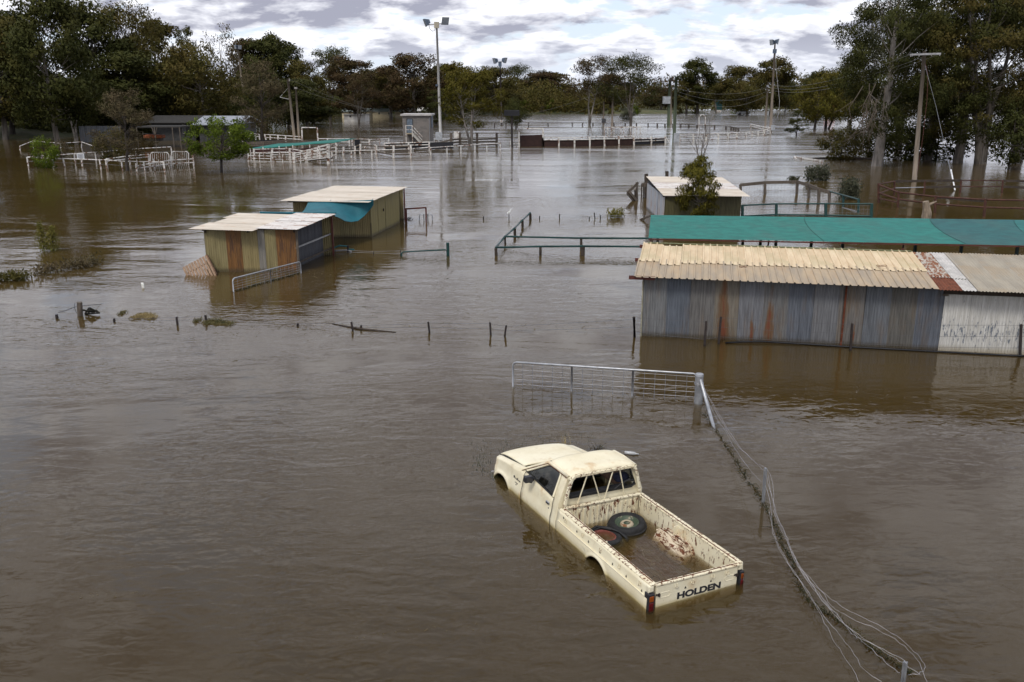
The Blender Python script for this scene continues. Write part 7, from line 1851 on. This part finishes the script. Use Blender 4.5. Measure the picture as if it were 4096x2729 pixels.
for i, (px, by, w, lf) in enumerate(HEDGES):
    Yh = 305 + rn.uniform(0, 8); tall = {1: 40, 5: 42, 13: 30, 18: 30}.get(i, 20)
    zb = max(-.1, ground_h(ray(px, 500).x / ray(px, 500).y * Yh, Yh)); base_py = HOR + (CAMH - zb) / Yh * FPX * 1.0
    T('shrub', 'clipped %s shrub on the far bank, %s from the left' % ({'bright': 'bright green', 'yellow': 'yellow-green', 'dead': 'brown', 'brown': 'red-brown', 'olive': 'olive'}[lf], ORD[i]), 'hedge', lf, BARKD, px=px, Y=Yh, top=base_py - tall, width=w * 1.15, group='shrubs along the far bank')
# undergrowth and far woods that read as one mass
def wood(name, label, boxes, n, leaf, leafm, seed):
    rng = np.random.default_rng(seed); P = []
    for (x0, x1, y0, y1, z0, z1, wgt) in boxes:
        m_ = int(n * wgt); x = rng.uniform(x0, x1, m_); y = rng.uniform(y0, y1, m_)
        lim = z1 * (0.70 + 0.18 * np.sin(x * .21 + y * .1) + 0.10 * np.sin(x * .63 + 1) + 0.10 * np.sin(x * .05 + 2))
        z = z0 + rng.random(m_) ** .8 * np.maximum(.5, lim - z0)
        cl = rng.integers(0, 997, m_)
        P.append(np.stack([x + rng.normal(size=m_), y, z], 1))
    me = leaf_mesh(name, np.concatenate(P).astype(np.float32), leaf, rng, .3, .5); me.materials.append(LEAF[leafm])
    o = bpy.data.objects.new(name, me); link(o); return tag(o, label, kind='stuff')
wood('undergrowth', 'dark undergrowth between the trunks of the left wood', [(-120, -46, 168, 182, 0, 13, .5), (-90, -8, 288, 303, 0, 14, .3), (-110, -60, 150, 168, 0, 4, .2)], 110000, .55, 'green', 1)
wood('far_wood', 'far brown-green wood behind the arena and far bank', [(-60, 130, 350, 385, 0, 14, .5), (-70, 30, 300, 330, 0, 11, .3), (120, 330, 380, 430, 0, 15, .2)], 80000, .8, 'olive', 2)
wood('distant_wood', 'distant tree line on the horizon', [(-500, 700, 600, 680, 0, 20, 1)], 40000, 1.8, 'brown', 3)

# ------------------------------------------------------------------ far buildings
CREAMW = mat('cream_cladding', (0.62, 0.53, 0.35), 0.8, 0.15, .6); GROOF = mat('grey_green_roof', (0.17, 0.20, 0.18), 0.6, 0.2, .6); WHITEW = mat('white_block', (0.66, 0.64, 0.61), 0.8, 0.15, .6); DARKWIN = mat('dark_window', (0.02, 0.022, 0.025), 0.2, 0.2, 2)
def cabin(name, label, c, x0, x1, yt, yb, depth, roofh, wallm, roofm, wins, Y=None, over=.3):
    Yc = G(*c((x0 + x1) / 2, yb)).y if Y is None else Y
    a, b = A(*c(x0, yb), Yc), A(*c(x1, yt), Yc); zt = b.z
    root = empty(name, (a.x, Yc, 0), label, 'building')
    obj('wall', MB().box(((a.x + b.x) / 2, Yc + depth / 2, zt / 2 - .5), (b.x - a.x, depth, zt + 1)), wallm, root)
    m = MB(); z1 = zt + roofh; x_, X_ = a.x - over, b.x + over
    m.quad((x_, Yc - over, zt), (X_, Yc - over, zt), (X_, Yc + depth / 2, z1), (x_, Yc + depth / 2, z1)); m.quad((x_, Yc + depth / 2, z1), (X_, Yc + depth / 2, z1), (X_, Yc + depth + over, zt), (x_, Yc + depth + over, zt))
    m.poly([(x_ + over, Yc, zt), (x_ + over, Yc + depth, zt), (x_ + over, Yc + depth / 2, z1)]); m.poly([(X_ - over, Yc, zt), (X_ - over, Yc + depth, zt), (X_ - over, Yc + depth / 2, z1)])
    obj('roof', m, roofm, root, solid=.1)
    for (wx0, wx1, wy0, wy1) in wins:
        p, q_ = A(*c(wx0, wy1), Yc), A(*c(wx1, wy0), Yc); w = obj('window', MB().box(((p.x + q_.x) / 2, Yc - .02, (p.z + q_.z) / 2), (q_.x - p.x, .12, q_.z - p.z)), mat('window_trim', (.3, .28, .24), .7), root)
        obj('pane', MB().box(((p.x + q_.x) / 2, Yc - .06, (p.z + q_.z) / 2), ((q_.x - p.x) * .8, .12, (q_.z - p.z) * .85)), DARKWIN, w)
    return root
cabin('holiday_cabin', 'cream cabin with green-grey roof, left one of the pair', cy3, 680, 925, 92, 185, 6, .75, CREAMW, GROOF, [(762, 782, 105, 135), (905, 918, 105, 138)])
cabin('holiday_cabin', 'cream cabin with green-grey roof, right one of the pair by the hut', cy3, 1000, 1262, 92, 180, 6, .75, CREAMW, GROOF, [(1100, 1118, 105, 132), (1240, 1252, 100, 125)])
cabin('holiday_cabin', 'cream cabin farthest left, partly behind the white block', cy3, 246, 400, 98, 190, 7, .9, CREAMW, GROOF, [(350, 362, 105, 130)])
cabin('holiday_cabin', 'pale gabled cabin behind the drooping gum', cy3, 530, 625, 90, 185, 6, .9, CREAMW, GROOF, [], Y=245)
cabin('holiday_cabin', 'pale gabled cabin half hidden right of the hut roof', cy3, 1330, 1440, 85, 150, 6, 1.2, mat('pale_render', (.42, .40, .36), .8), WHITEW, [], Y=262)
cabin('amenities_block', 'low off-white amenities block standing in the water', cy3, 275, 570, 138, 237, 7, .12, WHITEW, WHITEW, [(350, 372, 150, 175)])
cabin('farmhouse', 'red-roofed house far off beyond the thin mast', ca, 205, 350, 68, 128, 8, 1.6, mat('brown_brick', (.14, .09, .07), .9), mat('red_roof', (.16, .055, .045), .8), [(235, 255, 80, 100), (290, 320, 80, 100)], Y=330, over=1.2)
c2 = crop(0, 0, 1024 / 2294)
Yg = 128
root = empty('iron_fence', A(*c2(715, 1262), Yg), 'grey corrugated iron wall under the left gums', 'wall')
a, b = A(*c2(722, 1262), Yg), A(*c2(1092, 1262), Yg); zt = A(*c2(715, 1155), Yg).z
n = 7
for i in range(n): sheet('wall_sheet', root, a.lerp(b, i / n) + Vector((0, 0, -.8)), b - a, (0, 0, 1), (b - a).length / n, zt + .8, galv('dim_zinc', (.11, .118, .13), None), .25, .03)
cabin('farm_shed', 'dim grey farm shed with long low roof behind the green tree', c2, 1370, 1745, 1098, 1250, 10, .9, mat('dim_wall', (.045, .045, .045), .8), mat('dim_roof', (.03, .028, .026), .9), [(1640, 1660, 1110, 1200)], Y=136, over=1.2)
cabin('farm_shed', 'pale-roofed shed wing right of the bright green tree', c2, 1790, 2120, 1116, 1240, 10, 1.1, mat('dim_wall', (.045, .045, .045), .8), mat('pale_roof_far', (.30, .32, .36), .6), [], Y=133, over=.8)
Yc = 118; root = empty('lean_to', A(*c2(1230, 1260), Yc), 'thin flat lean-to roof on slim posts before the farm shed', 'shelter')
a, b = A(*c2(1215, 1142), Yc), A(*c2(1615, 1140), Yc)
obj('roof', MB().box((a.lerp(b, .5) + Vector((0, 2.5, 0))), (b.x - a.x, 5, .18)), mat('dim_roof', (.03, .028, .026), .9), root)
for f in (.02, .42, .82, .98): p = a.lerp(b, f); obj('post', MB().bar((p.x, p.y, -.5), (p.x, p.y, p.z), .10, .10), TIMBER, root)
obj('brace', MB().bar(a.lerp(b, .42) - Vector((0, 0, 1.0)), a.lerp(b, .36), .1, .1).bar(a.lerp(b, .42) - Vector((0, 0, 1.0)), a.lerp(b, .48), .06, .06), TIMBER, root)
p, q_ = A(*c2(1290, 1240), Yc + 3), A(*c2(1450, 1210), Yc + 3)
root = empty('orange_trailer', (p.x, Yc + 3, 0), 'faded orange trailer body under the lean-to roof', 'trailer')
obj('body', MB().box(((p.x + q_.x) / 2, Yc + 3.5, (p.z + q_.z) / 2), (q_.x - p.x, 1.4, q_.z - p.z)), mat('orange_paint', (.30, .075, .02), .7, .3, 2), root, bevel=.08)
obj('rail', MB().tube([(p.x, Yc + 2.75, q_.z + .15), (q_.x, Yc + 2.75, q_.z + .15)], .05, 5), mat('frame_dark', (.06, .06, .065), .7), root)
obj('chassis', MB().box(((p.x + q_.x) / 2, Yc + 3.5, p.z - .2), ((q_.x - p.x) * .8, 1.0, .3)), PICKET, root)
for k, (px, py, w, h, colr, lb) in enumerate(((2875, 424, 2.4, 4.2, (.012, .06, .06), 'teal road sign on the far right bank'), (3322, 432, 3.0, 3.0, (.40, .13, .10), 'red and white billboard behind the golden trees'))):
    Ys = 330 if k == 0 else 260; p = A(px, py, Ys); root = empty('road_sign', (p.x, Ys, 0), lb, 'sign')
    obj('board', MB().box(p, (w, .15, h)), mat('sign_%s' % ('teal', 'red')[k], colr, .6, .1, 1), root)
    obj('board_foot', MB().box(p - Vector((0, .05, h * .42)), (w * .9, .15, h * .16)), WHITEST, root)
    for s in (-1, 1): obj('post', MB().bar((p.x + s * w * .4, Ys + .1, -.5), (p.x + s * w * .4, Ys + .1, p.z), .15, .15), POLEM, root)
# far cars on the road
for k, (px, py, colr, lb) in enumerate(((2975, 458, (.5, .5, .52), 'white car parked under the drooping olive gum far off'), (2432, 444, (.45, .46, .5), 'pale car glimpsed behind the right arena gum'))):
    Yc = 292 if k == 0 else 330; p = A(px, py, Yc); z0 = max(.1, p.z - .7); root = empty('parked_car', (p.x, Yc, z0), lb, 'car')
    m = MB()
    prof = [(-2.1, .3), (-2.1, .8), (-1.3, .9), (-.8, 1.4), (.7, 1.4), (1.3, .95), (2.1, .85), (2.15, .3)]
    for y in (0, 1.7): m.poly([(p.x + x, Yc + y, z0 + z) for x, z in prof])
    for (x, z), (x2, z2) in zip(prof, prof[1:] + prof[:1]): m.quad((p.x + x, Yc, z0 + z), (p.x + x2, Yc, z0 + z2), (p.x + x2, Yc + 1.7, z0 + z2), (p.x + x, Yc + 1.7, z0 + z))
    obj('body', m, mat('car_paint_%d' % k, colr, .3, .1, 1), root); obj('window', MB().box((p.x - .05, Yc - .02, z0 + 1.15), (1.7, .05, .35)), DARKWIN, root)
    for s in (-1.3, 1.3): obj('wheel', MB().lathe([(0, -.1), (.33, -.1), (.33, .1), (0, .1)], 12, (p.x + s, Yc, z0 + .3), Matrix.Rotation(math.pi / 2, 3, 'X')), BLACK, root)

# ------------------------------------------------------------------ leaf litter and straw drifting on the water
def build_litter():
    rn = random.Random(77); mb = MB()
    def bit(p, s):
        a = rn.uniform(0, 6.28); d = Vector((math.cos(a), math.sin(a), 0)) * s; e = Vector((-math.sin(a), math.cos(a), 0)) * s * rn.uniform(.15, .4)
        z = Vector((0, 0, .006)); mb.quad(p - d + z, p - e + z, p + d + z, p + e + z)
    for k in range(260): bit(SB0 + SD * rn.uniform(0, 11.5) - SQ * abs(rn.gauss(0.02, .12)) , rn.uniform(.01, .04))
    for k in range(160): f = rn.random(); p = ga.lerp(gb, f); bit(Vector((p.x + rn.gauss(0, .05), p.y + rn.gauss(0, .12), 0)), rn.uniform(.01, .035))
    for k in range(200): bit(U(rn.uniform(-.3, -.11), rn.uniform(0, 5.2), 0) * 1.0 - Vector((0, 0, U(-.2, 0, 0).z)), rn.uniform(.006, .02))
    for k in range(420): bit(G(rn.uniform(60, 2500), 1305 + rn.gauss(0, 22)), rn.uniform(.02, .06))
    for k in range(160): bit(G(rn.uniform(820, 1340), 1100 + rn.gauss(0, 14)), rn.uniform(.02, .06))
    for s_ in range(9):      # drift lines
        x, y = rn.uniform(100, 3900), rn.uniform(1400, 2600); dx = rn.uniform(250, 600); sl = rn.uniform(-.12, .02)
        for k in range(26): f = rn.random(); bit(G(x + dx * f, y + dx * f * sl + rn.gauss(0, 6)), rn.uniform(.006, .02))
    for v in range(len(mb.v)): mb.v[v] = (mb.v[v][0], mb.v[v][1], .006)
    tag(obj('floating_litter', mb, mat('litter_straw', (.16, .12, .06), .9, .5, 3), None), 'scattered leaf litter and straw bits drifting on the flood', kind='stuff')
build_litter()
